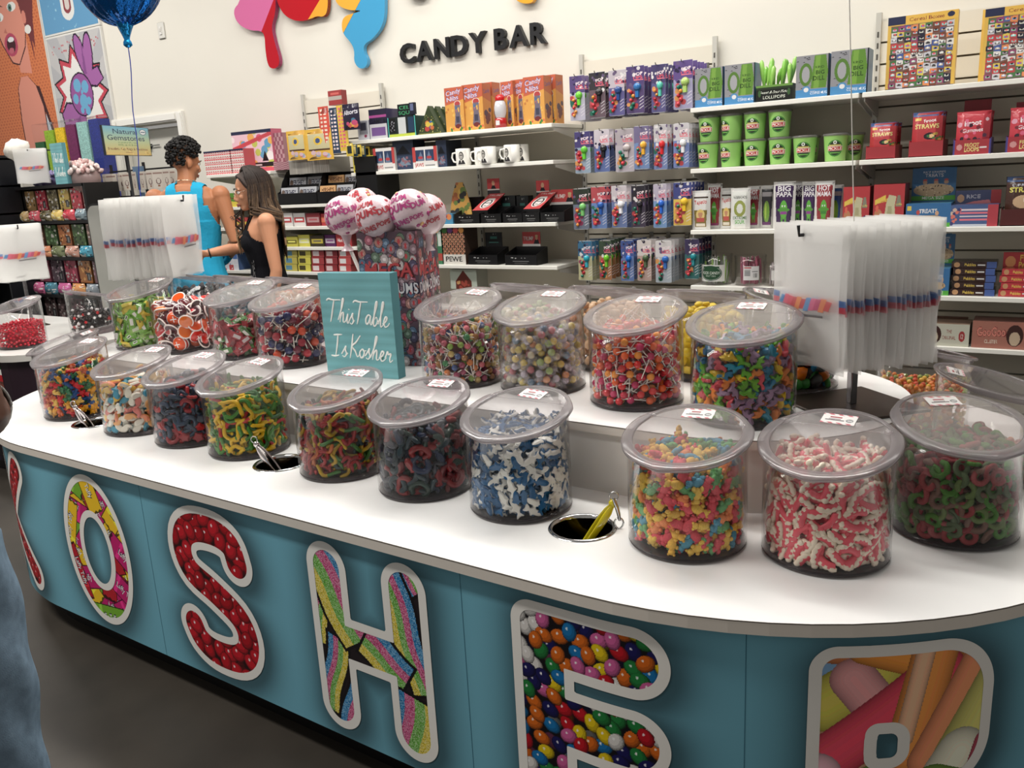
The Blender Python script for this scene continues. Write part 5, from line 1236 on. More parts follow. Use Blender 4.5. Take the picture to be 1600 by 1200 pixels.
# --- left run, second shelf
z = ZL[1]
for k, (l, r) in enumerate(((553, 570), (569, 586))):
    goods('yellow_tin_box', (l, 243, r, 268), z, cvtext(20, 26, (226, 206, 30), [('rect', .1, .45, .45, .95, (24, 24, 24)), ('rect', .55, .45, .9, .95, (24, 24, 24)), ('ell', .28, .3, .12, .1, (40, 40, 30)), ('ell', .72, .3, .12, .1, (40, 40, 30)), ('rect', .1, .05, .9, .15, (60, 50, 20))]), (190, 170, 26), 'black and yellow candy box at the start of the second shelf, %s one' % ('outer' if k == 0 else 'inner'), 'candy box')
def jaws(w=50, h=40):
    return cvtext(w, h, (240, 236, 232), [('rect', 0, .3, .12, 1, (200, 36, 30)), ('rect', .88, .3, 1, 1, (200, 36, 30)), ('rect', .12, .34, .88, .86, (44, 64, 100)), ('poly', [(.2, .36), (.34, .8), (.46, .36)], (110, 130, 160)), ('poly', [(.55, .36), (.68, .8), (.8, .36)], (110, 130, 160)), ('ell', .33, .5, .1, .07, (190, 40, 50)), ('ell', .68, .5, .1, .07, (190, 40, 50)), ('rect', .48, .34, .52, 1, (240, 236, 232)), ('text', 'JAWS', .26, .08, .17, (196, 28, 30), .05, .36), ('rect', .5, .1, .9, .16, (150, 150, 150))])
goods('shark_candy_box', (585, 231, 618, 263), z, jaws(), (206, 204, 200), 'white and red shark candy box beside the yellow boxes', 'candy box', 'shark candy boxes on the second shelf')
goods('shark_candy_box', (646, 229, 684, 261), z, jaws(), (206, 204, 200), 'white and red shark candy box nearer the mugs', 'candy box', 'shark candy boxes on the second shelf')
sh = cvtext(44, 54, (40, 50, 72), [('rect', 0, 0, 1, .45, (50, 66, 96)), ('poly', [(.2, .12), (.5, .42), (.85, .14)], (120, 140, 160)), ('dots', 16, [(90, 110, 140), (150, 100, 110)], .15, .1, .9, .4, .04, 3), ('poly', [(.15, .5), (.5, .8), (.85, .5)], (16, 18, 26))])
goods('shark_display', (616, 217, 648, 262), z, sh, (30, 36, 50), 'dark navy shark display box between the two shark candy boxes', 'display box', Y=SHY+.04)
goods('shark_display', (683, 219, 699, 258), z, sh, (36, 42, 56), 'dark navy shark box standing sideways next to the mugs', 'display box', Y=SHY+.03, depth=.16)
hd = cvtext(40, 12, (24, 26, 34), [('text', 'JAWS', .5, .12, .7, (206, 30, 34), .05, .9)])
for (l, r, t, b, w_) in ((616, 638, 213, 222, 'first'), (660, 690, 209, 219, 'second')):
    goods('header_card', (l, t, r, b), None, hd, (24, 26, 34), '%s black header card with red writing rising behind the shark boxes' % w_, 'header card', Y=SHY+.14, depth=.006)
def mug(px, pr, seed, label, Y):
    p = aty((px+pr)/2, 250, Y); R = (aty(pr, 250, Y)[0]-aty(px, 250, Y)[0])/2*.86; H = .098
    e = empty('mug', (p[0], Y, ZL[1]+.0005), label=label, cat='mug', group='white mugs with black portraits')
    mb = MB(); mb.lathe([(.001, .004), (R*.9, 0), (R, .004), (R, H), (R-.004, H), (R-.004, .008), (.001, .007)], 28, (236, 234, 228))
    cv = Canvas(30, 34, (236, 234, 228)); cv.ell(.5, .6, .25, .30, (60, 58, 56)); cv.ell(.48, .58, .19, .24, (170, 166, 160)); cv.rect(.36, .62, .62, .66, (50, 48, 46)); cv.rect(.42, .42, .56, .45, (60, 58, 56)); cv.poly([(.1, 0), (.9, 0), (.72, .3), (.28, .3)], (50, 48, 50)); cv.poly([(.42, .3), (.58, .3), (.5, .08)], (220, 218, 212))
    mb.canvas(cv, (0, 0, 0), (1, 0, 0), (0, 0, 1), bend=lambda u, v: ((R+.0006)*math.sin((u-.5)*1.3+seed), -(R+.0006)*math.cos((u-.5)*1.3+seed), .008+v*.08))
    mb.build('cup_body', 'gloss', e)
    mb = MB(); mb.tube([(-R*.97*math.cos(seed*.3), -R*.2, .078), (-R-.022, -R*.3, .074), (-R-.028, -R*.3, .05), (-R-.018, -R*.25, .026), (-R*.97, -R*.2, .022)], .0055, 8, (236, 234, 228)); mb.build('handle', 'gloss', e)
for k, (a, b, s_, w_, dy) in enumerate(((713, 736, .3, 'standing alone nearest the shark boxes', .05), (742, 764, .9, 'second from the shark boxes', .06), (752, 776, -.2, 'in the middle, in front', .03), (772, 792, .6, 'in the middle, behind', .16), (788, 813, -.2, 'at the front near the shelf end', .03), (806, 827, .3, 'at the very end of the shelf', .1))):
    mug(a, b, s_, 'white mug with a black portrait, %s' % w_, SHY+dy)
# --- left run, third shelf
z = ZL[2]
goods('ball_candy_tray', (688, 334, 708, 348), z, cvtext(24, 16, (60, 140, 180), [('ell', .3, .7, .2, .3, (226, 130, 50)), ('ell', .7, .7, .2, .3, (226, 130, 50))]), (60, 140, 180), 'pale blue tray of orange balls beside the giant lollipops', 'tray')
cv = Canvas(40, 60, (206, 150, 50)); cv.dots(40, [(226, 180, 70), (170, 90, 40), (110, 130, 60), (60, 60, 60)], 0, 0, 1, 1, .07, 5); cv.mask = (abs(cv.X-.5) < .5*(1-cv.Y**2*.7)) 
x0, x1 = span(703, 738, 330, SHY+.1); zt = aty(720, 285, SHY+.1)[2]
mb = MB(); w = (x1-x0)/2; mb.canvas(cv, (-w, 0, 0), (2*w, 0, 0), (0, 0, zt-z)); mb.canvas(cv, (w, .004, 0), (-2*w, 0, 0), (0, 0, zt-z)); mb.box(-w*.6, w*.6, .0008, .003, 0, (zt-z)*.6, (150, 120, 80)); mb.build('cutout_card', 'card', loc=((x0+x1)/2, SHY+.1, z+.0005), label='orange and yellow cut-out header card among the black trays', cat='header card')
def tray(l, r, zt_, zb, zsh, label, Y=SHY+.02, hdr=None, col=(20, 20, 22), depth=.13, text=True, filled=None):
    x0, x1 = span(l, r, 345, Y); w = (x1-x0)/2; h = zt_
    e = empty('display_tray', ((x0+x1)/2, Y, zsh+.0005), label=label, cat='display tray', group='black counter trays on the wall shelves')
    mb = MB(); t = .003
    mb.box(-w, w, 0, t, 0, h*.75, col); mb.box(-w, w, depth-t, depth, 0, h*1.25, col); mb.box(-w, w, 0, depth, 0, t, col)
    for s in (-1, 1):
        X = s*(w-t/2); mb.add([(X-t/2, 0, 0), (X+t/2, 0, 0), (X+t/2, depth, 0), (X-t/2, depth, 0), (X-t/2, 0, h*.8), (X+t/2, 0, h*.8), (X+t/2, depth, h*1.25), (X-t/2, depth, h*1.25)], [(0, 3, 2, 1), (4, 5, 6, 7), (0, 1, 5, 4), (1, 2, 6, 5), (2, 3, 7, 6), (3, 0, 4, 7)], col)
    if text:
        cv = Canvas(36, 14, col); cv.dots(5, [(200, 200, 200)], .2, .68, .8, .74, .05, 3); cv.rect(.25, .36, .75, .42, (150, 150, 150)); cv.rect(.3, .2, .7, .25, (110, 110, 110)); mb.canvas(cv, (-w, -.0006, 0), (2*w, 0, 0), (0, 0, h*.75))
    mb.build('tray_body', 'card', e)
    if hdr:
        mb = MB(); hw, hh, cvh = hdr; mb.box(-hw, hw, depth+.001, depth+.004, 0, h*1.25+hh, (70, 20, 20) if cvh.a[2, 2, 0] > 100 else col); mb.canvas(cvh, (-hw, depth+.0004, h*1.25), (2*hw, 0, 0), (0, 0, hh)); mb.build('header', 'card', e)
    return e
bh = cvtext(30, 18, (34, 38, 40), [('rect', .3, .55, .7, .7, (60, 130, 120)), ('rect', .2, .25, .8, .32, (60, 120, 110)), ('dots', 3, [(190, 190, 190)], .3, .85, .7, .9, .04)])
rh = cvtext(48, 30, (206, 34, 36), [('rect', 0, 0, 1, .16, (236, 232, 228)), ('text', 'TRUMP', .33, .42, .26, (244, 232, 226), .04, .56), ('poly', [(.62, .16), (.95, .16), (.88, .45), (.70, .45)], (30, 30, 40)), ('ell', .79, .6, .07, .16, (222, 170, 130)), ('ell', .79, .72, .075, .08, (214, 190, 130))])
bx = [(710, 749, 'first from the orange cut-out'), (752, 783, 'second along, between the two red stands'), (786, 816, 'in the middle with white print'), (817, 843, 'narrow, below the second red stand'), (845, 882, 'at the end of the shelf')]
for l, r, w_ in bx:
    tray(l, r, .072, 0, ZL[2], 'black display tray %s on the third shelf' % w_, hdr=(None if l != 845 else ((span(l, r, 345, SHY)[1]-span(l, r, 345, SHY)[0])/2, .085, rh)))
for l, r, w_ in ((778, 806, 'first'), (808, 826, 'second')):
    goods('black_box', (l, 306, r, 332), ZL[2]+.0, bh, (24, 26, 28), '%s matte black box standing behind the black trays' % w_, 'box', Y=SHY+.17, depth=.06)
goods('dark_red_box', (728, 308, 750, 330), ZL[2], cvtext(30, 24, (40, 30, 32), [('rect', .1, .3, .9, .6, (130, 24, 24))]), (40, 30, 32), 'black and dark red box behind the first black tray', 'box', Y=SHY+.17, depth=.06)
def slant(l, r, t, b, label, hl, hr_, ht):
    """stack of red face-printed boxes leaning in a stepped stand, with a red card above"""
    Y = SHY+.05; x0, x1 = span(l, r, b, Y); zb = ZL[2]+.075; zt = aty(r, t, Y)[2]
    e = empty('stepped_stand', (x0, Y, ZL[2]+.0005), label=label, cat='display stand', group='red stepped stands on the third shelf')
    cv = Canvas(40, 60, (204, 34, 38)); cv.text('TRUMP', .52, .84, .10, (240, 220, 214), .04, .86); cv.ell(.5, .42, .34, .30, (236, 230, 226)); cv.ell(.5, .40, .27, .24, (30, 28, 30)); cv.ell(.52, .38, .18, .2, (236, 230, 226)); cv.rect(.36, .42, .68, .46, (30, 28, 30)); cv.rect(.42, .26, .6, .29, (30, 28, 30)); cv.poly([(.2, .6), (.8, .6), (.7, .72), (.3, .72)], (236, 230, 226))
    w = (x1-x0); H = zt-ZL[2]
    mb = MB(); d = .10; Z0 = .075
    v = [(0, 0, Z0), (w*.62, 0, Z0), (w, d, H), (w*.38, d, H)]
    mb.add(v, [(0, 1, 2, 3)], (204, 34, 38)); mb.canvas(cv, Vector(v[0])+Vector((0, -.0006, 0)), Vector(v[1])-Vector(v[0]), Vector(v[3])-Vector(v[0]))
    mb.add([v[1], (w*.62, d, Z0), v[2]], [(0, 1, 2)], (90, 20, 24)); mb.add([v[0], v[3], (w*.38, d, Z0), (0, d, Z0)], [(0, 1, 2, 3)], (90, 20, 24)); mb.add([(0, d, Z0), (w*.62, d, Z0), v[2], v[3]], [(3, 2, 1, 0)], (30, 24, 26)); mb.box(0, w*.62, 0, d, 0, Z0, (26, 24, 26)); mb.build('box_stack', 'card', e)
    mb = MB(); c2 = Canvas(24, 24, (204, 34, 38)); c2.rect(0, .0, 1, .3, (60, 56, 60)); c2.rect(0, .3, 1, .36, (230, 220, 214)); c2.ell(.5, .72, .12, .16, (222, 170, 130)); c2.poly([(.3, .38), (.7, .38), (.6, .58), (.4, .58)], (30, 30, 40))
    xa, xb = span(hl, hr_, t, Y+.1); zz = aty((hl+hr_)/2, ht, Y+.1)[2]-ZL[2]; mb.box(xa-x0, xb-x0, d+.001, d+.004, H*.6, zz, (120, 24, 26)); mb.canvas(c2, (xa-x0, d+.0004, zz-(xb-xa)*1.1), (xb-xa, 0, 0), (0, 0, (xb-xa)*1.1)); mb.build('header', 'card', e)
slant(738, 777, 303, 333, 'red stepped stand of face-printed boxes, the one nearer the orange cut-out', 762, 781, 279)
slant(818, 859, 300, 332, 'red stepped stand of face-printed boxes, the one nearer the shelf end', 838, 858, 282)
# --- left run, fourth and fifth shelf
def cone_art():
    cv = Canvas(44, 56, (44, 30, 24)); 
    for i in range(6):
        for j in range(9): cv.ell((i+.5*(j % 2)+.3)/6, .30+j*.065, .06, .035, (206, 150, 110)); cv.ell((i+.5*(j % 2)+.3)/6, .31+j*.065, .03, .02, (120, 40, 40))
    cv.rect(0, 0, 1, .27, (226, 222, 214)); cv.text('PEWE', .5, .08, .13, (30, 24, 20), .06, .7)
    for k, c in enumerate(((60, 120, 50), (110, 60, 130), (200, 60, 50), (230, 150, 40))): cv.ell(.15+k*.24, .92, .11, .08, c)
    return cv
goods('cone_display', (692, 355, 728, 407), ZL[3], cone_art(), (80, 60, 50), 'brown display box printed with rows of little cones on the fourth shelf', 'display box', depth=.14)
tray(728, 774, .078, 0, ZL[3], 'empty black tray with a dark teal header on the fourth shelf', hdr=(.06, .085, bh))
tray(786, 836, .078, 0, ZL[3], 'empty black tray with a red header near the end of the fourth shelf', hdr=(.062, .085, rh))
goods('green_pouch_box', (684, 356, 693, 400), ZL[3], cvtext(12, 50, (60, 130, 90), [('rect', .2, .5, .8, .9, (220, 230, 220)), ('rect', .1, .1, .9, .3, (190, 60, 40))]), (50, 100, 70), 'narrow green and red box beside the brown cone display', 'box')
cv = cvtext(44, 24, (196, 206, 190), [('poly', [(.2, 0), (.2, .4), (.5, .95), (.8, .4), (.8, 0)], (110, 44, 30)), ('dots', 12, [(214, 160, 90), (170, 60, 40)], .25, .05, .75, .4, .08, 3)])
goods('sundae_card_box', (705, 421, 746, 452), None, cv, (150, 150, 140), 'low box with a brown sundae picture on the lowest visible shelf', 'box', Y=SHY+.04)
# --- bays behind the woman
def stack_art(seed, cols, w=30, h=24, n=3):
    cv = Canvas(w, h, (250, 250, 250)); g = random.Random(seed)
    for i in range(n):
        for j in range(n): cv.rect(i/n, j/n, (i+1)/n-.02, (j+1)/n-.03, g.choice(cols))
    cv.dots(14, cols+[(250, 250, 250)], 0, 0, 1, 1, .06, seed+1); return cv
z = ZLL[0]
gt = Canvas(48, 40, (240, 232, 226))
for i in range(6):
    for j in range(5): gt.ell((i+.5)/6, (j+.4)/5, .062, .062, (200, 30, 44)); gt.rect(i/6+.01, j/5, i/6+.15, j/5+.05, (226, 40, 60)); gt.ell((i+.5)/6, (j+.35)/5, .03, .03, (250, 240, 235))
gt.rect(0, .92, 1, 1, (40, 46, 80))
for k, (l, r) in enumerate(((322, 343), (343, 364), (363, 384))):
    goods('tile_box', (l, 236+(-2*k), r, 270), z, gt, (190, 60, 70), 'red and white checked packet with a navy strip, number %s of the lower row' % ['one', 'two', 'three'][k], 'packet', 'red and white packets behind the couple')
pa = Canvas(60, 48, (240, 200, 214)); pa.dots(30, [(226, 60, 110), (240, 170, 60), (200, 206, 80), (90, 160, 200), (250, 240, 240)], 0, 0, 1, 1, .09, 6); pa.poly([(0, .52), (1, .85), (1, .95), (0, .62)], (206, 40, 60)); pa.rect(0, .12, 1, .22, (40, 30, 34)); pa.rect(0, .92, 1, 1, (40, 46, 80)); pa.rect(.2, .14, .7, .19, (220, 200, 200)); pa.rect(0, 0, 1, .1, (226, 60, 90)); pa.poly([(.35, .25), (.42, .5), (.5, .25)], (30, 24, 28)); pa.poly([(.72, .25), (.8, .5), (.88, .25)], (30, 24, 28))
goods('party_box', (368, 203, 430, 266), z, pa, (200, 90, 120), 'large pink patterned box with a black band behind the couple', 'box', Y=SHY+.12, depth=.1)
pk = Canvas(26, 40, (196, 150, 156)); 
for i in range(6):
    for j in range(9):
        if (i+j) % 2: pk.rect(i/6, j/9, (i+1)/6, (j+1)/9, (150, 84, 100))
goods('checked_carton', (429, 207, 447, 262), z, pk, (170, 120, 126), 'tall pink checked carton next to the large pink patterned box', 'carton', Y=SHY+.14)
goods('checked_carton', (428, 252, 460, 262), z, pk, (170, 120, 126), 'low pink checked carton lying at the end of the shelf', 'carton', Y=SHY+.05)
ga = Canvas(30, 44, (232, 180, 30)); ga.rect(.1, .35, .9, .85, (206, 196, 150)); ga.ell(.5, .62, .16, .14, (230, 190, 30)); ga.ell(.5, .62, .09, .08, (60, 80, 130)); ga.rect(.1, .3, .9, .36, (90, 60, 40)); ga.dots(9, [(150, 180, 206), (206, 110, 120), (226, 190, 200)], .15, .08, .85, .25, .075, 8); ga.rect(.1, .86, .9, .9, (120, 90, 30))
def hang_bag(l, t, r, b, cv, Y, label, grp, name='hanging_bag', sidec=(200, 150, 40), th=.028):
    x0, x1 = span(l, r, (t+b)/2, Y); z1, z0 = aty((l+r)/2, t, Y)[2], aty((l+r)/2, b, Y)[2]; w = (x1-x0)/2; h = z1-z0; mb = MB()
    N_ = 6
    rings = []
    for k in range(N_+1):
        v_ = k/N_; tk = th/2*math.sin(PI*min(max(v_, .04), .96))**.5*(1 if v_ < .85 else .4); rings.append([(-w, 0, v_*h), (0, -tk, v_*h), (w, 0, v_*h), (0, tk, v_*h)])
    mb.loft(rings, sidec)
    def bend(u, q):
        x = (u-.5)*2*w; tk = th/2*math.sin(PI*min(max(q, .04), .96))**.5*(1 if q < .85 else .4); return (x, -tk*(1-abs(u-.5)*2)-.0008, q*h)
    mb.canvas(cv, (0, 0, 0), (1, 0, 0), (0, 0, 1), bend=bend)
    return mb.build(name, 'wrapper', loc=((x0+x1)/2, Y, z0), label=label, cat='bag' if 'bag' in name else 'packet', group=grp)
hang_bag(449, 204, 479, 250, ga, SHY-.0, 'yellow bag of pastel gumballs hanging beside the pink cartons', 'yellow gumball bags')
hang_bag(478, 201, 520, 250, ga, SHY-.02, 'wider yellow bag of pastel gumballs hanging by the orange strip', 'yellow gumball bags')
def strip(l, t, r, b, lb, c, dots, label):
    """a long hanging candy strip: leans with its foot to the side"""
    Y = SHY-.02; cv = Canvas(14, 60, c)
    for j in range(11):
        for i in (0, 1): cv.rect(.18+.36*i, .08+j*.082, .42+.36*i, .125+j*.082, dots)
    hang_bag(l, t, r, b, cv, Y, label, 'long hanging candy strips', 'candy_strip', sidec=tuple(q*.7 for q in c), th=.016)
strip(500, 166, 516, 242, 0, (214, 60, 30), (240, 220, 200), 'long orange candy strip hanging on the slatted panel')
strip(517, 168, 530, 240, 0, (40, 60, 90), (240, 220, 220), 'long navy candy strip with pale dots on the slatted panel')
strip(528, 164, 543, 236, 0, (232, 190, 40), (226, 90, 120), 'long yellow candy strip with pink dots on the slatted panel')
al = Canvas(34, 52, (34, 26, 54)); al.text('Allsorts', .5, .6, .17, (236, 232, 240), .03, .84, shear=.2, rot=.1); al.dots(7, [(226, 100, 60), (200, 60, 110), (60, 120, 150), (232, 180, 60)], .3, .16, .75, .42, .09, 2)
hang_bag(536, 162, 562, 203, al, SHY-.05, 'dark purple sweet bag with white script hanging by the top shelf', 'dark bags', sidec=(34, 26, 54))
rb = Canvas(20, 26, (170, 40, 40)); rb.rect(0, .35, 1, .6, (190, 180, 170)); rb.rect(.2, .7, .8, .85, (220, 90, 80))
goods('price_box', (514, 141, 535, 164), None, rb, (150, 34, 34), 'small red box on a clip at the top of the slatted panel', 'box', Y=SHY+.2, depth=.05)
for k in range(7):
    l = 541+k*6.5
    yl = Canvas(10, 26, [(220, 190, 40), (40, 70, 90)][k % 2]); yl.rect(.2, .2, .8, .8, [(40, 50, 50), (220, 200, 120)][k % 2])
    hang_bag(l, 224+k*1.2, l+11, 244+k*.4, yl, SHY-.08+.03*k, 'small yellow and blue packet hanging under the top shelf', 'small hanging packets under the top shelf', 'small_packet', sidec=(180, 160, 60), th=.01)
mb = MB(); x0, x1 = span(452, 515, 262, SHY+.03); zb = aty(484, 271, SHY+.03)[2]; zt = aty(484, 247, SHY+.03)[2]
cvb = Canvas(60, 20, (178, 172, 162)); gg = np.random.RandomState(2)
for c_ in range(cvb.w): cvb.a[:, c_] = np.array((178, 172, 162))*(.82+.25*gg.rand())
cvb.rect(0, .86, 1, 1, (200, 196, 186)); mb.box(x0, x1, 0, .2, zb, zt, (160, 156, 146)); mb.canvas(cvb, (x0, -.0006, zb), (x1-x0, 0, 0), (0, 0, zt-zb)); mb.build('woven_basket', 'card', loc=(0, SHY+.03, 0), label='pale grey slatted basket under the hanging strips', cat='basket')
# chocolate displays
def choc(l, r, t, b, nl, label):
    Y = SHY; x0, x1 = span(l, r, b, Y); w = (x1-x0)/2; z = ZLL[1]; e = empty('bar_display', ((x0+x1)/2, Y, z+.0005), label=label, cat='display box', group='black chocolate bar displays')
    mb = MB(); mb.box(-w, w, 0, .005, 0, .075, (22, 22, 24)); mb.box(-w, w, .0, .22, 0, .004, (22, 22, 24)); mb.box(-w, w, .09, .095, 0, .13, (22, 22, 24)); mb.box(-w, w, .215, .22, 0, .2, (22, 22, 24))
    prof = [(0, 0), (.22, 0), (.22, .235), (.16, .245), (.10, .22), (.05, .15), (.02, .09), (0, .08)]
    for s in (-1, 1):
        X = s*w; mb.add([(X-.002*s, y, q) for y, q in prof]+[(X+.002*s, y, q) for y, q in prof], [tuple(range(8)), tuple(range(15, 7, -1))]+[(i, (i+1) % 8, (i+1) % 8+8, i+8) for i in range(8)], (22, 22, 24))
    mb.build('display_body', 'card', e)
    return e, (x0+x1)/2, w
hs = cvtext(36, 14, (186, 188, 194), [('text', 'HERSHEY', .5, .35, .42, (60, 60, 80), .05, .8), ('ell', .12, .5, .1, .3, (110, 90, 80))])
ho = cvtext(36, 14, (222, 170, 110), [('text', 'HERSHEYS', .5, .45, .36, (110, 60, 30), .05, .8), ('rect', .3, .12, .7, .28, (190, 120, 70))])
for (l, r, nm) in ((436, 496, 'the one nearer the woman'), (497, 553, 'the one nearer the giant lollipops')):
    e, cx, w = choc(l, r, 270, 318, 2, 'black two-tier chocolate bar display, %s' % nm)
    for row, (yy, zz) in enumerate(((.012, .04), (.10, .105))):
        for q in range(2):
            xx = cx-w*.48+q*w*.96; cvv = ho if (row, q, l) in ((0, 0, 497), (1, 0, 497)) else hs; hw = w*.44
            mb = MB(); carton(mb, -hw, hw, 0, .018, 0, .075, cvv, tuple(int(v) for v in cvv.a[1, 1]*.8))
            mb.build('chocolate_bar', 'wrapper', loc=(xx, SHY+yy, ZLL[1]+zz), rot=(-.15, 0, 0), label='%s chocolate bar, %s tier of the display nearer the %s' % ('gold' if cvv is ho else 'silver', 'lower' if row == 0 else 'upper', 'woman' if l == 436 else 'giant lollipops'), cat='chocolate bar', group='chocolate bars in the black displays')
mb = MB(); X0, X1 = span(556, 588, 310, SHY-.02); mb.box(X0, X1, 0, .22, 0, .28, (20, 20, 22)); mb.build('black_box', 'card', loc=(0, SHY, ZLL[1]+.0005), label='plain tall black box between the chocolate display and the giant lollipops', cat='box')
def row_boxes(zz, items, Y, grp, what, py=None):
    for k, (l, r, t, b, bg, fg, txt) in enumerate(items):
        cv = Canvas(30, 22, bg); cv.rect(.08, .3, .92, .7, fg); 
        if txt: cv.text(txt, .5, .38, .26, (250, 250, 245), .04, .8)
        else: cv.rect(.2, .42, .8, .56, tuple(min(255, q+60) for q in bg))
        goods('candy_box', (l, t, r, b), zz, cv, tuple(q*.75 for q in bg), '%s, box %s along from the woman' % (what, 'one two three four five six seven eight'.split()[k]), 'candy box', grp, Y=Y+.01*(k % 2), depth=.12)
row_boxes(ZLL[2], [(438, 458, 333, 351, (230, 226, 222), (190, 40, 46), ''), (459, 478, 333, 351, (230, 226, 222), (200, 40, 46), ''), (479, 501, 333, 350, (130, 24, 34), (190, 150, 150), ''), (502, 512, 334, 350, (190, 30, 40), (230, 120, 60), ''), (513, 552, 336, 351, (200, 40, 40), (240, 240, 240), '')], SHY+.03, 'small boxes on the third shelf behind the woman', 'red and white candy box on the third shelf')
row_boxes(ZLL[3], [(447, 466, 370, 384, (200, 190, 50), (120, 110, 30), ''), (467, 485, 367, 384, (214, 206, 60), (240, 240, 200), ''), (486, 507, 368, 384, (60, 50, 30), (200, 180, 40), ''), (508, 525, 367, 383, (90, 30, 90), (200, 190, 200), ''), (526, 550, 366, 383, (170, 26, 34), (180, 30, 40), 'Hot Ones')], SHY+.03, 'small boxes on the fourth shelf behind the woman', 'colourful candy box on the fourth shelf')
lo = []
for k in range(5):
    for q in range(3): lo.append((446+k*21, 465+k*21, 395+q*10, 404+q*10))
for i, (l, r, t, b) in enumerate(lo):
    k, q = divmod(i, 3); c = [(206, 190, 70), (226, 214, 60), (170, 36, 44), (150, 30, 40), (200, 60, 60)][k]
    Y = SHY+.02; x0, x1 = span(l, r, b, Y); w = (x1-x0)/2; h = .05
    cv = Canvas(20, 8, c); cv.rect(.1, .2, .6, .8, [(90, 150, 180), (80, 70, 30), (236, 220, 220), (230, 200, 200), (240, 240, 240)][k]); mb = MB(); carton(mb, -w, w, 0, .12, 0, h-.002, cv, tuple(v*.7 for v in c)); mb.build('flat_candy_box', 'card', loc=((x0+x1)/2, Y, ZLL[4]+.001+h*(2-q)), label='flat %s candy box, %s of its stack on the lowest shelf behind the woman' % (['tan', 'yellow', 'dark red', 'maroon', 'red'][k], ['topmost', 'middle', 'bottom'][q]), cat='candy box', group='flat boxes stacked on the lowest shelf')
nb = Canvas(30, 22, (90, 150, 40)); nb.poly([(0, 0), (1, 0), (1, .35), (0, .5)], (232, 206, 30)); nb.dots(10, [(170, 60, 30), (110, 40, 30)], .1, .45, .9, .8, .08, 3)
goods('nut_candy_box', (341, 302, 372, 320), ZLL[1], nb, (110, 150, 50), 'green and yellow candy box between the man and the woman', 'candy box')
goods('nut_candy_box', (366, 340, 388, 352), ZLL[2], Canvas(20, 12, (190, 34, 30)).rect(.1, .3, .9, .6, (236, 200, 40)), (150, 30, 30), 'red and yellow packet between the man and the woman, one shelf lower', 'candy box')
goods('blue_packet', (352, 396, 374, 424), ZLL[4], stack_art(5, [(60, 110, 180), (200, 50, 60), (230, 230, 240)]), (60, 90, 140), 'blue and red packets low between the man and the woman', 'packet')
# ------------------------------------------------------------------ hook bay: carded lollipop toys in four rows
HX = [(890, 914, 117, 187), (920, 945, 112, 184), (950, 974, 108, 181), (978, 1006, 102, 177), (1018, 1038, 98, 176), (1053, 1083, 92, 170)]
rows_h = [(0, 0, [(890, 913, 116, 187), (920, 946, 111, 183), (950, 974, 107, 179), (978, 1006, 102, 177), (1018, 1037, 98, 174), (1052, 1083, 93, 170)]),
          (1, 1, [(897, 921, 204, 270), (928, 953, 201, 268), (961, 990, 199, 267), (991, 1014, 196, 264), (1022, 1042, 193, 264), (1052, 1076, 191, 261)]),
          (2, 2, [(895, 918, 293, 357), (924, 947, 290, 356), (955, 979, 289, 355), (990, 1004, 288, 354), (1022, 1041, 286, 355), (1053, 1080, 284, 352)]),
          (3, 3, [(903, 924, 376, 438), (936, 954, 374, 436), (970, 988, 374, 438), (995, 1018, 374, 438), (1025, 1049, 375, 441), (1070, 1092, 372, 435)])]
def toy_art(seed, top, mid, toy):
    g = random.Random(seed); cv = Canvas(26, 64, mid); cv.rect(0, .62, 1, 1, top)
    cv.dots(12, [top, (40, 30, 70), (230, 226, 226), (110, 90, 130)], 0, .55, 1, .98, .035, seed)
    cv.text('POP', .68, .80, .065, (255, 236, 240), .08, .5, rot=.15); cv.text('UPS', .66, .72, .065, (226, 60, 90), .06, .5, rot=.15); cv.rect(.42, .70, .95, .72, (236, 110, 130))
    cv.ell(.62, .56, .22, .085, toy); cv.ell(.62, .56, .12, .045, tuple(min(255, q+60) for q in toy)); cv.rect(.5, .34, .72, .50, toy); cv.ell(.62, .62, .1, .04, (230, 190, 160))
    cv.dots(13, [(186, 40, 50), (30, 110, 90), (206, 60, 70), (226, 150, 60), (150, 40, 90)], .1, .08, .55, .52, .05, seed+5)
    for k in range(4): cv.poly([(.7, .08+k*.07), (.95, .14+k*.07), (.95, .155+k*.07), (.7, .095+k*.07)], (230, 226, 230))
    return cv
tops = [(90, 70, 130), (60, 56, 60), (200, 190, 200), (80, 60, 120), (70, 60, 110), (96, 70, 140), (70, 60, 120), (210, 200, 210), (180, 170, 176), (120, 110, 150), (200, 196, 200), (210, 206, 210), (50, 60, 50), (190, 60, 70), (210, 200, 206), (50, 46, 56), (190, 180, 200), (60, 70, 140), (40, 110, 150), (60, 80, 60), (50, 80, 150), (220, 210, 206), (225, 220, 220), (60, 50, 90)]
mids = [(190, 186, 206), (110, 90, 100), (96, 90, 150), (90, 70, 120), (90, 86, 140), (160, 156, 190), (150, 170, 190), (90, 110, 170), (190, 180, 190), (110, 140, 190), (110, 130, 180), (110, 130, 190), (110, 120, 140), (96, 130, 190), (100, 120, 170), (70, 60, 80), (110, 150, 200), (226, 190, 60), (200, 196, 150), (170, 110, 60), (90, 120, 180), (190, 160, 150), (180, 190, 200), (50, 110, 110)]
toys = [(110, 200, 60), (40, 36, 40), (40, 70, 130), (50, 110, 170), (90, 190, 170), (170, 200, 110), (100, 190, 60), (30, 30, 36), (180, 170, 170), (226, 170, 60), (206, 40, 44), (226, 226, 230), (120, 190, 110), (40, 90, 170), (230, 230, 235), (36, 34, 40), (40, 100, 200), (230, 190, 50), (40, 160, 180), (110, 190, 40), (30, 110, 200), (70, 90, 60), (40, 100, 180), (30, 130, 140)]
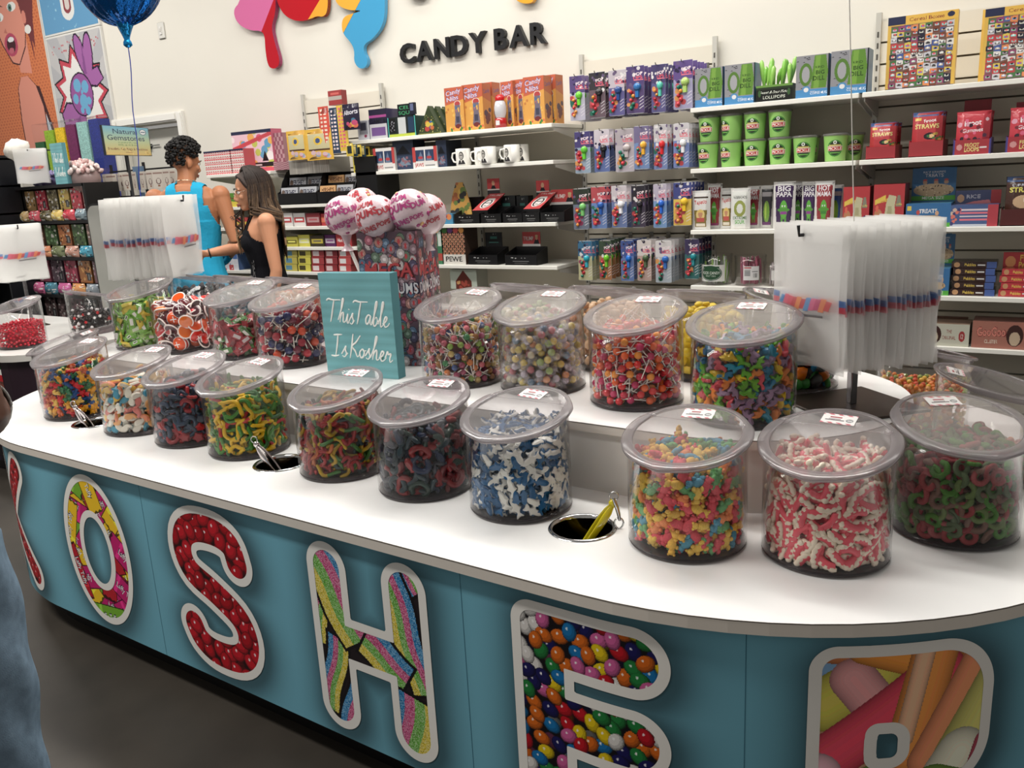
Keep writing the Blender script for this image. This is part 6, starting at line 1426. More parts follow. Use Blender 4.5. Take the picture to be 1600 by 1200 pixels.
colw = ['first', 'second', 'third', 'fourth', 'fifth', 'sixth']; roww = ['top', 'second', 'third', 'lowest']
for ri, _, cols in rows_h:
    for ci, (l, r, t, b) in enumerate(cols):
        i = ri*6+ci; Y = 4.20; x0, x1 = span(l, r, (t+b)/2, Y); w = max(.038, (x1-x0)/2); zt, zb_ = aty((l+r)/2, t, Y)[2], aty((l+r)/2, b, Y)[2]; h = zt-zb_
        mb = MB(); P = rrect(-w, w, 0, h, .008, 2); mb.prism(P, 0, .0012, (236, 236, 236)); cv = toy_art(i, tops[i], mids[i], toys[i]); mb.canvas(cv, (-w, -.0006, .002), (2*w, 0, 0), (0, 0, h-.004))
        # clear blister with the toy head and beads standing proud of the card
        mb.ball((w*.24, -.008, h*.56), (w*.42, .011, h*.085), toys[i], 1, 8, 6); mb.box(w*.05, w*.4, -.010, 0, h*.34, h*.5, toys[i], 1)
        g = random.Random(i)
        for k in range(5): mb.ball((-w*.45+w*.25*(k % 2), -.006, h*(.12+k*.085)), w*.2, g.choice([(176, 30, 44), (30, 110, 90), (200, 60, 70), (214, 140, 60)]), 1, 7, 5)
        me = mb.mesh('toy_card', ['card', 'gloss'])
        sw = random.Random(i+50)
        mh = MB(); mh.tube([(0, .0, -.006), (0, WALLY-Y-.035, -.006)], .0025, 6, (190, 188, 182)); mh.tube([(0, 0, -.006), (0, -.008, .004)], .0025, 6, (190, 188, 182)); mh.box(-.012, .012, WALLY-Y-.036, WALLY-Y-.030, -.02, .016, (200, 198, 190))
        mh.build('display_hook', 'metal', loc=((x0+x1)/2, Y-.02, zt-.004), label='metal peg hook, %s in the %s row of carded toys' % (colw[ci], roww[ri]), cat='hook', group='peg hooks of the toy bay')
        for k in range(5):
            o = put('toy_card', me, loc=((x0+x1)/2+sw.uniform(-.003, .003), Y+.005+k*.048, zb_-.004+sw.uniform(-.003, .003)), rot=(0, 0, sw.uniform(-.10, .10)))
            tag(o, label='carded lollipop toy on the %s peg of the %s hanging row' % (colw[ci], roww[ri]), cat='toy', group='carded toys on the %s peg, %s row' % (colw[ci], roww[ri]))
# ------------------------------------------------------------------ right bays
z = ZR[0]
dl = Canvas(56, 70, (150, 150, 156)); gg = random.Random(3)
for k in range(26): 
    x, y = gg.uniform(0, .5), gg.uniform(.2, 1); dl.poly([(x, y), (x+.05, y+.02), (x+.08, y-.015), (x+.05, y)], (40, 40, 46))
dl.rect(0, 0, 1, .20, (50, 140, 200)); dl.ell(.32, .2, .12, .08, (50, 140, 200)); dl.ell(.32, .19, .075, .055, (236, 236, 236)); dl.text('COFFEE MUG', .70, .07, .06, (240, 244, 250), .03, .5); dl.rect(.44, .14, .6, .155, (220, 230, 240))
dl.ell(.30, .55, .20, .27, (86, 130, 40)); dl.ell(.30, .55, .12, .19, (170, 170, 174)); dl.poly([(.46, .21), (.92, .21), (.97, .6), (.90, .98), (.56, .98), (.50, .6)], (96, 146, 36)); dl.poly([(.54, .21), (.7, .21), (.74, .97), (.60, .97)], (122, 170, 52))
dl.text('KIND', .72, .68, .055, (40, 70, 26), .02, .26); dl.text('BIG', .74, .54, .085, (36, 64, 24), .05, .26); dl.text('DILL', .70, .40, .095, (36, 64, 24), .05, .36); dl.rect(.97, 0, 1, 1, (20, 30, 40))
for k, (l, r, t, b) in enumerate(((1086, 1130, 106, 163), (1132, 1179, 100, 158), (1243, 1294, 86, 150), (1297, 1355, 78, 143))):
    goods('mug_box', (l, t, r, b), z, dl, (40, 110, 160), 'pickle mug gift box, %s' % ['first along the top shelf by the toy cards', 'just before the green lollipop box', 'just after the green lollipop box', 'last before the puzzle'][k], 'gift box', 'green pickle mug boxes', depth=.11)
lp = Canvas(50, 24, (40, 60, 30)); lp.rect(0, .86, 1, 1, (110, 160, 60)); lp.rect(0, 0, 1, .75, (24, 26, 24)); lp.text('Sweet & Sour Pickle', .5, .48, .16, (230, 236, 220), .01, .8, shear=.2); lp.text('LOLLIPOPS', .5, .16, .18, (230, 236, 220), .01, .6); lp.ell(.9, .5, .04, .2, (60, 100, 50)); lp.ell(.1, .5, .04, .2, (60, 100, 50))
bx = goods('pickle_lollipop_box', (1181, 132, 1238, 155), z, lp, (40, 60, 34), 'black open box of green pickle lollipops between the mug gift boxes', 'display box', depth=.13)
x0, x1 = span(1181, 1238, 150, SHY+.02); gg = random.Random(5)
for k in range(16):
    xx = x0+.02+(x1-x0-.04)*gg.random(); yy = SHY+.03+.09*gg.random(); L_ = gg.uniform(.05, .10); a = gg.uniform(-.25, .25)
    mb = MB(); mb.tube([(0, 0, -.05), (.0, 0, .0), (L_*math.sin(a)*.5, 0, L_*.5), (L_*math.sin(a), 0, L_), (L_*math.sin(a)*1.05, 0, L_+.012)], [.002, .006, .012, .011, .004], 8, gg.choice([(130, 200, 60), (150, 210, 80), (110, 180, 50)]))
    mb.build('pickle_lollipop', 'wrapper', loc=(xx, yy, z+.085), label='green pickle-shaped lollipop standing in the black open box', cat='lollipop', group='green pickle lollipops in their box')
pz = Canvas(76, 92, (226, 180, 50)); pz.rect(.05, .03, .95, .88, (120, 90, 80)); gg = random.Random(12)
for i in range(9):
    for j in range(11):
        c = gg.choice([(190, 40, 50), (226, 200, 60), (60, 90, 160), (230, 226, 220), (120, 60, 40), (230, 130, 50), (70, 120, 70), (150, 60, 110), (40, 40, 60), (206, 206, 214)]); x = .05+i*.1+gg.uniform(-.01, .01); y = .04+j*.076+gg.uniform(-.01, .01)
        pz.poly([(x, y), (x+.098, y+gg.uniform(-.02, .03)), (x+.098, y+.068+gg.uniform(-.02, .03)), (x, y+.068)], c); pz.rect(x+.02, y+.02, x+.08, y+.045, tuple(255-q*.7 for q in c)); pz.ell(x+.05, y+.04, .018, .012, gg.choice([(240, 240, 240), (40, 30, 40), (226, 60, 60)]))
pz.text('Cheerios', .44, .47, .045, (60, 30, 20), .03, .18); pz.rect(0, .89, 1, 1, (236, 184, 40)); pz.rect(0, .89, .26, 1, (40, 46, 80)); pz.text('Cereal Boxes', .56, .92, .045, (150, 60, 30), .02, .50); pz.ell(.9, .95, .05, .035, (40, 46, 80)); pz.rect(0, 0, 1, .03, (60, 56, 90))
goods('puzzle_box', (1383, 22, 1490, 134), z, pz, (236, 190, 60), 'jigsaw puzzle box crowded with cereal packets, fully in view', 'puzzle box', 'cereal jigsaw boxes', Y=SHY+.10, depth=.05)
goods('puzzle_box', (1532, 8, 1650, 122), z, pz, (236, 190, 60), 'jigsaw puzzle box crowded with cereal packets, cut by the picture edge', 'puzzle box', 'cereal jigsaw boxes', Y=SHY+.10, depth=.05)
goods('puzzle_box', (1528, 16, 1536, 122), z, Canvas(6, 40, (236, 190, 60)), (236, 190, 60), 'second jigsaw box stacked behind the cut-off one', 'puzzle box', 'cereal jigsaw boxes', Y=SHY+.155, depth=.05)
# tubs of green floss
z = ZR[1]
tubm = {}
def tub_mesh(ang):
    R0, R1, H = .044, .054, .118; mb = MB()
    mb.lathe([(.001, .001), (R0, 0), (R0+.001, .003), (R1, H)], 30, (156, 206, 116), 0)
    cv = Canvas(40, 40, (156, 206, 116)); cv.ell(.5, .5, .44, .46, (30, 110, 50)); cv.ell(.5, .5, .40, .42, (90, 160, 70)); cv.ell(.5, .5, .37, .39, (40, 50, 40)); cv.ell(.5, .82, .10, .10, (236, 240, 230)); cv.ell(.5, .82, .04, .05, (60, 60, 50)); cv.rect(.16, .60, .84, .70, (206, 190, 110)); cv.rect(.06, .36, .94, .62, (236, 236, 226)); cv.rect(.08, .38, .92, .60, (190, 34, 34)); cv.text('PICKLE', .5, .41, .155, (244, 240, 236), .05, .78); cv.rect(.2, .22, .8, .28, (120, 180, 90)); cv.mask = (cv.X-.5)**2+(cv.Y-.5)**2 < .2
    mb.canvas(cv, (0, 0, 0), (1, 0, 0), (0, 0, 1), bend=lambda u, v: ((R0+(R1-R0)*(.12+v*.66)+.0012)*math.sin((u-.5)*1.55+ang), -(R0+(R1-R0)*(.12+v*.66)+.0012)*math.cos((u-.5)*1.55+ang), .018+v*.082))
    mb.lathe([(R1+.001, H-.004), (R1+.004, H), (R1+.004, H+.006), (R1, H+.008), (.001, H+.007)], 30, (206, 214, 200), 1); return mb.mesh('candy_floss_tub', ['gummy', 'acrylic_rim'])
row_lo = [(1090, 1123), (1125, 1159), (1162, 1195), (1201, 1236), (1239, 1274), (1285, 1324)]; row_hi = [(1092, 1125), (1127, 1160), (1162, 1197), (1200, 1236)]
tn = ['first from the toy cards', 'second from the toy cards', 'third from the toy cards', 'fourth from the toy cards', 'fifth from the toy cards', 'last, nearest the red bags']
for k, (l, r) in enumerate(row_lo):
    p = aty((l+r)/2, 255, SHY+.075); put('candy_floss_tub', tub_mesh([-.25, -.45, 0, .05, .1, .15][k]), loc=(p[0], SHY+.075, z+.001), label='lower green pickle tub, %s' % tn[k], cat='tub', group='green pickle tubs')
for k, (l, r) in enumerate(row_hi):
    p = aty((l+r)/2, 212, SHY+.075); put('candy_floss_tub', tub_mesh([-.1, -.6, 0, .1][k]), loc=(p[0], SHY+.075, z+.128), label='upper green pickle tub, %s' % tn[k], cat='tub', group='green pickle tubs')
for k, (x_, hi) in enumerate(((1148, 0), (1182, 0), (1218, 0), (1262, 0), (1330, 0))):
    p = aty(x_, 250, SHY+.20); put('candy_floss_tub', tub_mesh(.5), loc=(p[0], SHY+.20, z+.001), label='green pickle tub standing in the shadowed second rank, gap %s' % 'one two three four five'.split()[k], cat='tub', group='green pickle tubs in the second rank')
# red bags in trays
def pillow(w, h, d, cv, col):
    mb = MB(); n = 7; rings = []
    for k in range(n+1):
        q = k/n; dd = d*(math.sin(PI*min(.93, .1+q*.9))**.6 if q < .93 else .12); ww = w*(1 if q < .9 else 1.04); rings.append([(-ww, 0, q*h), (-ww*.6, -dd/2, q*h), (ww*.6, -dd/2, q*h), (ww, 0, q*h), (ww*.6, dd/2, q*h), (-ww*.6, dd/2, q*h)])
    mb.loft(rings, col)
    def bend(u, q):
        x = (u-.5)*2*w; dd = d*(math.sin(PI*min(.93, .1+q*.9))**.6 if q < .93 else .12); k = min(1, (1-abs(u-.5)*2)/.4); return (x, -dd/2*k-.0012, q*h)
    mb.canvas(cv, (0, 0, 0), (1, 0, 0), (0, 0, 1), bend=bend); return mb
def bag_tray(l, r, t, b, z, cv, col, trayc, n, label, grp, traycv=None, hdr=None, name='candy_pouch', Y=SHY+.02, hf=.35):
    x0, x1 = span(l, r, b, Y); w = (x1-x0)/2; H = aty((l+r)/2, t, Y)[2]-z; D = .05*n
    e = empty('shelf_tray', ((x0+x1)/2, Y, z+.0005), label='tray holding '+label, cat='display tray')
    mb = MB(); hh = H*hf; mb.box(-w-.003, w+.003, -.006, -.003, 0, hh, trayc); mb.box(-w-.003, w+.003, -.006, D, 0, .003, trayc); mb.box(-w-.006, -w-.003, -.006, D, 0, hh*1.1, trayc); mb.box(w+.003, w+.006, -.006, D, 0, hh*1.1, trayc)
    if traycv: mb.canvas(traycv, (-w-.003, -.0066, 0), (2*w+.006, 0, 0), (0, 0, hh))
    mb.build('tray_body', 'card', e)
    if hdr is not None: mb = MB(); mb.box(-w*.8, w*.8, D+.001, D+.004, 0, H+hdr, tuple(q*.85 for q in col)); mb.build('header', 'card', e)
    me = pillow(w*.97, H, .042, cv, col).mesh(name, 'wrapper'); g = random.Random(l)
    for k in range(n):
        o = put(name, me, loc=((x0+x1)/2+g.uniform(-.004, .004), Y+.022+k*.048, z+.004), rot=(-.06, 0, g.uniform(-.06, .06)), label='%s, %s in its tray' % (label, ['frontmost', 'second', 'third', 'rear'][k]), cat='bag', group=grp)
ff = Canvas(36, 60, (186, 26, 40)); ff.rect(0, .90, 1, 1, (60, 90, 150)); ff.rect(.08, .80, .3, .86, (230, 190, 60)); ff.text('Froot', .6, .76, .07, (244, 240, 240), .05, .4, rot=.08); ff.text('STRAWS', .5, .62, .10, (236, 220, 130), .07, .8); ff.ell(.62, .44, .20, .08, (40, 30, 40)); ff.ell(.68, .44, .1, .045, (236, 190, 130)); ff.dots(8, [(60, 60, 120), (200, 160, 50), (60, 120, 60)], .5, .34, .95, .5, .03, 3); ff.rect(0, .0, 1, .34, (196, 20, 34)); ff.dots(5, [(244, 240, 240)], .1, .06, .25, .26, .03, 3); ff.ell(.65, .17, .16, .09, (40, 40, 90)); ff.ell(.68, .2, .08, .05, (230, 150, 60)); ff.rect(0, 0, 1, .03, (60, 80, 140))
bag_tray(1355, 1396, 193, 247, z, ff, (170, 24, 38), (170, 24, 38), 4, 'red straws bag with a blue top, smaller display beside the tubs', 'red straws bags beside the tubs')
bag_tray(1422, 1470, 176, 243, z, ff, (170, 24, 38), (170, 24, 38), 4, 'red straws bag with a blue top, taller display in the middle', 'red straws bags in the taller display')
fg = Canvas(44, 54, (198, 20, 48)); fg.text('Froot', .5, .66, .12, (246, 236, 240), .06, .5, rot=.06); fg.text('Gummies', .5, .50, .09, (240, 230, 236), .03, .6, rot=.04); fg.dots(10, [(230, 90, 130), (120, 20, 40), (220, 150, 170), (60, 20, 40), (240, 200, 210)], .08, .3, .95, .9, .05, 4); fg.dots(5, [(60, 40, 50), (110, 60, 90)], .1, .28, .9, .42, .06, 9)
tc = Canvas(40, 18, (176, 24, 44)); tc.text('FROOT', .5, .5, .26, (240, 226, 130), .06, .4); tc.text('LOOPS', .5, .2, .26, (240, 226, 130), .06, .4); tc.rect(.72, .4, .9, .5, (240, 230, 230)); tc.rect(0, 0, .03, 1, (70, 70, 150)); tc.rect(.97, 0, 1, 1, (70, 70, 150)); tc.ell(.15, .5, .08, .2, (220, 150, 150))
bag_tray(1491, 1545, 175, 240, z, fg, (196, 20, 48), (80, 60, 130), 3, 'bright red gummies bag in the tray before the end one', 'bright red gummies bags', tc, .055)
bag_tray(1573, 1640, 168, 235, z, fg, (196, 20, 48), (80, 60, 130), 3, 'bright red gummies bag in the tray cut by the picture edge', 'bright red gummies bags at the edge', tc, .03)
# pickle pouches
z = ZR[2]
def pouch_art(kind):
    bg = (226, 224, 220); cv = Canvas(30, 60, bg); dk = {'t': (226, 224, 220), 'g': (60, 30, 80), 'h': (150, 30, 40), 'w': (226, 228, 222), 's': (50, 50, 54), 'b': (40, 90, 160)}[kind]
    cv.poly([(.08, .92), (.92, .92), (.82, .06), (.18, .06)], dk)
    if kind == 't': cv.rect(.1, .80, .9, .84, (60, 40, 30)); cv.text('Tapatio', .5, .66, .10, (200, 40, 40), .04, .7, rot=.08); cv.poly([(.14, .5), (.86, .5), (.80, .06), (.2, .06)], (130, 110, 40)); cv.ell(.5, .38, .24, .14, (226, 200, 120)); cv.ell(.5, .40, .12, .10, (200, 140, 100)); cv.ell(.5, .47, .16, .035, (226, 190, 90)); cv.rect(.3, .2, .7, .3, (190, 60, 50)); cv.rect(.24, .08, .76, .16, (230, 220, 200))
    elif kind == 'w': cv.text('WARHEADS', .5, .74, .07, (60, 60, 50), .03, .7); cv.ell(.5, .5, .30, .2, (150, 160, 70)); cv.ell(.5, .5, .16, .12, (226, 228, 220)); cv.text('EXTREME', .5, .24, .07, (60, 110, 40), .05, .72); cv.text('SOUR', .5, .13, .09, (90, 180, 60), .06, .5)
    elif kind in 'gh': cv.text('BIG' if kind == 'g' else 'HOT', .5, .80, .10, (236, 232, 236), .06, .6); cv.text('PAPA' if kind == 'g' else 'MAMA', .5, .68, .10, (236, 232, 236), .06, .7); cv.ell(.5, .40, .17, .20, (90, 180, 50)); cv.ell(.5, .40, .28, .04, (80, 160, 50)); cv.rect(.35, .30, .65, .36, (150, 60, 150) if kind == 'g' else (60, 140, 50)); cv.rect(.38, .12, .45, .24, (80, 160, 50)); cv.rect(.55, .12, .62, .24, (80, 160, 50)); cv.ell(.44, .48, .03, .02, (240, 240, 240)); cv.ell(.56, .48, .03, .02, (240, 240, 240)); cv.rect(.2, .06, .8, .11, (150, 60, 110))
    else: cv.rect(.12, .74, .88, .84, (180, 176, 180)); cv.ell(.5, .38, .22, .26, (110, 160, 40)); cv.ell(.44, .4, .06, .2, (170, 200, 70)); cv.rect(.2, .06, .8, .14, (110, 50, 110) if kind == 's' else (60, 90, 150))
    return cv
pouches = [(1082, 1110, 298, 356, 't', .0), (1106, 1128, 287, 354, 'h', .07), (1126, 1146, 294, 354, 't', .05), (1142, 1172, 294, 357, 'w', .0), (1168, 1188, 291, 352, 'h', .08), (1188, 1209, 290, 352, 's', .07), (1208, 1242, 284, 353, 'g', .0), (1236, 1258, 284, 352, 'g', .08), (1252, 1276, 284, 351, 'g', .02), (1272, 1302, 283, 352, 'h', .0), (1294, 1316, 289, 350, 'b', .07)]
for k, (l, r, t, b, kd, dy) in enumerate(pouches):
    Y = SHY+.045+dy; x0, x1 = span(l, r, b, Y); w = (x1-x0)/2; H = aty((l+r)/2, t, Y)[2]-z
    pillow(w, H, .03, pouch_art(kd), (214, 214, 212)).build('pickle_pouch', 'wrapper', loc=((x0+x1)/2, Y, z+.001), label='silver-edged pickle pouch, number %s along from the toy cards, %s' % ('one two three four five six seven eight nine ten eleven'.split()[k], {'t': 'red script and olive art', 'h': 'dark red with a green pickle', 'w': 'green-grey sour art', 's': 'black with a pickle', 'g': 'purple with a cartoon pickle', 'b': 'blue with a pickle'}[kd]), cat='pouch', group='pickle pouches on the third shelf')
# bags of cocoa shapes
cp = Canvas(50, 56, (190, 20, 34)); cp.poly([(.05, .52), (.4, .66), (.4, .76), (.05, .64)], (236, 200, 50)); cp.text('Pebbles', .27, .58, .09, (236, 206, 60), .06, .42, rot=.18); cp.poly([(.36, .14), (.74, .14), (.70, .5), (.74, .72), (.5, .76), (.42, .56)], (206, 200, 160)); cp.poly([(.46, .3), (.62, .3), (.6, .5), (.48, .5)], (180, 172, 130)); cp.ell(.17, .3, .13, .13, (200, 130, 80)); cp.ell(.13, .44, .05, .08, (230, 90, 60)); cp.ell(.17, .25, .07, .03, (240, 236, 230)); cp.ell(.84, .22, .08, .07, (60, 50, 120)); cp.poly([(.72, .48), (.92, .48), (.86, .74), (.78, .74)], (140, 140, 120)); cp.text('ebbles', .83, .52, .05, (236, 206, 60), .03, .2)
goods('cereal_treat_box', (1316, 292, 1357, 350), z, cp, (150, 16, 30), 'red box with a pale treat picture, the one beside the pouches', 'treat box', 'red treat boxes', depth=.14)
goods('cereal_treat_box', (1363, 288, 1411, 350), z, cp, (150, 16, 30), 'red box with a pale treat picture, the one beside the blue display', 'treat box', 'red treat boxes', depth=.14)
tr = Canvas(60, 32, (30, 110, 170)); tr.rect(0, 0, 1, .18, (80, 180, 50)); tr.poly([(0, .18), (0, .4), (.35, .22), (.35, .18)], (80, 180, 50)); tr.text('TREATS', .5, .6, .16, (240, 240, 240), .04, .4); tr.ell(.5, .36, .34, .14, (206, 170, 120)); tr.dots(14, [(90, 60, 40), (60, 50, 60)], .2, .28, .8, .44, .02, 2); tr.text('MEGA SIZE', .55, .04, .12, (244, 244, 240), .04, .4); tr.rect(.03, .7, .13, .9, (230, 200, 60)); tr.ell(.28, .62, .04, .1, (206, 60, 50)); tr.ell(.7, .58, .04, .1, (220, 170, 130))
th_ = Canvas(60, 52, (40, 110, 160)); th_.text('RICE KRISPIES', .5, .84, .06, (230, 236, 240), .02, .5); th_.text('TREATS', .5, .72, .10, (240, 240, 240), .04, .42); th_.rect(0, 0, 1, .14, (80, 180, 50)); th_.ell(.5, .32, .46, .20, (200, 170, 130)); th_.dots(40, [(150, 120, 90), (80, 60, 50), (226, 200, 160)], .1, .16, .9, .46, .02, 3); th_.text('MEGA SIZE', .5, .04, .08, (244, 244, 240), .03, .5)
for x_ in (.3, .55, .78): th_.ell(x_, .56, .05, .06, (220, 170, 130)); th_.ell(x_, .63, .05, .03, (220, 60, 50))
def treat_display(l, r, tt, tb, bt, bb, z, label):
    Y = SHY+.02; x0, x1 = span(l, r, bb, Y); w = (x1-x0)/2; h = aty((l+r)/2, bt, Y)[2]-z; ht = aty((l+r)/2, tt, Y+.15)[2]-z
    e = empty('treat_display', ((x0+x1)/2, Y, z+.0005), label=label, cat='display box', group='blue and green treat displays')
    mb = MB(); carton(mb, -w, w, 0, .15, 0, h*.9, tr, (40, 120, 170)); mb.build('display_body', 'card', e)
    mb = MB(); mb.box(-w, w, .151, .155, h*.5, ht*.86, (40, 110, 160)); mb.box(-w*.65, w*.65, .151, .155, ht*.86, ht, (40, 110, 160)); mb.canvas(th_, (-w, .1504, h*.95), (2*w, 0, 0), (0, 0, ht*.99-h*.95)); mb.build('header', 'card', e)
treat_display(1414, 1484, 262, 312, 314, 352, ZR[2], 'blue and green treat display with raised header on the third shelf')
treat_display(1447, 1482, 365, 420, 415, 456, .830, 'blue and green treat display one shelf lower, half behind the bag stack')
ic = Canvas(60, 30, (70, 96, 150)); ic.rect(.78, 0, 1, 1, (190, 40, 60)); ic.rect(0, 0, .78, .1, (200, 206, 220)); [ic.rect(.2, .28+q*.15, .78, .36+q*.15, [(240, 110, 130), (236, 220, 226)][q % 2]) for q in range(4)]; ic.dots(12, [(230, 110, 90), (220, 190, 170), (60, 60, 120)], .02, .1, .2, .9, .08, 4)
goods('fruit_bar_box', (1484, 320, 1558, 352), ZR[2], ic, (80, 90, 140), 'blue and pink striped open box of fruit bars', 'display box', depth=.10)
ih = Canvas(60, 26, (80, 90, 130)); ih.text('RICE', .4, .5, .22, (220, 220, 230), .03, .3); ih.rect(.78, 0, 1, 1, (190, 40, 50)); ih.poly([(.15, .1), (.8, .1), (.75, .4), (.4, .3)], (230, 130, 140)); ih.ell(.12, .5, .08, .25, (220, 170, 130))
goods('header_card', (1492, 297, 1563, 322), None, ih, (80, 90, 130), 'blue and red header card above the fruit bar box', 'header card', Y=SHY+.13, depth=.005)
cs = Canvas(40, 60, (70, 40, 30)); cs.rect(0, .9, 1, 1, (50, 80, 130)); cs.text('CEREAL', .5, .8, .05, (200, 206, 220), .02, .7); cs.text('STRAWS', .52, .68, .10, (230, 220, 90), .06, .85); cs.ell(.5, .48, .3, .14, (206, 170, 130)); cs.ell(.62, .52, .14, .09, (236, 220, 200)); cs.rect(0, 0, 1, .3, (90, 30, 30)); cs.ell(.7, .16, .16, .1, (230, 200, 160)); cs.rect(.1, .08, .3, .24, (200, 190, 190)); cs.rect(0, 0, 1, .04, (60, 90, 150))
bag_tray(1565, 1625, 278, 349, ZR[2], cs, (70, 44, 36), (90, 34, 34), 3, 'brown straws bag with a blue top at the picture edge', 'brown straws bags')
# dark bars and red bars
z4 = .830
for (l, r, n, cols, side, nm, grp) in ((1484, 1554, 5, (54, 26, 24), (60, 90, 160), 'dark brown chocolate bar', 'brown bars stacked by the blue display'), (1560, 1625, 4, (190, 22, 40), (236, 226, 226), 'red cereal bar', 'red bars stacked at the picture edge')):
    for k in range(n):
        Y = SHY+.03+.012*k; x0, x1 = span(l+(k % 2)*3, r-(k % 2)*2, 455, Y); w = (x1-x0)/2
        cv = Canvas(60, 12, cols); cv.rect(.78, 0, 1, 1, side if nm[0] == 'd' else (170, 16, 34)); cv.ell(.12, .5, .07, .4, (200, 150, 100)); cv.text('Pebbles', .42, .3, .45, (230, 200, 70), .04, .25); cv.rect(.58, .35, .75, .6, (220, 220, 220))
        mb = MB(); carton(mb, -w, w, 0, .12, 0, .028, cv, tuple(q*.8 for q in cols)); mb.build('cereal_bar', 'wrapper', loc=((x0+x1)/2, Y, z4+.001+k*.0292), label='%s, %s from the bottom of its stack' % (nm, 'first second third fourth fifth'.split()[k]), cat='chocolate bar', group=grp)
goods('header_card', (1488, 408, 1553, 428), None, cvtext(60, 18, (56, 28, 26), [('text', 'Pebbles', .5, .4, .4, (220, 190, 60), .05, .3), ('rect', .8, 0, 1, 1, (60, 100, 160)), ('ell', .1, .5, .08, .4, (190, 140, 90))]), (56, 28, 26), 'brown header card above the dark brown bars', 'header card', Y=SHY+.16, depth=.005)
goods('header_card', (1566, 394, 1625, 424), None, cvtext(50, 24, (190, 22, 36), [('text', 'Fruity', .7, .55, .3, (236, 200, 60), .06, .5), ('text', 'Pebbles', .7, .2, .3, (236, 200, 60), .06, .56), ('ell', .2, .5, .14, .3, (230, 150, 80))]), (150, 18, 30), 'red header card with yellow writing at the picture edge', 'header card', Y=SHY+.16, depth=.005)
# low cartons
z5 = .60
oc = Canvas(80, 24, (206, 204, 186)); oc.ell(.22, .5, .17, .42, (70, 40, 36)); oc.ell(.22, .38, .1, .28, (206, 190, 160)); oc.text('THE', .56, .58, .16, (150, 60, 50), .02, .12); oc.text('ORIGINAL', .56, .3, .16, (150, 60, 50), .02, .3); oc.ell(.84, .45, .07, .24, (170, 30, 34)); oc.text('12', .84, .35, .2, (236, 230, 220), .02, .06)
gc = Canvas(80, 24, (176, 110, 92)); gc.text('GooGoo', .33, .45, .34, (130, 30, 34), .08, .5, rot=.02); gc.text('GooGoo', .325, .46, .32, (226, 130, 110), .03, .48, rot=.02); gc.text('CLUSTER', .33, .18, .14, (236, 220, 200), .01, .22); gc.ell(.72, .5, .14, .40, (70, 40, 36)); gc.ell(.72, .38, .09, .26, (206, 180, 150))
goods('cluster_carton', (1443, 506, 1514, 529), z5, oc, (150, 120, 100), 'cream open carton marked original on the lowest shelf', 'carton', depth=.14)
goods('cluster_carton', (1518, 503, 1612, 531), z5, gc, (130, 80, 70), 'brown-pink open carton with round script on the lowest shelf', 'carton', depth=.14)
goods('carton_back', (1444, 494, 1512, 510), z5+.0, Canvas(4, 4, (120, 84, 66)), (120, 84, 66), 'brown cardboard flap standing behind the cream carton', 'carton', Y=SHY+.17, depth=.004)
# big clear tubs on the fourth shelf
zt4 = aty(1200, 449, SHY)[2]
def clear_tub(cx, R, H, label, cands, lab, items):
    p = aty(cx, 444, SHY+.09); e = empty('clear_tub', (p[0], SHY+.09, zt4+.001), label=label, cat='tub', group='clear tubs of candy sticks')
    mb = MB(); mb.lathe([(.001, 0), (R, 0), (R, H), (R-.004, H), (R-.004, .004), (.001, .004)], 30); mb.lathe([(R+.003, H-.012), (R+.003, H-.004), (R, H-.004)], 30); mb.build('tub_wall', 'acrylic', e)
    mb = MB(); mb.canvas(lab, (0, 0, 0), (1, 0, 0), (0, 0, 1), bend=lambda u, v: ((R+.001)*math.sin((u-.5)*items[1]+items[0]), -(R+.001)*math.cos((u-.5)*items[1]+items[0]), items[2]+v*items[3])); mb.build('paper_label', 'card', e)
    g = random.Random(cx)
    for k in range(34):
        a, r_ = g.uniform(0, 2*PI), (R-.014)*math.sqrt(g.random()); x, y = r_*math.cos(a), r_*math.sin(a); h = g.uniform(H*.7, H*.98)
        mb = MB(); dx, dy = g.uniform(-.012, .012), g.uniform(-.012, .012); mb.tube([(0, 0, 0), (dx*.5, dy*.5, h*.5), (dx, dy, h*.95)], [.003, .0055, .0045], 6, g.choice(cands))
        mb.build('candy_stick', 'wrapper', loc=(p[0]+x*.85, SHY+.09+y*.85, zt4+.006), label='candy stick standing in the %s' % label.split(' of ')[0], cat='candy stick', group='candy sticks in the %s' % label.split(' of ')[0])
rl = Canvas(60, 44, (226, 226, 220)); rl.ell(.5, .5, .40, .46, (30, 70, 44)); rl.ell(.5, .5, .37, .42, (226, 230, 222)); rl.ell(.5, .5, .36, .40, (34, 80, 50)); rl.text('ROCK CANDY', .5, .44, .16, (236, 240, 232), .03, .66); rl.text('ON STICKS', .5, .28, .09, (226, 232, 222), .01, .36); rl.rect(.2, .82, .8, .92, (34, 80, 50))
pl = Canvas(40, 34, (232, 230, 230)); pl.rect(.04, .86, .5, .94, (190, 40, 50)); pl.rect(.06, .3, .45, .8, (200, 200, 200)); [pl.rect(.08, .34+q*.09, .43, .37+q*.09, (60, 60, 60)) for q in range(5)]; [pl.rect(.62+q*.05, .18, .64+q*.05, .5, (40, 40, 40)) for q in range(6)]; pl.rect(.55, .6, .92, .64, (120, 120, 120))
clear_tub(1120, .078, .155, 'clear tub with a white and green label of green rock candy sticks', [(110, 160, 60), (200, 206, 200), (150, 190, 90)], rl, (-.1, 1.9, .02, .085))
clear_tub(1172, .078, .150, 'clear tub with a small white label of pink candy sticks', [(176, 80, 110), (200, 110, 140), (160, 60, 90)], pl, (.35, 1.0, .03, .07))
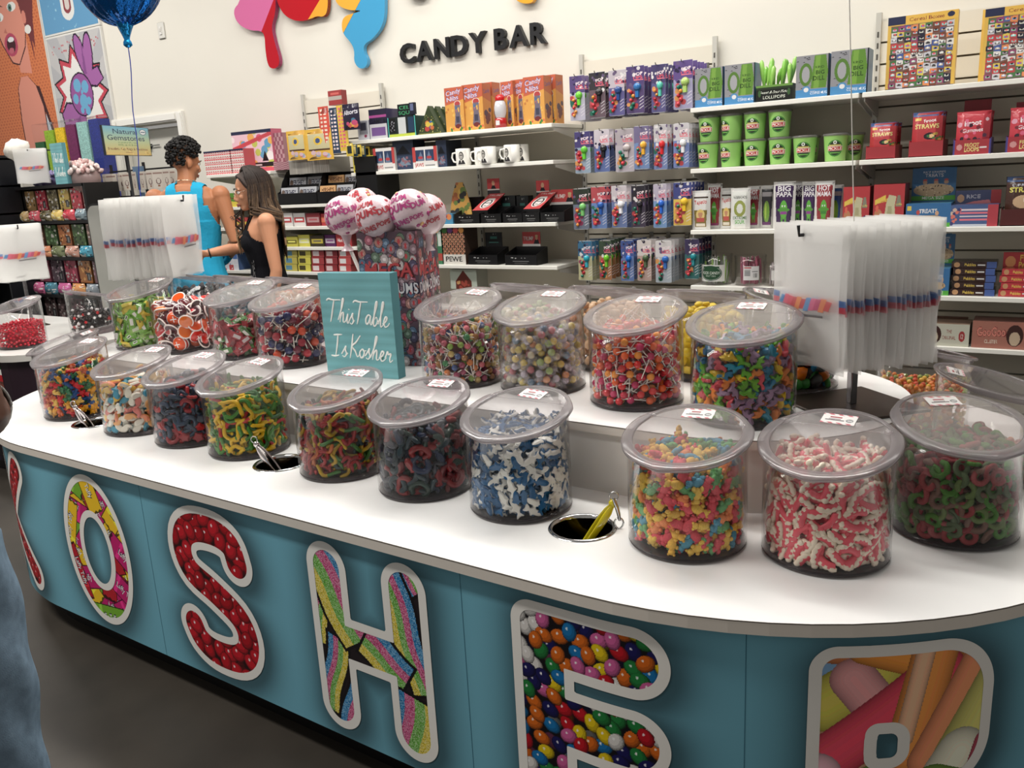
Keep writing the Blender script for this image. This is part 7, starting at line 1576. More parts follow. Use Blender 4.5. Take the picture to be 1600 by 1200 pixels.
clear_tub(1212, .060, .12, 'narrow clear tub beside the bag stack of pale candy sticks', [(200, 190, 190), (180, 170, 170)], Canvas(10, 10, (226, 224, 220)), (.3, .8, .03, .05))
# ------------------------------------------------------------------ far end: second counter with jars, gondola of bagged sweets, bead chutes, signs
cb = empty('far_counter', (-5.4, 2.62, 0), 0, label='second white-topped counter with a printed front beyond the far end', cat='counter')
mb = MB(); P = rrect(-1.4, 1.05, -.46, .50, .24, 6); mb.loft([[(x, y, .655) for x, y in P], [(x, y, .69) for x, y in P]], (200, 196, 190)); mb.c[-1] = lin((232, 232, 228)); mb.build('countertop', 'laminate', cb)
bc_ = Canvas(160, 60, (20, 12, 20)); g = random.Random(6)
for _ in range(50):
    x, y, a = g.random(), g.uniform(-.05, .75), g.uniform(-.5, .5); c = g.choice([(70, 40, 70), (90, 50, 60), (60, 40, 90), (110, 60, 50)])
    for s_, f_ in ((1, .5), (.85, .8), (.6, 1.1)): bc_.ell(x-.004*(1-s_), y+.03*(1-s_), .048*s_, .14*s_, tuple(min(255, q*f_) for q in c), a)
    bc_.ell(x-.012, y+.05, .012, .02, (170, 150, 190), a)
bc_.rect(0, .80, 1, .86, (180, 30, 40)); bc_.rect(0, .86, 1, .92, (230, 228, 222)); bc_.rect(0, .92, 1, 1, (40, 100, 60))
mb = MB(); P = rrect(-1.37, 1.02, -.43, .47, .22, 6); mb.loft([[(x, y, .08) for x, y in P], [(x, y, .655) for x, y in P]], (40, 24, 34), 0, False); mb.canvas(bc_, (-1.15, -.4312, .08), (1.95, 0, 0), (0, 0, .575)); mb.build('front_panel', 'panel_print', cb)
mb = MB(); P = rrect(-1.32, .97, -.38, .42, .2, 6); mb.loft([[(x, y, 0) for x, y in P], [(x, y, .08) for x, y in P]], (24, 22, 22), 0, False); mb.build('toe_kick', 'card', cb)
j = jar(-4.70, 2.38, .69, F, 'clear candy jar half full of red balls on the far white-topped counter', seed=70)
fill(j, 'red_candy_ball', 'small red candy ball in the half-full jar on the far counter', [m_bead(.0065)], GUM, [(206, 24, 50), (196, 30, 60), (220, 40, 64)], (.0065, .0065, .0065), .125, 401, 'red candy balls on the far counter', d=.0145, maxn=280, layers=1, core=(170, 24, 44), cat='sweet')
j = jar(-4.72, 2.80, .69, F+PI, 'clear candy jar of black, white and red sweets on the far white-topped counter', seed=71)
fill(j, 'licorice_drop', 'black, white or red sweet in the second jar on the far counter', [m_bead(.009)], GUM, [(24, 14, 16), (30, 18, 20), (24, 14, 16), (30, 12, 14), (186, 30, 36), (230, 226, 226), (40, 16, 18)], (.009, .009, .009), .125, 402, 'licorice drops on the far counter', d=.019, maxn=150, layers=1, core=(24, 14, 16))
# clear tray jar peeping out at the very end of the counter
j = jar(-3.32, 2.02, TZ, PI, 'clear candy jar at the far round end of the counter, mostly hidden', seed=72)
fill(j, 'orange_chew', 'orange or pink chew in the mostly hidden jar at the far round end', [m_chunk], GUM, [(214, 100, 60), (206, 90, 90), (200, 150, 110)], (.015, .012, .009), .14, 403, 'orange chews in the hidden jar', d=.026, maxn=60, layers=1, core=(150, 80, 60))
# gondola
GY = 3.62
def gx(px, py=400, Y=GY): return aty(px, py, Y)[0]
gl, gr = gx(40), gx(152)-.03
gz = [aty(95, y, GY)[2] for y in (288, 345, 402, 461, 520)]
e = empty('candy_gondola', ((gl+gr)/2, GY, 0), label='black shelving unit packed with bagged sweets behind the far counter', cat='shelving unit')
w = (gr-gl)/2
for z in gz: mb = MB(); mb.box(-w, w, 0, .25, z-.022, z, (26, 24, 26)); mb.build('shelf', 'card', e)
for s in (-1, 1): mb = MB(); mb.box(s*w-.015, s*w+.015, 0, .27, 0, gz[0], (24, 24, 26)); mb.build('side_frame', 'card', e)
mb = MB(); mb.box(-w, w, .25, .27, 0, gz[0], (60, 54, 54)); mb.build('back_panel', 'card', e)
pals = [[(176, 140, 90), (206, 60, 80), (120, 110, 80), (226, 190, 90), (214, 50, 70), (190, 160, 150)], [(150, 110, 90), (90, 120, 80), (206, 120, 60), (80, 110, 60), (150, 120, 110)], [(170, 90, 110), (120, 100, 110), (190, 60, 90), (206, 130, 60), (150, 110, 120)], [(110, 90, 90), (120, 100, 100), (130, 90, 100), (100, 110, 110), (110, 100, 110)]]
pals2 = [[(206, 170, 110), (220, 70, 90), (110, 100, 70), (232, 200, 100), (206, 40, 60), (130, 150, 160)], [(90, 160, 110), (226, 140, 90), (120, 130, 90), (206, 150, 130), (60, 160, 190)], [(206, 90, 140), (70, 130, 150), (206, 90, 150), (226, 150, 80), (140, 150, 160)], [(90, 90, 90), (110, 90, 90), (120, 90, 90), (100, 100, 100), (90, 90, 100)]]
rowl = ['top', 'second', 'third', 'lowest']
for ri in range(4):
    z = gz[ri+1]; H = gz[ri]-z-.03; n = len(pals[ri]); cw_ = 2*w/n
    for k in range(n):
        for back in (1, 0):
            c = (pals if back else pals2)[ri][k]; cv = Canvas(14, 18 if back else 14, c); cv.dots(26, [tuple(min(255, q*1.35+20) for q in c), tuple(q*.55 for q in c), (230, 226, 220)], 0, 0, 1, 1, .06, ri*20+k+back*7)
            if back and (k+ri) % 2: cv.rect(.6, .1, .9, .45, (70, 70, 72)); cv.rect(.66, .14, .84, .4, (150, 150, 150))
            if not back: cv.rect(.2, .0, .6, .2, (226, 222, 216))
            h = H*(.64 if back else .34); d_ = cw_*.42
            x = gl+cw_*(k+.5)-(.0 if back else .05)
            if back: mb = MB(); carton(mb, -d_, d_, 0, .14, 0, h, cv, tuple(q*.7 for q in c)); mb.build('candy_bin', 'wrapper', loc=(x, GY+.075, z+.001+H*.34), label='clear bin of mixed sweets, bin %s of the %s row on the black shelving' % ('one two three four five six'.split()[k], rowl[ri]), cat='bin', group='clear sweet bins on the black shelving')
            else:
                pillow(d_*1.0, h, .07, cv, c).build('sweets_bag', 'wrapper', loc=(x, GY+.035, z+.001), rot=(0, 0, 0), label='plump bag of sweets, bag %s of the %s row on the black shelving' % ('one two three four five six'.split()[k], rowl[ri]), cat='bag', group='plump sweet bags on the black shelving')
# mounds on the unit's top
def heap(px0, px1, py, cols, name, label, Y, n, r, H=.09):
    x0, x1 = gx(px0, py, Y), gx(px1, py, Y); z = gz[0]; g = random.Random(px0)
    e2 = empty('clear_bin', ((x0+x1)/2, Y, z+.001), label=label.replace('%s', 'clear open bin of'), cat='bin'); w2 = (x1-x0)/2
    mb = MB()
    for a in ((-w2, w2, -.12, -.117), (-w2, w2, .117, .12), (-w2, -w2+.003, -.12, .12), (w2-.003, w2, -.12, .12)): mb.box(*a, 0, .10)
    mb.build('bin_wall', 'acrylic', e2)
    mb = MB(); mb.ball((0, 0, .03), (w2*.9, .1, H*.9), tuple(q*.7 for q in cols[0]), 0, 12, 8)
    me = []
    mm = MB(); mm.ball((0, 0, 0), (r*1.5, r, r*.8), W3, 0, 7, 5); mme = mm.mesh(name, 'wrapper')
    for k in range(n):
        a, q = g.uniform(0, 2*PI), math.sqrt(g.random()); x, y = math.cos(a)*q*w2*.95, math.sin(a)*q*.11; zz = .03+H*math.sqrt(max(0, 1-q*q*.85))+g.uniform(-.01, .02)
        o = put(name, mme, loc=((x0+x1)/2+x, Y+y, z+zz), rot=(g.uniform(0, 3), g.uniform(0, 3), g.uniform(0, 3)), color=g.choice(cols)); tag(o, label=label.replace('%s ', 'one of the ') , cat='sweet', group=label.replace('%s ', ''))
    mb.build('heap_core', 'gummy', e2)
heap(58, 88, 280, [(120, 110, 170), (150, 140, 190), (90, 80, 130)], 'lavender_sweet', '%s lavender wrapped sweets on top of the black shelving', GY+.13, 50, .014, .06)
heap(114, 152, 278, [(232, 200, 196), (240, 222, 216), (210, 160, 156)], 'pale_pink_sweet', '%s pale pink wrapped sweets beside the little teal sign', GY+.13, 90, .016, .12)
kosher_sign((gx(101, 285, GY+.02), GY+.0, gz[0]+.001), .155, .29, .03, 0, 'small teal sign with white script on top of the black shelving')
# bead chutes, standing on the wall side
cols = [((24, 84, 44), 'dark green'), ((140, 176, 40), 'lime'), ((226, 190, 30), 'yellow'), ((110, 30, 84), 'purple'), ((150, 196, 190), 'pale aqua'), ((36, 50, 130), 'navy')]
CY = 4.15; xs = [gx(p, 232, CY) for p in (54, 71, 88, 105, 123, 142, 160)]; zt_ = aty(105, 187, CY)[2]; zb_ = gz[0]
mb = MB(); mb.box(xs[0]-.05, xs[-1]+.4, CY-.06, CY+.3, 0, 1.05, (206, 204, 198)); mb.build('white_cabinet', 'laminate', label='white cabinet under the coloured bead chutes', cat='cabinet')
for k in range(6):
    x0, x1 = xs[k]+.01, xs[k+1]-.01; c, nm = cols[k]; e2 = empty('bead_chute', ((x0+x1)/2, CY, 1.052), label='clear chute full of %s beads behind the black shelving' % nm, cat='dispenser', group='clear bead chutes in a row'); w2 = (x1-x0)/2; H = zt_-1.052; fl = H*(.86 if k == 0 else .93+.01*k)
    mb = MB(); mb.box(-w2+.004, w2-.004, .004, .11, .004, fl, c); mb.build('beads', 'beads', e2)
    mb = MB(); mb.box(-w2, w2, 0, .115, 0, H, (255, 255, 255)); mb.build('chute', 'acrylic', e2)
# gemstone sign (faces the aisle) over its card rack
P = [Vector(atz(158, 195, 1.85)), Vector(atz(231, 200, 1.85))]
d_ = (P[1]-P[0]); Wd = d_.length; ang = math.atan2(d_.y, d_.x); Hh_ = 1.85-aty(161, 243, P[0].y)[2]
gs = Canvas(110, 74, (150, 190, 196))
for r_ in range(gs.h):
    t = r_/gs.h; top_, mid_, bot_ = np.array((110, 180, 210.0)), np.array((190, 206, 160.0)), np.array((226, 190, 110.0)); gs.a[r_] = np.round((top_*(1-t*2)+mid_*t*2) if t < .5 else (mid_*(2-2*t)+bot_*(2*t-1)))
gs.dots(12, [(206, 170, 90), (236, 206, 130)], 0, 0, 1, .25, .05, 2, .4)
gs.text('Natural', .47, .74, .16, (30, 50, 90), .01, .52); gs.text('Gemstones', .48, .52, .17, (30, 50, 90), .01, .80); gs.text('to protect the mind', .5, .42, .06, (60, 130, 70), 0, .42); gs.text('body, spirit & soul', .5, .34, .06, (60, 130, 70), 0, .42); gs.text('Bracelets, Key Rings & Necklaces', .49, .19, .08, (120, 60, 40), .01, .86); gs.rect(.42, .10, .56, .115, (150, 90, 60))
gs.ell(.86, .83, .075, .10, (30, 60, 100)); gs.ell(.86, .83, .063, .085, (236, 240, 240)); gs.rect(.81, .81, .91, .85, (60, 90, 120)); gs.rect(0, 0, .01, 1, (60, 70, 70)); gs.rect(.99, 0, 1, 1, (60, 70, 70)); gs.rect(0, 0, 1, .014, (60, 70, 70)); gs.rect(0, .986, 1, 1, (60, 70, 70))
e2 = empty('gemstone_sign', tuple(P[0]+d_*.5-Vector((0, 0, Hh_))), ang, label='pastel framed sign reading Natural Gemstones on a thin stand', cat='sign')
mb = MB(); mb.box(-Wd/2, Wd/2, 0, .012, 0, Hh_, (50, 54, 54)); mb.canvas(gs, (-Wd/2, -.0008, 0), (Wd, 0, 0), (0, 0, Hh_)); mb.build('sign_face', 'card', e2)
mb = MB(); mb.tube([(0, .02, Hh_*.5), (0, .02, -1.64)], .008, 8, (60, 60, 62)); mb.lathe([(.001, -1.64), (.16, -1.645), (.16, -1.65)], 24, (50, 50, 52)); mb.build('stand', 'dark_metal', e2)
# jewellery card rack
RY = 3.95
def rx(px, py=280): return aty(px, py, RY)[0]
e2 = empty('card_rack', (rx(215), RY, 0), 0, label='wire rack of jewellery cards behind the man', cat='rack')
x_l, x_r = rx(156)-rx(215), rx(262)-rx(215)
mb = MB()
for X in (x_l, (x_l+x_r)/2, x_r): mb.box(X-.008, X+.008, .10, .116, 0, 1.70, (40, 40, 42))
for q in range(7): mb.box(x_l, x_r, .09, .10, .5+q*.19, .512+q*.19, (40, 40, 42))
mb.build('rack_frame', 'dark_metal', e2)
jc = Canvas(16, 22, (206, 196, 184)); jc.rect(.1, .8, .9, .9, (150, 120, 110)); jc.ell(.5, .4, .22, .18, (120, 90, 90)); jc.ell(.5, .42, .16, .13, (206, 196, 184)); jc.rect(.4, .1, .6, .2, (140, 90, 60))
mbc = MB(); mbc.box(-.045, .045, 0, .003, 0, .13, (200, 192, 182)); mbc.canvas(jc, (-.045, -.0006, 0), (.09, 0, 0), (0, 0, .13)); cme = mbc.mesh('jewellery_card', 'card'); cm2 = MB(); cm2.box(-.05, .05, 0, .02, 0, .17, (90, 120, 150)); cm2m = cm2.mesh('jewellery_card', 'card')
for row in range(7):
    for k in range(9):
        X = rx(215)+x_l+.03+k*(x_r-x_l-.06)/8
        for dd in (0, 1): put('jewellery_card', cm2m if (k == 4 and dd == 0) else cme, loc=(X+dd*.012, RY+.05-dd*.045, .36+row*.19), rot=(0, 0, random.Random(row*9+k+dd).uniform(-.5, .5)), label='small jewellery card hanging on the wire rack behind the man', cat='card', group='jewellery cards on the wire rack')
# grey panel sign with a dark rim
mY = 3.1; x0, x1 = aty(146, 400, mY)[0], aty(188, 400, mY)[0]+.12; zt2, zb2 = aty(150, 318, mY)[2], .12
e2 = empty('standing_panel', ((x0+x1)/2, mY, 0), label='tall grey round-cornered panel with a thin black rim behind the far bag stack', cat='panel'); w2 = (x1-x0)/2
mb = MB(); mb.prism(rrect(-w2, w2, zb2, zt2, .08, 6), 0, .02, (24, 24, 26)); mb.build('rim', 'card', e2)
mb = MB(); mb.prism(rrect(-w2+.012, w2-.012, zb2+.012, zt2-.012, .07, 6), -.002, .0, (150, 150, 144)); mb.build('panel_face', 'laminate', e2)
mb = MB(); mb.box(-w2*.8, w2*.8, -.15, .15, 0, .02, (30, 30, 32)); mb.box(-.02, .02, 0, .02, .02, zb2+.01, (30, 30, 32)); mb.build('foot', 'card', e2)
# shelf of small bags at the very edge
EY = 3.45
e2 = empty('edge_shelving', (aty(10, 350, EY)[0], EY, 0), label='dark wire shelving of small boxed goods at the picture edge', cat='shelving unit'); X0, X1 = -.75, aty(-2, 350, EY)[0]-aty(10, 350, EY)[0]
zs = [aty(15, y, EY)[2] for y in (243, 288, 333, 384, 440)]
mb = MB()
for X in (X0, X1-.02): mb.box(X, X+.02, 0, .22, 0, zs[0]+.02, (34, 36, 40))
mb.box(X0, X1, .21, .22, 0, zs[0], (50, 52, 56)); mb.build('frame', 'dark_metal', e2)
for z in zs: mb = MB(); mb.box(X0, X1, 0, .22, z-.015, z, (170, 172, 170)); mb.build('shelf', 'card', e2)
bcv = Canvas(16, 14, (150, 156, 150)); bcv.rect(0, 0, 1, .35, (90, 130, 140)); bcv.dots(9, [(206, 200, 170), (110, 130, 90), (60, 80, 100)], 0, .1, 1, .8, .08, 3)
for r_ in range(1, 5):
    for k in range(7):
        X = aty(10, 350, EY)[0]+X1-.09-k*.13
        mb = MB(); carton(mb, -.055, .055, 0, .17, 0, .16, bcv, (120, 124, 122)); mb.build('small_goods_box', 'card', loc=(X, EY+.02, zs[r_]+.001), label='small grey-green packet on the dark wire shelving at the picture edge', cat='packet', group='grey-green packets on the edge shelving')
pb = aty(8, 240, EY); mb = MB(); mb.ball((0, 0, .06), (.11, .08, .08), (226, 222, 214), 0, 14, 10, fn=lambda d: 1+.12*math.sin(7*d[0]+4*d[2])+.08*math.sin(11*d[1]+6*d[0])); mb.build('white_bundle', 'cloth', loc=(pb[0], EY+.10, zs[0]-.02), label='crumpled white plastic bundle on top of the edge shelving', cat='bundle')
# further bag stacks
def wall_bags(px, py, Y, W_, H_, n, dirang, label, bl, grp, fe):
    p = aty(px, py, Y); A_ = math.radians(dirang); bag_rack((p[0], p[1], .69), p[2], (math.cos(A_), math.sin(A_)), n, .10, W_, H_, label, grp, fe, baglabel=bl, plate=.08)
wall_bags(22, 357, 2.82, .28, .34, 10, 170, 'bag rack on the far white-topped counter', 'the stack on the far counter', 'clear bags on the far counter', 0)
p = aty(50, 232, 3.58)
m_ = bag_mesh(.21, .25, 7, True).mesh('candy_bag', ['bag_film2', 'bag_print'])
for k in range(4): put('candy_bag', m_, loc=(p[0]-.012*k, 3.55+.012*k, p[2]-.03), rot=(0, 0, .85), label='clear logo bag in the small stack hung at the black shelving corner', cat='bag', group='clear bags at the black shelving corner')
mb = MB(); mb.tube([(0, -.02, 0), (0, .2, 0)], .005, 6, (50, 50, 52)); mb.build('display_hook', 'dark_metal', loc=(p[0], 3.56, p[2]-.012), label='dark peg carrying the small bag stack at the black shelving corner', cat='hook')
# ------------------------------------------------------------------ people: one continuous body each, clothes and hair as separate children
def voxel(mb, name, mats, vox, smooth=4, parent=None):
    me = mb.mesh(name, mats); o = bpy.data.objects.new('tmp', me); COL.objects.link(o)
    m = o.modifiers.new('r', 'REMESH'); m.mode = 'VOXEL'; m.voxel_size = vox; m.adaptivity = 0; m.use_smooth_shade = True
    s = o.modifiers.new('s', 'SMOOTH'); s.iterations = smooth; s.factor = .5
    dg = bpy.context.evaluated_depsgraph_get(); out = bpy.data.meshes.new_from_object(o.evaluated_get(dg)); bpy.data.objects.remove(o); bpy.data.meshes.remove(me)
    return out
def recolor(me, fn, mat_name):
    me.materials.clear(); me.materials.append(MATS[mat_name])
    for a in [a.name for a in me.color_attributes]: me.color_attributes.remove(me.color_attributes[a])
    ca = me.color_attributes.new('Col', 'FLOAT_COLOR', 'POINT'); n = len(me.vertices); co = np.zeros(n*3); me.vertices.foreach_get('co', co); co = co.reshape(-1, 3)
    cols = np.ones((n, 4)); cols[:, :3] = [lin(fn(c)) for c in co]; ca.data.foreach_set('color', cols.astype(np.float32).ravel()); me.polygons.foreach_set('use_smooth', [True]*len(me.polygons)); me.update()
def shell(body, keep, off, colf, mat_name, name, thick=.004, wob=None):
    """garment: the body's own surface where keep(co) holds, let out by off and given thickness"""
    n = len(body.vertices); co = np.zeros(n*3); body.vertices.foreach_get('co', co); co = co.reshape(-1, 3); no = np.zeros(n*3); body.vertices.foreach_get('normal', no); no = no.reshape(-1, 3)
    k = np.array([keep(c) for c in co]); idx = -np.ones(n, int); F = [tuple(p.vertices) for p in body.polygons if all(k[v] for v in p.vertices)]
    use = sorted({v for f in F for v in f}); idx[use] = range(len(use)); V = []
    for v in use:
        d = off(co[v]) if callable(off) else off
        if wob: d += wob(co[v])
        V.append(co[v]+no[v]*d)
    m = len(V); V2 = [V[i]-no[use[i]]*thick for i in range(m)]
    E = {}
    for f in F:
        for i in range(len(f)):
            e = (f[i], f[(i+1) % len(f)]); E[e] = E.get(e, 0)+1
    rim = [e for e in E if (e[1], e[0]) not in E]
    Fa = [tuple(int(idx[v]) for v in f) for f in F]+[tuple(int(idx[v])+m for v in reversed(f)) for f in F]+[(int(idx[b]), int(idx[a]), int(idx[a])+m, int(idx[b])+m) for a, b in rim]
    me = bpy.data.meshes.new(name); me.from_pydata([tuple(p) for p in V+V2], [], Fa); recolor(me, colf, mat_name); return me
def limb(mb, pts, rads): mb.tube(pts, rads, 12)
def hand(mb, wrist, d, palm_n, s=1.0, curl=.5, spread=.012):
    """palm and five separate bent fingers; d: direction of the fingers, palm_n: out of the palm"""
    d = Vector(d).normalized(); n = Vector(palm_n); n = (n-d*n.dot(d)).normalized(); side = d.cross(n); w = Vector(wrist)
    mb.tube([w-d*.02, w+d*.02*s, w+d*.055*s, w+d*.088*s], [.024*s, .028*s, .036*s, .032*s], 10, flat=.45, up=tuple(n))
    for i, (o, L) in enumerate(((-.030, .068), (-.010, .076), (.010, .072), (.028, .056))):
        p = w+d*.082*s+side*o*s; P = [p]; dd = d.copy()
        for k in range(3):
            dd = (dd+n*curl*.55).normalized(); p = p+dd*L*s*(.42, .32, .26)[k]; P.append(p)
        mb.tube(P, [.0092*s, .0088*s, .008*s, .0066*s], 7)
    p = w+d*.028*s-side*.030*s; t = (d*.6-side*.7+n*.35).normalized(); t2 = (d+n*.5-side*.1).normalized()
    mb.tube([p, p+t*.032*s, p+t*.05*s+t2*.022*s, p+t*.055*s+t2*.042*s], [.014*s, .0115*s, .0095*s, .0075*s], 7)
def person(name, label, loc, rz, J, skin, vox=.006):
    """J: joints in metres in the body's own frame (x to its right, y ahead, z up)"""
    e = empty(name, loc, rz, label=label, cat='person'); mb = MB(); V = Vector
    s = J['s']                                        # breadth factor
    T = J['torso']                                    # rings: z, x, y, rx, ry
    mb.loft([[(cx+rx*math.copysign(abs(math.cos(a))**.85, math.cos(a)), cy+ry*math.copysign(abs(math.sin(a))**.85, math.sin(a)), z) for a in [2*PI*i/20 for i in range(20)]] for z, cx, cy, rx, ry in T], (255, 255, 255))
    hd, nk = V(J['head']), V(J['neck']); yaw = J.get('yaw', 0); nod = J.get('nod', 0); hs = J.get('hs', 1)
    limb(mb, [nk-V((0, 0, .06)), nk, nk+(hd-nk)*.45, hd+V((0, -.005, -.03))], [.075*s, .056*s, .052*s, .055*s])
    mb.T = Matrix.Translation(hd) @ Matrix.Rotation(yaw, 4, 'Z') @ Matrix.Rotation(nod, 4, 'X') @ Matrix.Scale(hs, 4)
    mb.ball((0, -.008, .030), (.074, .092, .088), nu=20, nv=14); mb.ball((0, .030, -.028), (.056, .058, .066), nu=16, nv=12); mb.ball((0, .058, -.082), (.030, .026, .020), nu=12, nv=8)
    mb.tube([(0, .086, .018), (0, .096, -.008), (0, .102, -.026), (0, .090, -.036)], [.008, .009, .012, .009], 8)
    for q in (-1, 1):
        mb.ball((q*.012, .094, -.033), (.009, .010, .007), nu=8, nv=6); mb.ball((q*.076, -.004, -.008), (.008, .019, .030), nu=10, nv=8); mb.ball((q*.034, .072, .026), (.022, .014, .006), nu=8, nv=6); mb.ball((q*.040, .066, -.018), (.020, .018, .018), nu=8, nv=6)
    mb.ball((0, .087, -.056), (.020, .010, .0055), nu=10, nv=6); mb.ball((0, .085, -.066), (.017, .010, .0065), nu=10, nv=6)
    HM = mb.T.copy(); mb.T = Matrix.Identity(4)
    for side in ('r', 'l'):
        a = [V(p) for p in J['arm_'+side]]; r = J.get('ar', [.058, .048, .040, .044, .036, .026])
        mb.ball(a[0], (.062*s, .062*s, .062*s), nu=12, nv=8); limb(mb, [a[0], a[0].lerp(a[1], .45), a[1], a[1].lerp(a[2], .3), a[1].lerp(a[2], .65), a[2]], [q*s for q in r])
        if 'hand_'+side in J: hand(mb, a[2], *J['hand_'+side])
        l = [V(p) for p in J['leg_'+side]]; lr = J.get('lr', [.098, .088, .062, .062, .050, .042])
        limb(mb, [l[0], l[0].lerp(l[1], .5), l[1], l[1].lerp(l[2], .3), l[1].lerp(l[2], .7), l[2]], [q*s for q in lr])
        f = l[2]; mb.tube([f+V((0, -.05, -.045)), f+V((0, .02, -.035)), f+V((0, .10, -.052)), f+V((0, .16, -.062))], [.034, .044, .040, .024], 10, flat=1)
    for z_, x_, y_, r_ in J.get('extra', ()): mb.ball((x_, y_, z_), r_, nu=14, nv=10)
    body = voxel(mb, 'body', 'skin', vox); recolor(body, skin, 'skin'); put('body', body, e)
    inv = HM.inverted()
    fm = MB(); fm.T = HM
    for q in (-1, 1):
        fm.ball((q*.031, .0745, .010), (.0125, .010, .0105), (240, 236, 232), nu=10, nv=8); fm.ball((q*.031, .0825, .010), (.0058, .004, .0058), (60, 36, 22), nu=8, nv=6); fm.ball((q*.031, .0855, .010), (.0028, .002, .0028), (10, 10, 10), nu=6, nv=4)
        fm.tube([(q*.016, .093, .030), (q*.032, .090, .036), (q*.050, .076, .031)], [.003, .004, .002], 6, J.get('brow', (30, 22, 18)))
        fm.tube([(q*.018, .084, .014), (q*.031, .0855, .0185), (q*.045, .077, .013)], [.0018, .0026, .0018], 6, (40, 26, 20))
    fm.build('eyes', 'gloss', e)
    lm = MB(); lm.T = HM; lm.tube([(-.022, .086, -.060), (0, .0985, -.0565), (.022, .086, -.060)], [.002, .0055, .002], 8, J.get('lip', (170, 90, 84))); lm.tube([(-.020, .085, -.0625), (0, .096, -.0665), (.020, .085, -.0625)], [.002, .006, .002], 8, J.get('lip', (170, 90, 84))); lm.build('lips', 'skin', e)
    return e, body, HM
# ---- the man: seen from behind, head turned a little to his right
TS = [(.80, 0, 0, .150, .105), (.92, 0, -.005, .172, .118), (1.02, 0, 0, .158, .105), (1.12, 0, .005, .146, .098), (1.24, 0, .005, .168, .108), (1.36, 0, 0, .190, .116), (1.44, 0, -.005, .192, .105), (1.50, 0, -.008, .150, .085), (1.535, 0, -.01, .085, .065)]
man_rz = math.radians(38)
man_J = dict(s=1.0, torso=TS, head=(.0, .035, 1.665), neck=(0, 0, 1.54), yaw=-.85, nod=-.25,
             arm_r=[(.205, -.01, 1.455), (.275, -.06, 1.165), (.18, .17, 1.06)], arm_l=[(-.205, -.01, 1.455), (-.26, -.03, 1.165), (-.20, .18, 1.06)],
             hand_r=((-.6, .7, .1), (-.6, -.5, 0), 1.0, .6), hand_l=((.6, .7, .1), (.6, -.5, 0), 1.0, .6),
             leg_r=[(.10, 0, .88), (.115, .01, .49), (.115, -.02, .09)], leg_l=[(-.10, 0, .88), (-.115, .02, .49), (-.12, 0, .09)])
SK = (176, 118, 84)
e, body, HM = person('person', 'man with short curly black hair in a bright blue tank top, seen from behind', (-4.66, 3.54, 0), man_rz, man_J, lambda c: SK)
def tank(c):
    x, y, z = c; ax = abs(x)
    if z < .78 or z > 1.56: return False
    if z > 1.40:                                     # straps
        if y < -.02: return .045 < ax < .115 and z > 1.40 or (z < 1.49 and ax < .09+(1.49-z)*.2)
        return .055 < ax < .115
    if z > 1.20: return ax < .188-(z-1.20)*.27 if y < 0 else ax < .160-(z-1.2)*.30
    return ax < .185
e.scale = (.985,)*3
put('tank_top', shell(body, tank, .009, lambda c: (46, 158, 196), 'cloth', 'tank_top', .005, wob=lambda c: (.006+.010*max(0, (1.2-c[2]))*2)*(.5+.5*math.sin(c[0]*38+c[2]*9+math.sin(c[2]*14)*2))*(1 if c[2] < 1.3 else .2)), e, label='bright blue tank top')
put('shorts', shell(body, lambda c: c[2] < .795 and c[2] > .50, .014, lambda c: (40, 44, 56), 'cloth', 'shorts'), e, label='dark shorts')
put('shoes', shell(body, lambda c: c[2] < .075, .006, lambda c: (230, 230, 230), 'cloth', 'shoes'), e)
mb = MB(); mb.T = HM; g = random.Random(3)
for k in range(900):
    u, v = g.uniform(-PI, PI), g.uniform(-.55, 1.5); d = Vector((math.sin(u)*math.cos(v), math.cos(u)*math.cos(v), math.sin(v)))
    if d.y > .55 and v < .75: continue
    if abs(d.x) > .75 and v < .05 and d.y > -.3: continue
    p = Vector((d.x*.076, -.010+d.y*.094, .034+d.z*.100)); r = g.uniform(.007, .013); top = .006 if v < .3 else .020
    mb.ball(p+d*(top+g.uniform(-.004, .010)), (r, r, r*.9), (17, 15, 15), 0, 7, 5, fn=lambda q: 1+.25*math.sin(q[0]*9+k)*math.sin(q[1]*8))
for k in range(70):
    u, v = g.uniform(-PI, PI), g.uniform(.1, 1.5); d = Vector((math.sin(u)*math.cos(v), math.cos(u)*math.cos(v), math.sin(v)))
    if d.y > .5 and v < .7: continue
    p = Vector((d.x*.095, -.010+d.y*.113, .040+d.z*.122)); a = d.orthogonal().normalized(); b = d.cross(a); n_ = 8
    mb.tube([p+(a*math.cos(t)+b*math.sin(t))*.011+d*.004*t*.4 for t in [i*.9 for i in range(n_)]], [.0035]*7+[.002], 5, (20, 17, 16))
mb.build('hair', 'hair', e, label='short curly black hair')
mb = MB(); mb.tube([(.062*math.sin(a), -.005+.060*math.cos(a), 1.548-.012*math.cos(a)) for a in [2*PI*i/28 for i in range(29)]], .0028, 6, (214, 196, 170)); mb.build('necklace', 'metal', e)
mb = MB(); A0 = Vector((.205, -.01, 1.455)).lerp(Vector((.275, -.06, 1.165)), .52)
mb.T = Matrix.Translation(A0+Vector((.030, -.034, 0))) @ Vector((.62, -.75, .12)).to_track_quat('Z', 'Y').to_matrix().to_4x4()
for (a, b, c_) in (((-.012, .006), (0, .016), (.010, .004)), ((.010, .004), (.004, -.012), (-.008, -.006)), ((-.006, .0), (.006, .002), (.014, -.010))): mb.tube([(*a, .0), (*b, .001), (*c_, .0)], .0024, 5, (84, 62, 56))
mb.build('tattoo', 'skin', e, label='small dark tattoo on the upper arm')
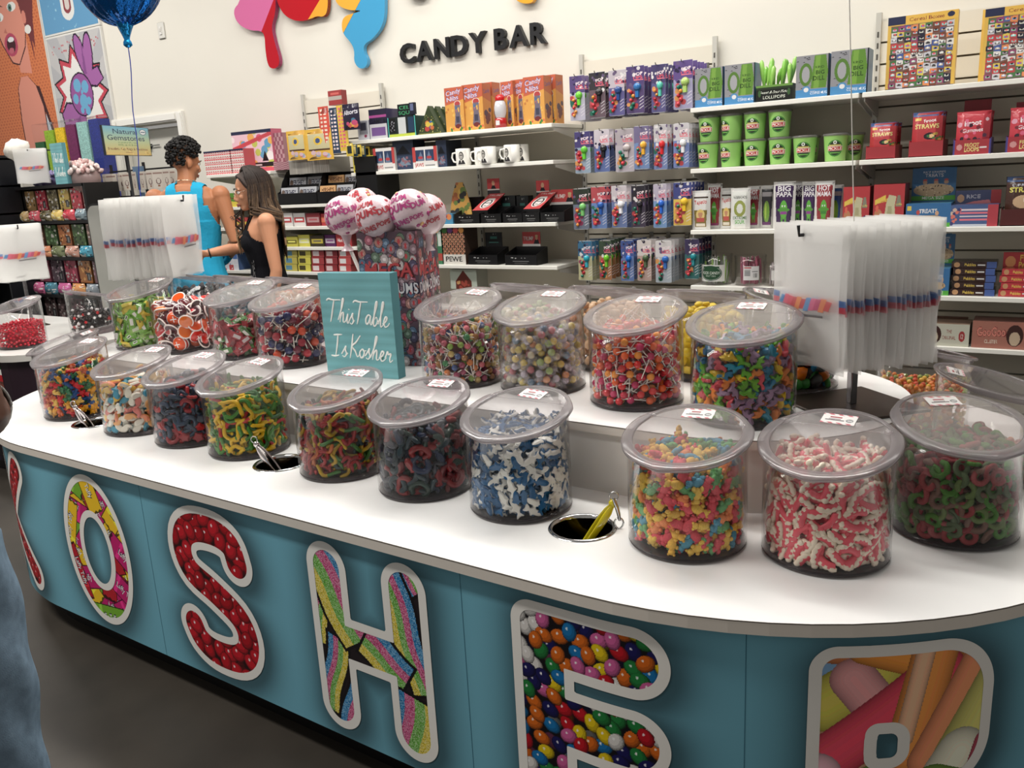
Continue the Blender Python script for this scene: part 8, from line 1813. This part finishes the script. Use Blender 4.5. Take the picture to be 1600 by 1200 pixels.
# ---- the woman: in profile, arm stretched towards the man's back
TW = [(.78, 0, 0, .150, .105), (.90, 0, -.01, .168, .118), (1.00, 0, 0, .138, .098), (1.08, 0, .005, .122, .088), (1.18, 0, .015, .138, .105), (1.27, 0, .010, .150, .105), (1.33, 0, 0, .150, .085), (1.38, 0, -.01, .110, .07), (1.41, 0, -.01, .065, .055)]
wz = math.radians(142); cw, sw_ = math.cos(wz), math.sin(wz)
wloc = Vector((-3.73, 3.30, 0))
def wl(P): q = Vector(P)-wloc; return (q.x*cw+q.y*sw_, -q.x*sw_+q.y*cw, q.z)
hpos = Vector(aty(322, 386, 3.30)); el = Vector(aty(352, 384, 3.28)); wr = Vector(aty(335, 385, 3.29))
sho_f = wl(aty(368, 335, 3.24))
wJ = dict(s=.84, torso=TW, head=(.0, .045, 1.505), neck=(0, 0, 1.41), yaw=.05, nod=-.16, hs=.96, lip=(176, 96, 92),
          arm_r=[(.150, .01, 1.335), (.27, .13, 1.175), (.21, .335, 1.160)], arm_l=[(-.155, -.01, 1.335), (-.195, -.03, 1.06), (-.175, .02, .83)],
          hand_r=((-.1, 1, .02), (-.9, 0, -.3), .9, .5), hand_l=((0, .2, -1), (1, 0, 0), .9, .4),
          leg_r=[(.09, 0, .86), (.10, .01, .47), (.10, -.02, .08)], leg_l=[(-.09, 0, .86), (-.10, .04, .47), (-.10, .02, .08)],
          extra=[(1.215, -.062, .075, (.062, .058, .058)), (1.215, .062, .075, (.062, .058, .058))])
e, body, HM = person('person', 'woman with long dark blonde-tipped hair in a black tank top, one arm stretched out', tuple(wloc), wz, wJ, lambda c: (196, 140, 108))
def wtank(c):
    x, y, z = c; ax = abs(x)
    if z < .80 or z > 1.42: return False
    if z > 1.29: return (.045 < ax < .075)
    if z > 1.22: return ax < .150-(z-1.22)*.7
    return ax < .165
e.scale = (.96,)*3
put('tank_top', shell(body, wtank, .007, lambda c: (22, 22, 26), 'cloth', 'tank_top', .004), e, label='black tank top with a faint line drawing')
mb = MB(); g = random.Random(9)
for k in range(9):
    a0 = g.uniform(0, 6); mb.tube([(-.095+.02*math.sin(i*.6), .088+.004*math.cos(i*.5)-.0*i, 1.0+k*.014+.012*math.sin(a0+i*.9)) for i in range(8)], .0012, 5, (120, 120, 120))
mb.build('shirt_drawing', 'paint', e)
put('jeans', shell(body, lambda c: c[2] < .84 and c[2] > .10, .010, lambda c: (60, 80, 110), 'denim', 'jeans'), e, label='blue jeans')
put('shoes', shell(body, lambda c: c[2] < .07, .006, lambda c: (220, 220, 220), 'cloth', 'shoes'), e)
mb = MB(); g = random.Random(12)
dark, blond = np.array((38, 28, 24.0)), np.array((176, 142, 104.0))
for k in range(430):
    u = g.uniform(-PI, PI)
    if abs(u) < (1.0 if u > 0 else 1.25): continue
    lay = g.uniform(1.0, 1.12); L_ = g.uniform(.30, .44)*(1 if abs(u) > 1.2 else .9); side = math.sin(u); fr = math.cos(u)
    hl = HM.inverted() @ Vector((0, 0, 0)); P = []
    for t in (0, .3, .6, .85, 1.05, 1.3, 1.57):
        rr = math.sin(t); zz = math.cos(t); P.append(HM @ Vector((side*rr*.087*lay+g.uniform(-.001, .001), -.016+fr*rr*.100*lay+.02*(1-rr), .040+zz*.096*lay)))
    p = P[-1].copy(); ctr = HM @ Vector((0, -.02, 0)); out = Vector((p.x-ctr.x, p.y-ctr.y, 0)).normalized(); wv = g.uniform(0, 6)
    n_ = 8
    for i in range(1, n_+1):
        q = p.copy(); q.z -= L_*i/n_; spread = .018*math.sin(i/n_*2.6)+(.018 if q.z < 1.42 else 0)
        q += out*(spread-.012*(i/n_)); q.x += .006*math.sin(i*.9+wv); q.y += .006*math.cos(i*.8+wv)
        if q.z < 1.38 and abs(q.x) < .16 and -.12 < q.y < .10: q.y = (-.105 if fr < .35 else q.y+.05)
        P.append(q)
    bl = g.random(); n2 = len(P); cols = []
    for i in range(n2-1):
        tt = max(0, min(1, (i-4)/8))*(.2+.8*bl) if bl > .28 else .05; tt = tt if g.random() > .1 else tt*.7; cols.append(tuple(dark*(1-tt)+blond*tt))
    mb.tube(P, [.0045]+[.0062]*(n2-3)+[.005, .0015], 5, cols=cols, flat=1.6)
for k in range(110):                                # swept from the parting across the brow to the sides
    s_ = 1 if k % 2 else -1; q0 = g.uniform(-.02, .062); w0 = g.uniform(.96, 1.06)
    P = [HM @ Vector((s_*x*w0, y*w0-.01, z)) for x, y, z in ((.004, q0, .124-q0*.25), (.034, q0+.004, .118-q0*.25), (.066, q0*.9+.004, .088), (.084, q0*.7, .045), (.088, q0*.4-.01, -.005), (.088, q0*.2-.02, -.06))]
    last = P[-1]; P += [last+Vector((s_*.01, -.012*i, -.06*i)) for i in (1, 2, 3)]
    mb.tube(P, [.004]+[.006]*7+[.0015], 5, tuple(dark*(1.0+.5*g.random())), flat=1.6)
mb.build('hair', 'hair', e, label='long straight dark hair with blonde tips')
mb = MB(); w_ = Vector((.214, .315, 1.161)); mb.tube([w_+Vector((.027*math.cos(a), .004*math.sin(a), .027*math.sin(a))) for a in [2*PI*i/18 for i in range(19)]], .0045, 6, (30, 28, 28)); mb.build('bracelet', 'card', e, label='dark beaded bracelet')
mb = MB(); mb.T = HM
for s_ in (-1, 1): mb.tube([(s_*.031+.017*math.cos(a), .098, .008+.014*math.sin(a)) for a in [2*PI*i/14 for i in range(15)]], .0008, 5, (190, 180, 170)); mb.tube([(s_*.048, .098, .012), (s_*.07, .05, .014), (s_*.078, -.01, .010)], .0009, 5, (190, 180, 170))
mb.build('glasses', 'metal', e, label='thin wire glasses')
# ---- the shopper at the picture edge: jeans and a bent bare arm
pz_ = math.radians(33)
pJ = dict(s=1.06, torso=[(.84, 0, 0, .160, .115), (.93, 0, -.015, .180, .125), (1.03, 0, 0, .165, .112), (1.14, 0, .005, .155, .105), (1.27, 0, .01, .170, .11), (1.38, 0, 0, .185, .11), (1.46, 0, 0, .175, .095), (1.51, 0, 0, .10, .07)],
          head=(0, .03, 1.66), neck=(0, 0, 1.53), yaw=0, nod=-.3, arm_r=[(.19, 0, 1.43), (.268, -.045, 1.13), (.12, .19, 1.10)], arm_l=[(-.21, 0, 1.43), (-.27, -.02, 1.14), (-.14, .2, 1.08)],
          hand_r=((-.7, .7, .1), (-.5, -.5, 0), 1.0, .6), hand_l=((.6, .7, .1), (.6, -.5, 0), 1.0, .6),
          leg_r=[(.10, 0, .90), (.118, .02, .50), (.12, -.02, .09)], leg_l=[(-.10, 0, .90), (-.115, .02, .50), (-.12, 0, .09)], lr=[.102, .096, .074, .072, .062, .048])
e, body, HM = person('person', 'shopper in faded blue jeans standing close by at the picture edge, bare arm bent', (-1.625, .500, 0), pz_, pJ, lambda c: (96, 64, 50))
put('jeans', shell(body, lambda c: c[2] < 1.02 and c[2] > .09 and abs(c[0]) < .23, .011, lambda c: (126, 148, 168), 'denim', 'jeans', wob=lambda c: .004*math.sin(c[2]*34+c[0]*20+3*math.sin(c[1]*18))), e, label='faded blue jeans')
put('shirt', shell(body, lambda c: .98 < c[2] < 1.50 and abs(c[0]) < (.205 if c[2] < 1.30 else .235), .014, lambda c: (190, 190, 186), 'cloth', 'shirt'), e, label='pale shirt')
put('shoes', shell(body, lambda c: c[2] < .075, .006, lambda c: (40, 40, 44), 'cloth', 'shoes'), e)
mb = MB(); g = random.Random(5); mb.T = HM
for k in range(260):
    u, v = g.uniform(-PI, PI), g.uniform(-.4, 1.5); d = Vector((math.sin(u)*math.cos(v), math.cos(u)*math.cos(v), math.sin(v)))
    if d.y > .5 and v < .7: continue
    mb.ball(Vector((d.x*.076, -.010+d.y*.094, .034+d.z*.092)), .014, (26, 20, 18), 0, 6, 4)
mb.build('hair', 'hair', e)
